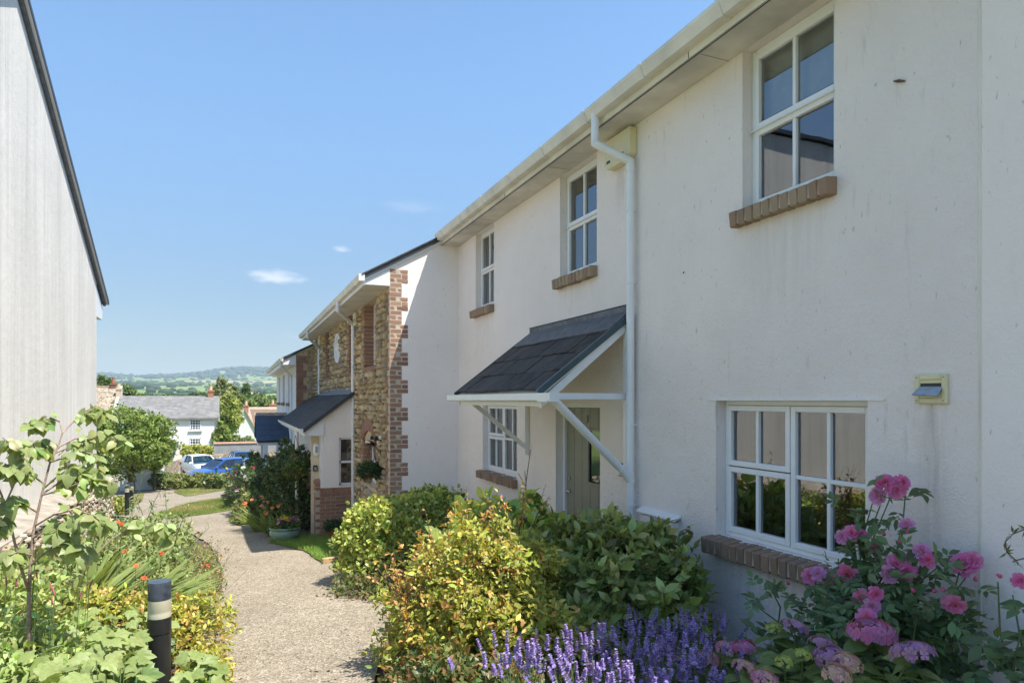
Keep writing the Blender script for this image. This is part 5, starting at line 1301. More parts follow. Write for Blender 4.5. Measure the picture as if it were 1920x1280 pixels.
# timber edging board, paving slab and boot scraper grille at the small lawn
e0, e1 = onG(604, 1057), onG(672, 1046); ed = MB().beam((e0.x, e0.y, e0.z + .03), (e1.x + .1, e1.y, e1.z + .03), .06, .10).build('edging_board', 'timber', bevel=.006)
tag(ed, 'short wooden edging board along the front of the small lawn', 'edging board')
g0 = onG(577, 996); dg = thing('drain_grate', (g0.x, g0.y, g0.z), 'slatted drain grate behind the green pot', 'grate')
for k in range(7): MB().box(g0.x - .22 + k * .07, g0.x - .185 + k * .07, g0.y - .12, g0.y + .12, g0.z + .0, g0.z + .03).build('slat', 'grey_plastic', dg)
MB().box(g0.x - .24, g0.x + .26, g0.y - .14, g0.y - .122, g0.z, g0.z + .035).box(g0.x - .24, g0.x + .26, g0.y + .122, g0.y + .14, g0.z, g0.z + .035).build('frame', 'cottage_grey', dg)
poly_sheet('gravel_strip', wob([(1.75, 10.3), (2.2, 10.3), (2.2, 13.4), (1.62, 13.3), (1.6, 12.4)], .02, .2, 4), .006, 'gravel')
sl = onG(664, 1052); tag(MB().box(sl.x - .02, sl.x + .32, sl.y - .28, sl.y - .02, sl.z - .03, sl.z + .025).build('paving_slab', 'cottage_grey', bevel=.008), 'small grey paving slab tucked behind the edging board', 'slab')

# ================================================================== RIGHT BORDER SHRUBS
YG = [(.16, .20, .045), (.20, .235, .05), (.12, .165, .04)]
t, P, D, rng = shrub('escallonia_shrub', (1.92, 8.0, G0(8)), [(1.80, 7.95, .16, .66, .62, .52), (2.35, 8.25, .22, .52, .5, .52), (1.75, 7.8, -.12, .62, .55, .4), (1.55, 7.9, .22, .42, .4, .38)],
    'rounded clipped evergreen shrub with small orange red flowers before the white return wall', 2400, 6, .050, [(.15, .19, .045), (.19, .22, .055), (.12, .16, .04)], ROUND, seed=101, ntwig=90, lump=.07, tipcol=((.30, .32, .09), .5))
sel = P[rng.choice(len(P), 40, replace=False)]; flowers(t, 'flower', sel, .055, [(.52, .10, .03), (.45, .07, .03)], 102, petals=5)
shrub('euonymus_shrub', (2.2, 5.35, G0(5.35)), [(2.12, 5.35, .36, .42, .42, .50), (1.82, 5.2, .36, .34, .38, .50), (2.45, 5.5, .38, .32, .38, .44), (1.68, 5.3, .12, .35, .35, .4)],
    'broad leaved green and yellow shrub in front of the front door', 620, 6, .105, [(.15, .20, .055), (.19, .235, .07), (.13, .17, .05)], ROUND, seed=103, ntwig=60, lump=.16, tipcol=((.34, .37, .11), .4))
shrub('choisya_shrub', (2.62, 4.3, G0(4.3)), [(2.56, 4.28, .36, .44, .50, .46), (2.38, 4.62, .38, .38, .40, .44), (2.80, 3.95, .30, .28, .34, .38), (2.72, 4.65, .52, .34, .38, .32), (2.28, 4.1, .22, .36, .38, .34), (2.92, 4.3, .46, .20, .32, .36)],
    'dense dark evergreen shrub with long pointed leaves against the house wall', 1450, 7, .088, [(.15, .185, .058), (.18, .215, .068), (.12, .155, .05), (.25, .265, .10)], OVATE, seed=105, ntwig=90, lump=.15)
shrub('abelia_shrub', (1.52, 4.3, G0(4.3)), [(1.55, 4.25, .42, .42, .46, .56), (1.30, 4.4, .30, .36, .4, .50), (1.85, 4.4, .50, .34, .4, .44), (1.50, 3.95, .20, .42, .36, .42), (1.75, 3.85, .20, .32, .32, .44), (1.15, 4.3, .12, .30, .32, .34)],
    'loose golden shrub with orange young shoots at the path corner', 2900, 6, .042, [(.26, .265, .05), (.21, .23, .045), (.30, .28, .06), (.15, .18, .04)], OVATE, seed=107, ntwig=110, lump=.2, spread=1.0, tipcol=((.34, .21, .07), .10), along=.10)
# upright shoots of the golden shrub
def shoots(name, base_pts, L_, n_, leafs, size, col, seed, label, mat='leaf', tm=OVATE, bend=.35, parent=None, r=.003, cat='plant', stemmat='bark'):
    rng = np.random.default_rng(seed)
    t = parent or thing(name, base_pts[0], label, cat)
    mb = MB(); P, D, N_ = [], [], []
    for i in range(n_):
        b_ = Vector(base_pts[i % len(base_pts)]) + Vector((rng.normal() * .05, rng.normal() * .05, 0)); d = Vector((rng.normal() * bend, rng.normal() * bend, 1)).normalized(); l = L_ * rng.uniform(.6, 1.15)
        p = b_.copy(); pts = [p.copy()]
        for k in range(5): p = p + d * (l / 5); d = (d + Vector((rng.normal() * .12, rng.normal() * .12, -.02))).normalized(); pts.append(p.copy())
        mb.tube(pts, [r * (1 - .14 * q) for q in range(6)], 4, False)
        for k in range(leafs):
            u = rng.uniform(.15, 1) * 5; a = int(min(4, u)); q = pts[a].lerp(pts[a + 1], u - a)
            P.append(q); o_ = rng.normal(0, 1, 3); D.append(np.array(d) * .5 + o_ * .7); N_.append((rng.normal() * .4, rng.normal() * .4, 1))
    mb.build('stems', stemmat, t, smooth=True, recalc=False)
    leaves('foliage', tm, np.array(P), np.array(D), np.array(N_), size * (1 + .25 * rng.standard_normal(len(P))).clip(.5, 1.6), cols(rng, col, len(P), .3), mat, t)
    return t
ab_ = bpy.data.objects.get('abelia_shrub')
shoots('x', [(1.25, 4.3, .72), (1.05, 4.25, .55), (1.5, 4.3, .9), (1.85, 4.4, .9), (1.3, 4.0, .5), (1.7, 4.0, .62), (.98, 4.2, .35), (1.1, 4.4, .45)], .36, 90, 12, .036, [(.36, .18, .07), (.34, .23, .07), (.26, .24, .06)], 108, None, parent=ab_)
shoots('x', [(2.95, 4.05, .6), (3.0, 4.2, .72), (2.95, 3.9, .5), (2.7, 4.5, .75)], .26, 14, 9, .085, [(.10, .13, .04), (.14, .16, .05)], 109, None, parent=bpy.data.objects.get('choisya_shrub'))
shrub('low_shrub', (1.15, 3.6, G0(3.6)), [(1.15, 3.6, .16, .30, .36, .26), (1.08, 3.95, .10, .24, .28, .2), (1.4, 3.4, .14, .3, .3, .24)],
    'low dark green and russet shrub at the near path edge', 800, 6, .045, [(.06, .085, .025), (.11, .12, .035), (.18, .10, .04), (.045, .065, .02)], OVATE, seed=111, ntwig=50)
shrub('ground_cover', (1.5, 7.1, G0(7.1)), [(1.55, 7.15, -.14, .5, .36, .12), (1.25, 7.3, -.18, .28, .3, .09), (1.85, 6.7, -.1, .5, .36, .16), (1.45, 8.4, -.25, .3, .4, .2), (2.1, 6.2, -.05, .5, .4, .18)],
    'ragged low ground cover between the clipped shrub and the path', 900, 6, .05, [(.07, .10, .03), (.10, .125, .04), (.05, .07, .025), (.14, .09, .05)], OVATE, cat='plants', seed=113, ntwig=30, lump=.25)
shrub('back_planting', (2.9, 8.9, G0(9)), [(3.0, 9.0, 0, .3, .8, .45), (2.7, 9.8, -.1, .5, .4, .45), (3.0, 7.4, .1, .3, .6, .45)], 'green planting filling the corner behind the clipped shrub', 420, 6, .075, [(.07, .11, .03), (.05, .08, .025)], OVATE, cat='plants', seed=115, ntwig=30)
# thin bare rose stem on the wall
tag(MB().tube([(3.25, 7.4, -.25), (3.24, 7.35, .85), (3.27, 7.28, 1.25)], [.008, .006, .004], 5).tube([(3.24, 7.35, .8), (3.2, 7.5, .95)], .004, 4).tube([(3.24, 7.35, .85), (3.18, 7.25, 1.0)], .004, 4).build('bare_climber', 'bark'), 'thin bare climber rising beside the ground floor window', 'climber')

rng = np.random.default_rng(77); LPn = []
edge = gp([(396, 1275), (372, 1200), (388, 1150), (416, 1100), (417, 1060), (395, 1020), (700, 1275), (722, 1210), (745, 1152), (700, 1122), (655, 1088), (625, 1064)])
for i in range(420):
    e_ = edge[rng.integers(0, len(edge))]; x, y = e_[0] + rng.normal() * .16, e_[1] + rng.normal() * .45; LPn.append((x, y, G0(y) + .006))
for i in range(90): y = rng.uniform(3.5, 13); x = rng.uniform(-.1, .9); LPn.append((x, y, G0(y) + .006))
o = leaves('leaf_litter', OVATE, LPn, np.column_stack([rng.normal(0, 1, (len(LPn), 2)), rng.normal(0, .1, len(LPn))]), np.column_stack([rng.normal(0, .2, (len(LPn), 2)), np.ones(len(LPn))]), rng.uniform(.012, .035, len(LPn)), cols(rng, [(.10, .07, .04), (.16, .11, .05), (.07, .05, .035), (.13, .12, .05)], len(LPn), .3), 'leaf_matt', None)
tag(o, 'dry leaf litter strewn along the path edges', 'leaf litter', kind='stuff')
# ---- lavender
def lavender():
    t = thing('lavender', (2.0, 3.0, G0(3)), 'mass of purple lavender spikes in front of the golden shrub', 'lavender')
    rng = np.random.default_rng(131)
    PV = [(.20, .15, .36), (.25, .20, .42), (.30, .25, .45), (.16, .11, .30)]
    vm = []
    for s_ in range(6):
        rg = np.random.default_rng(s_); P, D, N_, S = [], [], [], []
        for wh_ in range(7):
            z = wh_ * .0085 + (0 if wh_ else -.006)
            for k in range(6):
                a = k * 1.05 + wh_ * .5; d = (math.cos(a), math.sin(a), .7)
                P.append((0, 0, z)); D.append(d); N_.append((0, 0, 1)); S.append(.016 * (1 - .07 * wh_) * rg.uniform(.8, 1.2))
        tv = np.array(SMALL[0]) * [1.7, 1, 1]; D = unit(np.array(D)); X = unit(np.cross(D, np.array(N_))); Z = np.cross(X, D); S = np.array(S)[:, None, None]
        V = np.array(P)[:, None] + S * (tv[None, :, :1] * X[:, None] + tv[None, :, 1:2] * D[:, None] + tv[None, :, 2:] * Z[:, None])
        T = np.array(SMALL[1])[None] + (np.arange(len(P)) * 4)[:, None, None]
        vm.append(np_mesh('flower_spike', V.reshape(-1, 3), T.reshape(-1, 3), np.repeat(cols(rg, PV, len(P), .3)[:, None], 4, 1).reshape(-1, 3), 'petal'))
    stems = MB(); heads = []; LP, LD, LN = [], [], []
    clumps = [(1.28, 2.95), (1.5, 2.85), (1.72, 2.92), (1.95, 2.85), (2.15, 2.95), (2.33, 3.0), (1.55, 2.55), (1.8, 2.5), (2.02, 2.55)]
    for c, (x, y) in enumerate(clumps):
        for i in range(40):
            a = rng.uniform(0, 6.28); sp = abs(rng.normal(0, .40)); l = rng.uniform(.34, .50)
            d = Vector((math.cos(a) * sp, math.sin(a) * sp, 1)).normalized(); b_ = Vector((x + rng.normal() * .07, y + rng.normal() * .07, G0(y)))
            p = b_ + d * l + Vector((0, 0, .02)); m_ = b_ + d * l * .5 + Vector((rng.normal() * .01, rng.normal() * .01, .01))
            stems.tube([b_, m_, p], [.0022, .0018, .0014], 3, False)
            heads.append((p, d))
        for i in range(150):
            a = rng.uniform(0, 6.28); sp = rng.uniform(0, .9); q = rng.uniform(.0, .28)
            LP.append((x + math.cos(a) * sp * .15, y + math.sin(a) * sp * .15, G0(y) + q)); LD.append((math.cos(a) * sp, math.sin(a) * sp, 1.0)); LN.append(rng.normal(0, 1, 3))
    stems.build('stems', 'stem', t, recalc=False)
    leaves('foliage', strap(3, .3, .035), LP, LD, LN, .11 * rng.uniform(.7, 1.3, len(LP)), cols(rng, [(.11, .15, .075), (.09, .13, .06)], len(LP), .25), 'leaf_matt', t)
    heads.sort(key=lambda h: -h[0].z / max(.5, h[0].length))
    for i, (p, d) in enumerate(heads[:300]):
        inst(vm[i % 6], 'flower_spike', t, Matrix.Translation(p) @ d.to_track_quat('Z', 'Y').to_matrix().to_4x4() @ Matrix.Scale(rng.uniform(.9, 1.35), 4))
    V, T, C = [], [], []; b_ = 0
    for i, (p, d) in enumerate(heads[300:]):
        me = vm[i % 6]; co = np.empty(len(me.vertices) * 3); me.vertices.foreach_get('co', co); co = co.reshape(-1, 3)
        m_ = np.array(Matrix.Translation(p) @ d.to_track_quat('Z', 'Y').to_matrix().to_4x4() @ Matrix.Scale(1.1, 4)); V.append(co @ m_[:3, :3].T + m_[:3, 3])
        T.append(np.arange(len(co)).reshape(-1, 4)[:, [0, 2, 1]] + b_); T.append(np.arange(len(co)).reshape(-1, 4)[:, [1, 2, 3]] + b_); b_ += len(co); C.append(cols(rng, PV, len(co), .2))
    if V:
        o = bpy.data.objects.new('flower_spikes', np_mesh('flower_spikes', np.concatenate(V), np.concatenate(T), np.concatenate(C), 'petal')); link(o, t); o['kind'] = 'stuff'
lavender()

# ---- roses: blooms and buds as pieces, leaflets joined
def rose_mesh(seed, c0, c1):
    rg = np.random.default_rng(seed); V, T, C = [], [], []; b_ = 0
    for ring, (k, r, tilt, s_) in enumerate(((5, .10, 1.25, .34), (6, .18, .95, .46), (7, .26, .62, .56), (7, .33, .30, .60))):
        for i in range(k):
            a = 2 * math.pi * (i + .5 * (ring % 2) + rg.uniform(-.15, .15)) / k; tl = tilt + rg.uniform(-.15, .15)
            u = np.array([math.cos(a), math.sin(a), 0]); w_ = np.array([-math.sin(a), math.cos(a), 0]); z = np.array([0, 0, 1.])
            d = u * math.cos(tl) + z * math.sin(tl); o = u * r * .35 + z * (.05 * (3 - ring))
            pts = [o, o + d * s_ * .55 - w_ * s_ * .40, o + d * s_ * .60 - u * .04, o + d * s_ * .55 + w_ * s_ * .40, o + d * s_ * .98 - w_ * s_ * .28 - z * .05, o + d * s_ * 1.02 + w_ * s_ * .28 - z * .05]
            V += pts; T += [(b_, b_ + 2, b_ + 1), (b_, b_ + 3, b_ + 2), (b_ + 1, b_ + 2, b_ + 4), (b_ + 2, b_ + 5, b_ + 4), (b_ + 2, b_ + 3, b_ + 5)]; b_ += 6
            f = rg.uniform(.85, 1.15); cc_ = np.array(c0) * (1 - ring / 4) + np.array(c1) * ring / 4
            C += [cc_ * f] * 6
    k0 = len(V); V.append(np.array([0, 0, .10])); C.append(np.array((.75, .45, .10)))
    for i in range(8): a = i * math.pi / 4; V.append(np.array([math.cos(a) * .12, math.sin(a) * .12, .12])); C.append(np.array((.75, .5, .12)))
    T += [(k0, k0 + 1 + i, k0 + 1 + (i + 1) % 8) for i in range(8)]
    me = np_mesh('rose_bloom', np.array(V), np.array(T), np.array(C), 'petal'); return me
RM = [rose_mesh(1, (.68, .17, .40), (.64, .24, .52)), rose_mesh(2, (.72, .20, .44), (.68, .31, .58)), rose_mesh(3, (.64, .26, .54), (.66, .38, .66))]
BUD = MB().lathe([(0, 0), (.22, .1), (.28, .3), (.18, .6), (0, .8)], (0, 0, 0), 8).mesh('rose_bud', simple('rose_bud', (.55, .08, .18), .6), True)
def rose_leafset(rng, pts, n_, size):
    P, D, N_ = [], [], []
    for i in range(n_):
        k = rng.integers(0, len(pts)); b_ = np.array(pts[k]) + rng.normal(0, .05, 3); d = unit(rng.normal(0, 1, 3) + [-.5, -.2, .1]); nn = np.array([-.4, -.3, 1.0]) + rng.normal(0, .3, 3)
        sd_ = unit(np.cross(d, nn))
        for (u, v_, q) in ((.5, .9, 1), (.5, -.9, 1), (.95, .8, .95), (.95, -.8, .95), (1.15, 0, 1.1)):
            P.append(b_ + d * u * size * 1.1); D.append(d * .45 + sd_ * v_ if v_ else d); N_.append(nn)
    return np.array(P), np.array(D), np.array(N_)
def rose_bush(name, base, canes, blooms, buds, nleaf, label, seed, size=.058):
    rng = np.random.default_rng(seed); t = thing(name, base, label, 'rose bush')
    mb = MB(); pts = []
    for (b_, p) in canes:
        b_, p = Vector(b_), Vector(p); mids = [b_.lerp(p, u) + Vector((rng.normal() * .03, rng.normal() * .03, .05 * math.sin(u * 3.1))) for u in (0, .25, .5, .75, 1)]
        mb.tube(mids, [.008, .0065, .0055, .0045, .003], 5, False)
        for q in range(14): u = rng.uniform(.12, .97) * 4; a = int(min(3, u)); pts.append(mids[a].lerp(mids[a + 1], u - a))
    mb.build('canes', 'stem', t, smooth=True, recalc=False)
    P, D, N_ = rose_leafset(rng, pts, nleaf, size)
    leaves('foliage', OVATE if name != 'x' else OVATE, P, D, N_, size * (1 + .2 * rng.standard_normal(len(P))).clip(.6, 1.5), cols(rng, [(.075, .115, .05), (.09, .135, .055), (.06, .095, .042)], len(P), .3), 'leaf', t)
    for i, (p, s_) in enumerate(blooms):
        d = Vector((-.75, -.55, .45)) + Vector(rng.normal(0, .35, 3)); 
        inst(RM[i % 3], 'rose_bloom', t, Matrix.Translation(p) @ d.to_track_quat('Z', 'Y').to_matrix().to_4x4() @ Matrix.Scale(s_, 4))
    for p in buds: inst(BUD, 'rose_bud', t, Matrix.Translation(p) @ Euler((rng.normal() * .5, rng.normal() * .5, 0)).to_matrix().to_4x4() @ Matrix.Scale(.035, 4))
    return t
def rp_(px, py, X): return onX(px, py, X)
bl = [(1660, 908, 3.12, .072), (1680, 918, 3.14, .06), (1648, 930, 3.10, .062), (1690, 905, 3.16, .055), (1598, 1000, 3.02, .06), (1580, 1006, 3.0, .05), (1612, 1004, 3.04, .055),
      (1520, 1080, 2.95, .06), (1535, 1076, 2.96, .056), (1590, 1072, 2.9, .066), (1680, 1060, 3.0, .072), (1665, 1075, 2.95, .06), (1700, 1070, 3.02, .06), (1688, 1048, 3.05, .055), (1728, 1035, 3.06, .06), (1740, 1050, 3.05, .05),
      (1618, 1122, 2.8, .062), (1632, 1138, 2.78, .06), (1640, 1112, 2.8, .05), (1790, 1130, 3.0, .062), (1778, 1125, 3.02, .05), (1808, 1060, 3.2, .08), (1825, 1052, 3.22, .06), (1700, 985, 3.12, .05), (1640, 1030, 3.05, .045), (1625, 1158, 2.72, .06)]
blooms = [(rp_(a, b_, c), d * 1.18) for a, b_, c, d in bl]
canes = []
rgx = random.Random(5)
for (p, s_) in blooms: canes.append(((2.95 + rgx.uniform(-.2, .2), 2.45 + rgx.uniform(-.35, .4), G0(2.4)), p - Vector((-.02, -.01, .02))))
for k in range(16): canes.append(((2.95 + rgx.uniform(-.2, .2), 2.45 + rgx.uniform(-.3, .4), G0(2.4)), (rgx.uniform(2.65, 3.2), rgx.uniform(2.0, 3.0), rgx.uniform(.45, .95))))
buds = [rp_(*q) for q in ((1700, 1000, 3.1), (1690, 1020, 3.08), (1658, 1005, 3.1), (1705, 1128, 2.95), (1745, 1150, 2.95), (1715, 1110, 2.95), (1770, 1110, 3.0), (1480, 1095, 2.95), (1750, 1110, 3.0), (1830, 1090, 3.2))]
rose_bush('rose_bush', (2.95, 2.45, G0(2.4)), canes, blooms, buds, 950, 'pink rose bush in bloom beneath the near ground floor window', 141)
rc = [((3.12, 1.72, .0), rp_(1880, 1090, 3.1)), ((3.12, 1.72, .0), rp_(1905, 1120, 3.05)), ((3.12, 1.72, .0), rp_(1840, 1170, 3.0)), ((3.12, 1.75, 0), rp_(1915, 1180, 3.0)), ((3.12, 1.75, 0), rp_(1890, 1240, 2.95))]
rose_bush('climbing_rose', (3.12, 1.72, .05), rc, [(rp_(1912, 1088, 3.08), .05)], [rp_(1880, 1082, 3.1), rp_(1902, 1080, 3.1)], 44, 'sparse climbing rose at the right edge against the plain wall', 143, .075)
# white garden cane and wiry tendril
c0, c1 = rp_(1606, 1020, 3.05), rp_(1618, 1110, 3.0); tag(MB().tube([(c1.x, c1.y, .1), c1, c0], .007, 6).build('garden_cane', 'white'), 'pale garden cane propping the rose by the window', 'cane')
tv_ = [rp_(*q) for q in ((1925, 990, 3.2), (1900, 1000, 3.2), (1885, 1015, 3.2), (1888, 1035, 3.2), (1905, 1050, 3.2), (1925, 1045, 3.2))]
td = thing('climber_tendril', tv_[2], 'wiry climber tendril curling into the right edge', 'climber')
MB().tube(tv_, .003, 4).build('stem', 'bark', td)
rng = np.random.default_rng(9); leaves('foliage', LANCE, [tv_[i % 6] for i in range(24)], rng.normal(0, 1, (24, 3)), rng.normal(0, 1, (24, 3)), [.045] * 24, cols(rng, (.09, .10, .04), 24), 'leaf', td)

# ---- hydrangea: mophead flowers and broad leaves, each a piece
def floret_head(seed, pal):
    rg = np.random.default_rng(seed); V, T, C = [], [], []; b_ = 0
    for i in range(64):
        d = unit(rg.standard_normal(3) + [0, 0, .9]); 
        if d[2] < .05: d[2] = abs(d[2])
        p = d * [1, 1, .55]; rf_ = unit(np.cross(d, rg.standard_normal(3))); r2 = np.cross(d, rf_); c = np.array(pal[rg.integers(0, len(pal))]) * rg.uniform(.8, 1.2)
        for k in range(4):
            a = k * math.pi / 2; u = rf_ * math.cos(a) + r2 * math.sin(a); v_ = np.cross(d, u)
            V += [p, p + u * .16 - v_ * .12 + d * .03, p + u * .25, p + u * .16 + v_ * .12 + d * .03]; T += [(b_, b_ + 1, b_ + 2), (b_, b_ + 2, b_ + 3)]; b_ += 4; C += [c] * 4
    return np_mesh('flower_head', np.array(V), np.array(T), np.array(C), 'petal')
HH = [floret_head(1, [(.55, .22, .38), (.62, .34, .42), (.60, .42, .36)]), floret_head(2, [(.36, .20, .42), (.46, .26, .46), (.5, .3, .4)]), floret_head(3, [(.60, .38, .36), (.66, .48, .34), (.56, .3, .36)]), floret_head(4, [(.40, .46, .12), (.46, .5, .16)]), floret_head(5, [(.58, .18, .36), (.52, .24, .44)])]
M['leaf_hyd'] = foliage('hydrangea_leaves', .3, .45, .4, False, [(.17, .23, .07), (.21, .28, .085), (.13, .19, .055), (.23, .29, .10)])
M['leaf_sap'] = foliage('cherry_leaves', .42, .42, .45, False, [(.29, .36, .13), (.33, .40, .16), (.24, .30, .11), (.36, .40, .17)])
M['leaf_lob'] = foliage('lobed_leaves', .32, .5, .4, False, [(.27, .34, .11), (.31, .38, .14), (.22, .29, .09), (.34, .39, .15)])
def leaf_mesh_obj(tm, mat, name='leaf', curl=0):
    tv = np.array(tm[0], float); tv[:, 2] -= curl * tv[:, 1] ** 2
    me = bpy.data.meshes.new(name); me.from_pydata(tv.tolist(), [], [list(f) for f in tm[1]]); me.materials.append(M[mat]); me.polygons.foreach_set('use_smooth', [True] * len(tm[1])); me.update(); return me
BROAD = ([(0, 0, 0), (-.24, .2, .04), (0, .2, 0), (.24, .2, .04), (-.34, .48, .03), (0, .5, -.02), (.34, .48, .03), (-.22, .76, -.02), (0, .78, -.07), (.22, .76, -.02), (0, 1, -.17)],
         [(0, 2, 1), (0, 3, 2), (1, 2, 5), (1, 5, 4), (2, 3, 6), (2, 6, 5), (4, 5, 8), (4, 8, 7), (5, 6, 9), (5, 9, 8), (7, 8, 10), (8, 9, 10)])
def orient(p, d, nrm, s_):
    d = Vector(d).normalized(); x = d.cross(Vector(nrm)).normalized(); z = x.cross(d)
    m_ = Matrix((x, d, z)).transposed().to_4x4(); m_.translation = p; return m_ @ Matrix.Scale(s_, 4)
LH = [leaf_mesh_obj(BROAD, 'leaf_hyd', curl=c) for c in (0, .15, .3)]
hy = thing('hydrangea', (2.2, 2.2, G0(2.2)), 'low hydrangea with pink and mauve mophead flowers at the bottom edge', 'hydrangea')
hp = [(1490, 1170, 2.55, 1), (1635, 1175, 2.6, 4), (1710, 1215, 2.5, 1), (1555, 1222, 2.4, 1), (1590, 1235, 2.35, 2), (1570, 1258, 2.25, 2), (1330, 1228, 2.2, 0), (1362, 1210, 2.3, 0), (1395, 1207, 2.35, 4), (1395, 1245, 2.15, 2), (1432, 1265, 2.05, 0), (1470, 1235, 2.2, 3), (1505, 1222, 2.3, 3), (1540, 1200, 2.45, 1), (1450, 1172, 2.5, 3)]
rg = np.random.default_rng(151); stm = MB()
hs = {1635: .10, 1710: .085, 1490: .07, 1555: .075}
for (px, py, X, k) in hp:
    p = rp_(px, py, X); s_ = hs.get(px, .058 if k != 3 else .04)
    inst(HH[k], 'flower_head', hy, Matrix.Translation(p - Vector((0, 0, s_ * .3))) @ Euler((rg.normal() * .2, rg.normal() * .2, rg.uniform(0, 6))).to_matrix().to_4x4() @ Matrix.Scale(s_, 4))
    b_ = Vector((2.3 + (p.x - 2.3) * .5, 2.25 + (p.y - 2.25) * .5, G0(2.2))); stm.tube([b_, b_.lerp(p, .5) + Vector((0, 0, .05)), p - Vector((0, 0, s_ * .3))], [.006, .005, .004], 5, False)
    for j in range(9):
        a = j * 2.4 + rg.uniform(0, .5); el = rg.uniform(-.35, .35) - .06 * j; q = p - Vector((0, 0, .03 + .03 * j)); d = (math.cos(a) * math.cos(el), math.sin(a) * math.cos(el), math.sin(el) + .15)
        inst(LH[j % 3], 'leaf', hy, orient(q, d, (rg.normal() * .3 - .1, rg.normal() * .3 - .1, 1), rg.uniform(.09, .15)))
for i in range(130):
    c = hp[i % len(hp)]; p = rp_(c[0] + rg.uniform(-80, 80), min(1340, c[1] + rg.uniform(20, 120)), c[2] + rg.uniform(-.1, .1)); a = rg.uniform(0, 6.28)
    inst(LH[i % 3], 'leaf', hy, orient(p, (math.cos(a), math.sin(a), rg.uniform(-.3, .4)), (rg.normal() * .35 - .15, rg.normal() * .35 - .15, 1), rg.uniform(.09, .145)))
stm.build('stems', 'stem', hy, smooth=True, recalc=False)

# ================================================================== LEFT BORDER
# ---- cherry sapling: stems traced in depth, drooping leaves each a piece
sp = thing('cherry_sapling', (onY(52, 1180, 4.6).x, 4.6, G0(4.6)), 'young cherry sapling with drooping toothed leaves by the left wall', 'tree')
def q3(l, Y0, Y1): return [onY(a, b_, Y0 + (Y1 - Y0) * i / max(1, len(l) - 1)) for i, (a, b_) in enumerate(l)]
tr = MB(); bx, by, bz = sp.location
tr.tube([(bx, by, bz - .05), onY(54, 1120, 4.6), onY(57, 1060, 4.6), onY(62, 1000, 4.6), onY(78, 928, 4.62), onY(94, 866, 4.64), onY(109, 838, 4.66), onY(117, 812, 4.68), onY(112, 790, 4.7)], [.012, .0105, .009, .008, .0065, .0055, .005, .004, .003], 7)
tr.tube([onY(55, 1110, 4.6), onY(38, 1060, 4.55), onY(20, 985, 4.5), onY(4, 930, 4.45), onY(-25, 860, 4.4)], [.009, .0075, .0065, .005, .003], 6)
tr.build('trunk', 'bark_pale', sp, smooth=True, recalc=False)
BRN = [([(112, 790), (95, 783), (72, 790), (55, 800)], 4.7, 4.6), ([(117, 812), (135, 793), (150, 780), (175, 766), (198, 770)], 4.68, 4.9), ([(109, 838), (140, 822), (175, 816), (205, 818), (232, 830)], 4.66, 4.85),
       ([(100, 850), (130, 838), (155, 828), (172, 836)], 4.65, 4.75), ([(95, 866), (120, 858), (150, 845), (170, 850), (180, 862)], 4.64, 4.55), ([(82, 915), (105, 895), (130, 878), (158, 876), (185, 880)], 4.62, 4.5),
       ([(80, 925), (110, 905), (135, 890), (150, 885)], 4.62, 4.7), ([(78, 928), (110, 920), (150, 905), (185, 898), (212, 905)], 4.62, 4.35), ([(94, 866), (70, 845), (62, 832)], 4.64, 4.5), ([(80, 905), (60, 890), (40, 875), (30, 878)], 4.62, 4.4),
       ([(105, 845), (95, 835), (80, 828), (68, 836)], 4.66, 4.75), ([(70, 960), (45, 945), (20, 935), (0, 945)], 4.62, 4.4), ([(60, 1010), (85, 990), (115, 985), (140, 1000)], 4.6, 4.4), ([(57, 1060), (85, 1035), (110, 1020), (140, 1022), (160, 1035)], 4.6, 4.4),
       ([(20, 985), (5, 975), (-15, 985)], 4.5, 4.4), ([(10, 945), (30, 900), (45, 870), (30, 842), (5, 820)], 4.45, 4.3), ([(4, 930), (-10, 900), (10, 870), (25, 880)], 4.45, 4.3), ([(60, 1040), (30, 1035), (5, 1045)], 4.6, 4.4),
       ([(66, 985), (100, 965), (140, 955), (175, 965), (200, 985)], 4.6, 4.3), ([(160, 1060), (210, 1010), (250, 985), (300, 985), (330, 1010)], 4.5, 4.6)]
LS = [leaf_mesh_obj(BROAD, 'leaf_sap', curl=c) for c in (.05, .2, .35)]
rg = np.random.default_rng(171); br_ = MB(); nleaf = 0
for (pl_, Y0, Y1) in BRN:
    pts = q3(pl_, Y0, Y1); br_.tube(pts, [.0055 * (1 - .6 * i / len(pts)) for i in range(len(pts))], 5, False)
    nn_ = 15 if len(pts) > 3 else 10
    for j in range(nn_):
        if nleaf >= 296: break
        u = rg.uniform(.38, 1.0) ** .7 * (len(pts) - 1); a = int(min(len(pts) - 2, u)); p = pts[a].lerp(pts[a + 1], u - a) + Vector(rg.normal(0, .012, 3))
        d = Vector((rg.normal() * .6, rg.normal() * .5 - .1, -.55 + rg.normal() * .35)); nrm = Vector((.4 + rg.normal() * .35, -.55 + rg.normal() * .35, 1.0))
        inst(LS[j % 3], 'leaf', sp, orient(p, d, nrm, rg.uniform(.065, .12) * (.85 if pl_[0][1] < 900 else 1.0))); nleaf += 1
br_.build('branches', 'bark_pale', sp, smooth=True, recalc=False)
XP, XD, XN = [], [], []
for (pl_, Y0, Y1) in BRN:
    pts = q3(pl_, Y0, Y1)
    for j in range(16):
        u = rg.uniform(.3, 1.0) * (len(pts) - 1); a = int(min(len(pts) - 2, u)); XP.append(pts[a].lerp(pts[a + 1], u - a) + Vector(rg.normal(0, .02, 3)))
        XD.append((rg.normal() * .6, rg.normal() * .5, -.5 + rg.normal() * .35)); XN.append((.4 + rg.normal() * .4, -.5 + rg.normal() * .4, 1.0))
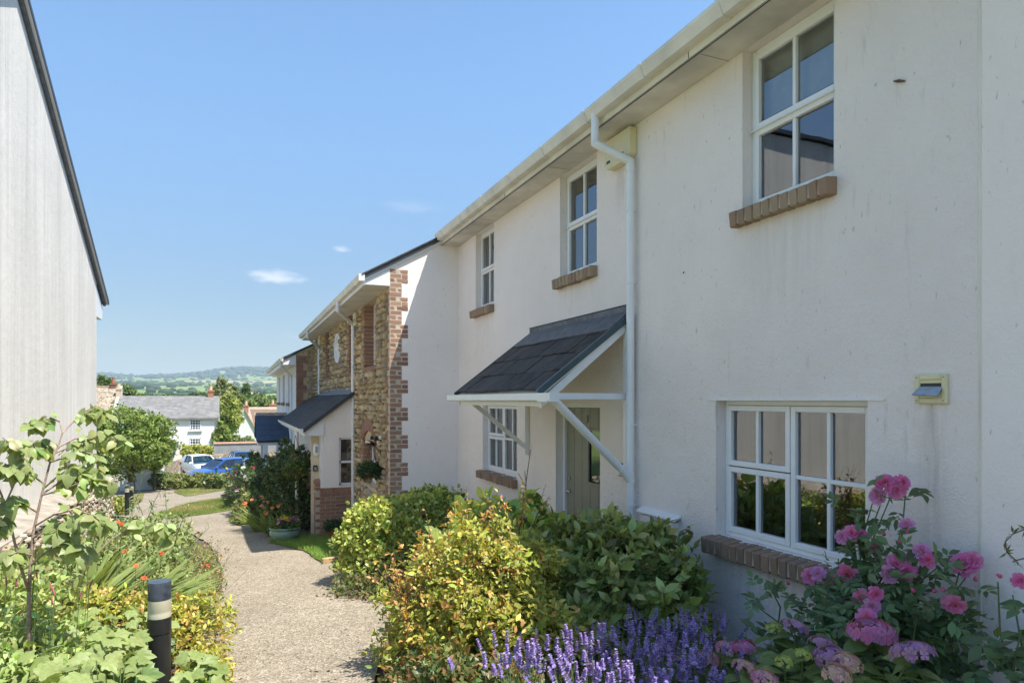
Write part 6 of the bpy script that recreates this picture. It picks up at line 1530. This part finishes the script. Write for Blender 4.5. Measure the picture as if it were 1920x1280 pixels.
leaves('small_leaves', BROAD, XP, XD, XN, rg.uniform(.04, .085, len(XP)), cols(rg, [(.18, .225, .08), (.21, .25, .10), (.15, .19, .065)], len(XP), .2), 'leaf', sp)

# ---- broad lobed perennials around the bollard
LL = [leaf_mesh_obj(LOBED, 'leaf_lob', curl=c) for c in (.02, .15, .3)]
def lobed_plant(base, spots, n_, label, seed, hmin=.2, hmax=.5, size=(.06, .13)):
    t = thing('leafy_perennial', base, label, 'plant', 'lobed leaved perennials in the left border'); rg = np.random.default_rng(seed); stm = MB()
    P, D, N_ = [], [], []
    for i in range(n_ + 260):
        cx_, cy_, rx, ry, hh = spots[i % len(spots)]
        a = rg.uniform(0, 6.28); rr = math.sqrt(rg.uniform(0, 1)); x, y = cx_ + rx * rr * math.cos(a), cy_ + ry * rr * math.sin(a)
        h = (hmin + (hmax - hmin) * (1 - rr * rr * .6) * rg.uniform(.55, 1.05)) * hh
        if i >= n_: h *= rg.uniform(.35, .8)
        bpx_ = HX + F * (rt.dot(Vector((x, y, 0)))) / max(.3, fw.dot(Vector((x, y, 0))))
        if y < 4.5 and abs(bpx_ - 306) < 40: continue
        p = Vector((x, y, G0(y) + h)); o = math.atan2(y - cy_, x - cx_) + rg.normal() * .9
        d = Vector((math.cos(o), math.sin(o), -.25 + rg.normal() * .25)); nrm = Vector((rg.normal() * .45 + .15, rg.normal() * .45 - .3, 1))
        if i < n_:
            inst(LL[i % 3], 'leaf', t, orient(p, d, nrm, rg.uniform(*size)))
            if i % 2 == 0: stm.tube([(cx_ + (x - cx_) * .5, cy_ + (y - cy_) * .5, G0(y)), p.lerp(Vector((cx_, cy_, p.z)), .15) - Vector((0, 0, h * .3)), p], [.004, .003, .002], 4, False)
        else: P.append(p); D.append(d); N_.append(nrm)
    stm.build('stems', 'stem', t, smooth=True, recalc=False)
    leaves('lower_foliage', LOBED, P, D, N_, rg.uniform(size[0], size[1], len(P)), cols(rg, [(.08, .125, .04), (.10, .15, .045)], len(P), .25), 'leaf', t)
    return t
lobed_plant((-.75, 3.7, G0(3.7)), [(-.55, 3.75, .36, .45, 1.0), (-.95, 3.5, .4, .5, 1.0), (-.25, 3.9, .22, .4, .8), (-.75, 4.3, .35, .35, 1.05)], 290, 'broad lobed leaf perennial surrounding the near bollard', 181)
lobed_plant((-1.2, 5.0, G0(5)), [(-1.15, 4.9, .4, .5, 1.0), (-.75, 5.2, .35, .4, 1.0), (-1.5, 4.4, .35, .5, 1.05)], 260, 'broad lobed leaf perennial at the foot of the sapling', 183)
lobed_plant((-1.35, 3.7, G0(3.7)), [(-1.35, 3.7, .3, .5, 1.1), (-1.15, 3.2, .3, .3, .9)], 160, 'broad lobed leaf perennial in the bottom left corner', 185)
shrub('border_foliage', (-1.25, 4.5, G0(4.5)), [(-1.15, 4.3, .30, .34, .5, .26), (-1.45, 5.3, .30, .4, .6, .30), (-.9, 4.7, .22, .3, .4, .22)], 'fine pale green foliage massed around the sapling foot', 900, 6, .055, [(.20, .25, .085), (.25, .30, .11), (.17, .215, .07)], OVATE, 'plants', 187, 'leaf_matt', ntwig=50, lump=.22)
# ---- golden spiraeas
GD = [(.26, .25, .05), (.20, .215, .045), (.30, .27, .07)]
shrub('spiraea', (-.62, 5.6, G0(5.6)), [(-.62, 5.5, .22, .34, .4, .2), (-.25, 5.45, .16, .26, .4, .2), (-.95, 5.8, .22, .25, .3, .2)], 'golden leaved spiraea mound just behind the near bollard', 520, 7, .04, GD, OVATE, 'shrub', 191, ntwig=30, tipcol=((.30, .19, .06), .12))
shrub('spiraea', (-.68, 3.0, G0(3.0)), [(-.68, 2.98, .30, .24, .22, .14), (-.42, 3.0, .25, .18, .2, .12), (-.9, 3.1, .3, .2, .2, .14)], 'low golden spiraea with russet tips at the bottom edge', 520, 7, .028, [(.22, .22, .05), (.17, .185, .045), (.26, .2, .06)], OVATE, 'shrub', 193, ntwig=30, tipcol=((.30, .16, .06), .2))
shrub('spiraea', (-.3, 4.9, G0(4.9)), [(-.16, 4.75, .08, .13, .3, .12)], 'yellow green spiraea tuft beside the path right of the bollard', 160, 7, .04, GD, OVATE, 'shrub', 195, ntwig=12)
# ---- strap leaved crocosmia clumps
M['leaf_strap'] = foliage('strap_leaves', .35, .45, .4, False, [(.25, .32, .10), (.29, .36, .12), (.20, .27, .08), (.32, .37, .14)])
SLM = [leaf_mesh_obj(strap(8, bd, .028), 'leaf_strap') for bd in (.35, .6, .9)]
def strap_clump(loc, n_, L_, lean, label, seed, grp='strap leaved clumps', flow=None, spread=.5, r=.12, w_=1.0):
    t = thing('strap_leaf_clump', loc, label, 'plant', grp); rg = np.random.default_rng(seed)
    for i in range(n_):
        a = rg.uniform(0, 6.28); b_ = Vector((loc[0] + math.cos(a) * r * rg.uniform(.1, 1), loc[1] + math.sin(a) * r * rg.uniform(.1, 1), G0(loc[1]) - .02))
        d = Vector((math.cos(a) * spread * rg.uniform(.2, 1) + lean[0], math.sin(a) * spread * rg.uniform(.2, 1) + lean[1], 1)).normalized()
        hz_ = Vector((d.x, d.y, 0)); nrm = Vector((-d.x, -d.y, 1.2)) if hz_.length > .05 else Vector((rg.normal(), rg.normal(), .2))
        s_ = L_ * rg.uniform(.65, 1.12)
        inst(SLM[i % 3], 'leaf', t, orient(b_, d, nrm + Vector(rg.normal(0, .25, 3)), s_) @ Matrix.Diagonal((w_, 1, 1, 1)))
    if flow:
        st_ = MB(); fp = []
        for k in range(flow[0]):
            a = rg.uniform(0, 6.28); b_ = Vector((loc[0], loc[1], G0(loc[1]))); p = b_ + Vector((math.cos(a) * .28 + lean[0] * .5, math.sin(a) * .28 + lean[1] * .5, L_ * rg.uniform(.65, .95))); st_.tube([b_, b_.lerp(p, .5) + Vector((0, 0, .1)), p], .003, 4, False)
            for q in range(3): fp.append(p + Vector(rg.normal(0, .025, 3)))
        st_.build('flower_stems', 'stem', t, recalc=False); flowers(t, 'flower', fp, flow[2], flow[1], seed + 1, up=(.1, -.8, .6))
    return t
CR = [(.58, .15, .06), (.52, .11, .05), (.60, .22, .09)]
for i, (x, y, n_, L_, lx, ly, lb) in enumerate(((-1.25, 6.0, 80, 1.0, .75, .0, 'arching strap leaf clump nearest the stone base wall'), (-.98, 6.25, 90, 1.0, .8, .0, 'arching strap leaf clump leaning over the border middle'), (-.80, 5.95, 60, .85, .85, -.1, 'smaller strap leaf clump leaning towards the path'), (-1.35, 7.6, 60, .9, .4, .1, 'strap leaf clump at the back of the left border'))):
    strap_clump((x, y, G0(y)), n_, L_, (lx, ly), lb, 201 + i, flow=(1, CR, .03) if i % 2 else None, w_=1.5, spread=.38)
# ---- fine edging plants by the path with dark seed heads
shrub('edging_plant', (-.35, 7.6, G0(7.6)), [(-.38, 6.6, .0, .22, .7, .16), (-.42, 8.2, -.2, .28, .9, .18), (-.50, 9.6, -.35, .3, .8, .2)], 'fine leaved edging plants spilling onto the left of the path', 1300, 6, .032, [(.12, .15, .05), (.16, .185, .06), (.10, .13, .05), (.20, .17, .07)], SMALL, 'plants', 211, 'leaf_matt', ntwig=40, lump=.22, tipcol=((.30, .15, .08), .06))
sh_ = shoots('seed_heads', [(-.30, 8.2, G0(8.2)), (-.28, 8.8, G0(8.8)), (-.30, 9.4, G0(9.4)), (-.45, 9.0, G0(9)), (-.26, 7.6, G0(7.6)), (-.4, 10.0, G0(10))], .5, 130, 7, .02, [(.10, .08, .07), (.16, .13, .09), (.22, .19, .12)], 213, 'wiry dry flower stems with dark seed heads leaning over the path', 'leaf_matt', ROUND, .38, r=.0018)
shrub('border_foliage', (-1.3, 9.5, G0(9.5)), [(-1.2, 9.0, -.1, .6, .7, .30), (-1.0, 10.6, -.3, .5, .9, .34), (-1.6, 8.2, .0, .45, .6, .34), (-.8, 8.0, -.1, .35, .6, .25), (-1.35, 12.2, -.45, .5, 1.0, .32), (-1.7, 6.6, .15, .45, .6, .34), (-1.7, 5.2, .25, .4, .7, .34)],
    'mixed green border foliage in front of the stone base wall', 1700, 6, .07, [(.15, .19, .07), (.19, .225, .085), (.125, .16, .06)], OVATE, 'plants', 215, 'leaf_matt', ntwig=60, lump=.22)
shoots('buddleia', [(-1.25, 9.3, G0(9.3)), (-1.0, 9.8, G0(9.8)), (-1.55, 9.0, G0(9)), (-.75, 9.0, G0(9))], 1.35, 22, 30, .09, [(.13, .165, .09), (.10, .14, .07), (.16, .19, .11)], 217, 'tall open grey green shrub rising at the end of the stone base wall', 'leaf_matt', LANCE, .28, r=.006, cat='shrub', stemmat='stem')
shoots('tall_perennial', [(-1.75, 7.6, G0(7.6)), (-1.9, 8.6, G0(8.6)), (-1.7, 10.6, G0(10.6))], .75, 26, 16, .07, [(.11, .155, .06), (.14, .18, .07)], 218, 'leggy green perennials growing against the rubble wall', 'leaf_matt', OVATE, .3, r=.004, cat='plants', stemmat='stem')
# red poker spikes, orange lilies
M['spike_red'] = simple('crimson_spike', (.36, .10, .12), .7, var=.3, scale=60)
ps = thing('persicaria', (-1.3, 4.9, G0(4.9)), 'slender crimson flower spikes standing above the lobed leaves', 'flowers')
SPK = MB().lathe([(.0, 0), (.006, .01), (.008, .04), (.006, .075), (0, .10)], (0, 0, 0), 6).mesh('flower_spike', 'spike_red', True); sst = MB()
for i, (px, py, Y) in enumerate(((70, 1085, 4.5), (98, 1108, 4.4), (103, 1118, 4.3), (167, 1103, 4.5), (12, 1098, 4.4), (30, 1102, 4.5), (165, 1062, 5.0), (66, 1040, 4.9), (62, 1088, 4.7), (100, 1135, 4.3), (148, 1125, 4.4))):
    p = onY(px, py, Y); inst(SPK, 'flower_spike', ps, Matrix.Translation(p) @ Euler((rg.normal() * .25, rg.normal() * .25, 0)).to_matrix().to_4x4() @ Matrix.Scale(.6, 4)); sst.tube([(p.x - .04, p.y, G0(Y)), p], .002, 4, False)
sst.build('stems', 'stem', ps, recalc=False)['kind'] = 'stuff'
ll = thing('day_lilies', (-.5, 7, G0(7)), 'scattered orange red lily flowers along the left border', 'flowers')
fp = [onY(*q) for q in ((228, 982, 7.2), (222, 978, 7.2), (300, 985, 9.5), (318, 1000, 9.2), (372, 998, 9.6), (380, 1062, 7.2), (390, 1060, 7.2), (255, 1060, 6.2), (302, 1036, 6.4), (270, 1083, 5.6))]
flowers(ll, 'flower', [p for p in fp for _ in (0, 1)], .04, CR, 221, up=(.2, -.9, .5)); sst = MB()
for p in fp: sst.tube([(p.x - .03, p.y + .02, G0(p.y)), p], .0025, 4, False)
sst.build('stems', 'stem', ll, recalc=False)['kind'] = 'stuff'

# ================================================================== BORDER OF THE STONE HOUSE
shrub('porch_climber', (1.15, 15.4, G0(15.4)), [(1.12, 14.9, .10, .30, .5, .62), (1.05, 15.7, -.25, .42, .8, .75), (1.18, 14.6, -.55, .26, .4, .5), (1.1, 16.6, -.1, .38, .8, .8), (1.25, 14.3, .55, .18, .25, .3)], 'dense dark climber smothering the porch front of the stone house', 1300, 6, .085, [(.04, .065, .022), (.055, .085, .03), (.035, .055, .02), (.09, .10, .035)], OVATE, 'climber', 231, ntwig=40, lump=.2, inner=.3)
strap_clump((.85, 14.55, G0(14.5)), 90, .75, (-.15, -.2), 'day lily clump at the front of the stone house border', 233, flow=(5, [(.62, .24, .08), (.64, .32, .14)], .065), spread=.75, r=.25, w_=1.2)
strap_clump((.55, 15.6, G0(15.6)), 60, .8, (-.2, -.1), 'further day lily clump behind the first in the stone house border', 235, flow=(5, [(.64, .32, .12), (.6, .2, .08)], .065), spread=.7, r=.22, w_=1.2)
for i, (x, y, z, rx, ry, rz, cc, lb, fl) in enumerate((
    (.45, 17.6, -.1, .40, .8, .42, [(.09, .12, .04), (.14, .15, .05)], 'pale flowering border plants beside the path bend', [(.55, .40, .16), (.5, .25, .3), (.6, .5, .3)]),
    (.35, 19.4, .15, .38, 1.0, .62, [(.05, .075, .035), (.07, .09, .045)], 'grey green shrub with small white flowers further along the border', [(.6, .6, .58), (.45, .42, .5)]),
    (.75, 18.6, .2, .5, 1.2, .75, [(.045, .07, .025), (.06, .09, .03)], 'tall dark shrub in the stone house border', [(.3, .06, .08)]),
    (.20, 22.5, .2, .45, 1.1, .70, [(.05, .075, .025), (.075, .10, .03)], 'dark bushy shrub before the gabled porch', [(.55, .12, .2), (.6, .45, .4)]),
    (.30, 26.0, .2, .6, 1.4, .8, [(.06, .09, .03), (.05, .075, .025)], 'large shrub beyond the gabled porch', [(.6, .5, .1)]),
    (.85, 21.3, .3, .45, .8, .9, [(.06, .085, .03), (.045, .07, .025)], 'leafy climbing plant at the foot of the porch posts', [(.62, .42, .05), (.35, .05, .1)]))):
    t, P, D, rg2 = shrub('border_shrub', (x, y, G0(y)), [(x, y, G0(y) + rz * .75, rx, ry, rz), (x + .15, y + .4, G0(y) + rz * .6, rx * .9, ry * .7, rz * .8), (x - .1, y - .5, G0(y) + rz * .45, rx * .8, ry * .5, rz * .55)], lb, 420, 6, .085, cc, OVATE, seed=241 + i, ntwig=24, lump=.2, group='border shrubs of the far houses')
    flowers(t, 'flower', P[rg2.choice(len(P), 36, replace=False)] + [0, 0, .03], .10, fl, 251 + i)

# ================================================================== YARD HEDGES, TREES
def hedge(px0, px1, pyt, Y, label, col, seed, leaf=.11, n_=700, fl=None, cat='hedge', depth=.6, name='hedge_shrub', base=None):
    a, b_ = onY(px0, pyt, Y), onY(px1, pyt, Y); g = G0(Y) if base is None else base; h = a.z - g; k = max(2, int((b_.x - a.x) / .8)); rr = random.Random(seed)
    ells = [(a.x + (b_.x - a.x) * (i + .5) / k, Y + rr.uniform(-.3, .3), g + h * .5, (b_.x - a.x) / k * .75, depth, h * rr.uniform(.42, .55)) for i in range(k)]
    t, P, D, rg2 = shrub(name, ((a.x + b_.x) / 2, Y, g), ells, label, n_, 6, leaf, col, OVATE, cat, seed, 'leaf_matt', ntwig=20, lump=.18, zmin=g)
    if fl: flowers(t, 'flower', P[rg2.choice(len(P), min(fl[0], n_), replace=False)], fl[2], fl[1], seed + 1)
    return t
HG = [(.10, .135, .045), (.13, .16, .05), (.08, .11, .04)]
hedge(288, 330, 887, 41, 'low green hedge shrub left of the car park edge', HG, 261, fl=(30, [(.6, .42, .42), (.62, .55, .5)], .16))
hedge(322, 385, 893, 40, 'clipped low hedge in front of the white car', [(.12, .135, .045), (.15, .16, .055)], 263)
hedge(386, 424, 888, 38, 'hydrangea shrub with cream and pink heads in front of the blue car', HG, 265, fl=(60, [(.62, .6, .48), (.6, .42, .4), (.55, .55, .4)], .20))
hedge(463, 486, 868, 36, 'dark shrub bank at the corner of the car park', [(.045, .065, .025), (.06, .08, .03)], 267, n_=900)
hedge(466, 490, 858, 30, 'deep green shrub overhanging the yard below the porch', [(.04, .06, .025), (.055, .075, .03)], 269, n_=900)
hedge(264, 290, 880, 43, 'pink flowered shrub beside the white outbuilding', HG, 271, fl=(30, [(.6, .38, .42), (.66, .6, .58)], .2))
hedge(180, 232, 935, 22.5, 'yellow green low planting at the foot of the far bollards', [(.2, .22, .05), (.14, .17, .05)], 272, .09, 400)
TB = G0(66) + .35
hedge(345, 402, 836, 68.5, 'clipped golden hedge under the cottage windows', [(.26, .26, .06), (.21, .23, .06)], 273, .2, 700, base=TB)
hedge(300, 316, 842, 67.5, 'small yellow green bush by the cottage door', [(.22, .24, .06), (.17, .2, .05)], 275, .2, 300, base=TB)
hedge(404, 428, 795, 70, 'bright green bush at the corner of the cottage', [(.16, .2, .05), (.12, .16, .045)], 277, .26, 600, base=TB, cat='shrub')
hedge(426, 472, 820, 72, 'climbing greenery topping the garden wall', [(.13, .17, .05), (.10, .14, .04)], 279, .22, 400, base=TB, cat='shrub')
def tree(label, px, pyt, pyb, halfw, Y, col, seed, leaf=.3, n_=900, name='tree', lobes=7, base=None, narrow=1.0):
    top = onY(px, pyt, Y); rng = np.random.default_rng(seed); g = GZ(top.x, Y) if base is None else base
    bot = onY(px, pyb, Y).z; R_ = halfw * Y * .9 / F; c = Vector((top.x, Y, (top.z + bot) / 2)); H = (top.z - bot) / 2
    t = thing(name, (top.x, Y, g), label, 'tree')
    ells = [(c.x, c.y, c.z, R_ * .8, R_ * .8, H * .85)]
    for k in range(lobes):
        a = k * 2.4 + rng.uniform(0, .6); v_ = rng.uniform(-.6, .75)
        ells.append((c.x + math.cos(a) * R_ * .58 * narrow, c.y + math.sin(a) * R_ * .5, c.z + v_ * H * .62, R_ * rng.uniform(.32, .48), R_ * .45, H * rng.uniform(.28, .42)))
    P, D = crown_tips(rng, ells, n_, -1e9, .25, lump=.2); p, d, nn = rosettes(rng, P, D, 6, 1.0, .2, along=leaf * .6, jit=leaf * .25)
    leaves('crown', OVATE if Y < 50 else SMALL, p, d, nn, leaf * (1 + .25 * rng.standard_normal(len(p))).clip(.5, 1.6), cols(rng, col, len(p), .35), 'leaf_matt', t)
    mb = MB(); tr_ = max(.05, R_ * .09); mb.tube([(c.x, c.y, g - .2), (c.x + R_ * .05, c.y, (g + bot) / 2), c], [tr_ * 1.3, tr_, tr_ * .5], 8)
    for e in ells[1:]: mb.tube([(c.x, c.y, c.z - H * .7), Vector(e[:3]) * .5 + c * .5 - Vector((0, 0, H * .15)), e[:3]], [tr_ * .5, tr_ * .3, tr_ * .1], 5, False)
    mb.build('trunk', 'bark', t, smooth=True, recalc=False); return t
tree('round broad leaved tree half hiding the cottage', 242, 764, 898, 76, 38, [(.12, .165, .04), (.15, .195, .05), (.10, .135, .035)], 281, .15, 3200, lobes=12)
tree('leafy tree crown spilling right of the round tree', 288, 812, 885, 26, 40, [(.11, .155, .04), (.14, .18, .05)], 282, .15, 700)
tree('loose feathery tree rising behind the cottage chimney', 412, 712, 790, 20, 92, [(.15, .16, .07), (.12, .135, .06)], 283, .4, 700)
tree('second feathery tree beside the cottage chimney', 432, 715, 790, 14, 97, [(.14, .15, .065), (.11, .13, .055)], 284, .4, 500)
tree('yellow green tree between cottage and gabled house', 425, 742, 815, 26, 84, [(.15, .18, .045), (.19, .21, .055)], 285, .38, 800)
tree('bushy green tree behind the gabled cottage', 452, 740, 800, 24, 100, [(.12, .155, .045), (.09, .125, .04)], 286, .42, 700)
tree('pointed dark tree beyond the gabled cottage', 461, 722, 775, 9, 115, [(.06, .09, .035), (.08, .11, .04)], 287, .4, 450, narrow=.6)
tree('pale spreading tree right of the gabled cottage', 492, 744, 785, 26, 125, [(.13, .16, .055), (.10, .14, .045)], 288, .5, 700)
tree('broad hedgerow tree at the far right below the white house eave', 515, 748, 790, 20, 135, [(.11, .145, .05), (.09, .12, .04)], 289, .5, 500)
tree('dark tree behind the mottled stone roof', 190, 708, 760, 22, 92, [(.06, .09, .03), (.085, .12, .035)], 290, .42, 700)
tree('dark tree between the two chimneys and the valley', 240, 722, 770, 17, 98, [(.07, .10, .035), (.09, .125, .04)], 291, .42, 600)
for i, (px, pyt, hw, Y) in enumerate(((275, 741, 20, 260), (310, 742, 24, 300), (350, 743, 22, 280), (372, 738, 16, 240), (480, 738, 18, 330), (508, 742, 20, 300))):
    tree('distant field tree %s' % ('left of the cottage ridge', 'over the middle of the cottage roof', 'right of the roof middle', 'beside the right chimney', 'below the pale hillside field', 'at the foot of the wooded hill')[i], px, pyt, pyt + 18, hw, Y, [(.06, .09, .035), (.08, .11, .04)], 301 + i, 1.2, 260)
# far woods: countless, one mass
def woods():
    rng = np.random.default_rng(5); bm = bmesh.new(); bmesh.ops.create_icosphere(bm, subdivisions=1, radius=1); tv = np.array([v_.co for v_ in bm.verts]); tf = np.array([[v_.index for v_ in f.verts] for f in bm.faces]); bm.free()
    V, T, C = [], [], []; b_ = 0; cnt = 0
    while cnt < 2400:
        y = rng.uniform(420, 4700); x = rng.uniform(-.55, .45) * y
        f = math.sin(x / 150 + y / 260 + 1) + math.sin(y / 170 - x / 230) + .7 * math.sin(x / 60 + y / 75)
        hd = abs((x * .9 + y * .35) % 190) < 9 or abs((y + .25 * x) % 240) < 12
        ridge = y > 3600 and (abs(x - 40) < 420 or rng.random() < .25)
        if not (f > 1.65 or hd or ridge): continue
        s_ = rng.uniform(5, 9) * (1.7 if ridge else 1); k = tv * [s_ * rng.uniform(1, 1.8), s_ * rng.uniform(1, 1.6), s_ * rng.uniform(.7, 1.0)] * (1 + .18 * rng.standard_normal((len(tv), 1)))
        V.append(k + [x, y, GZ(x, y) + s_ * .35]); T.append(tf + b_); b_ += len(tv); C.append(np.repeat(cols(rng, (.035, .055, .022), 1, .35), len(tv), 0)); cnt += 1
    o = bpy.data.objects.new('distant_woodland', np_mesh('distant_woodland', np.concatenate(V), np.concatenate(T), np.concatenate(C), 'leaf_matt')); link(o)
    tag(o, 'hedgerows and woods covering the far hillsides', 'woodland', kind='stuff')
woods()
# ================================================================== the air over the valley
hb = MB().box(-7300, 7300, -450, 9300, -120, 230).build('haze', 'soil'); hb.data.materials.clear()
hm = bpy.data.materials.new('valley_haze'); hm.use_nodes = True; hn = hm.node_tree; hn.nodes.clear()
pv_ = hn.nodes.new('ShaderNodeVolumePrincipled'); pv_.inputs['Color'].default_value = (.66, .84, 1.0, 1); pv_.inputs['Density'].default_value = .00016; pv_.inputs['Anisotropy'].default_value = 0.0
hn.links.new(pv_.outputs[0], hn.nodes.new('ShaderNodeOutputMaterial').inputs['Volume']); hb.data.materials.append(hm)
tag(hb, 'pale blue summer haze over the valley', 'haze', kind='stuff')
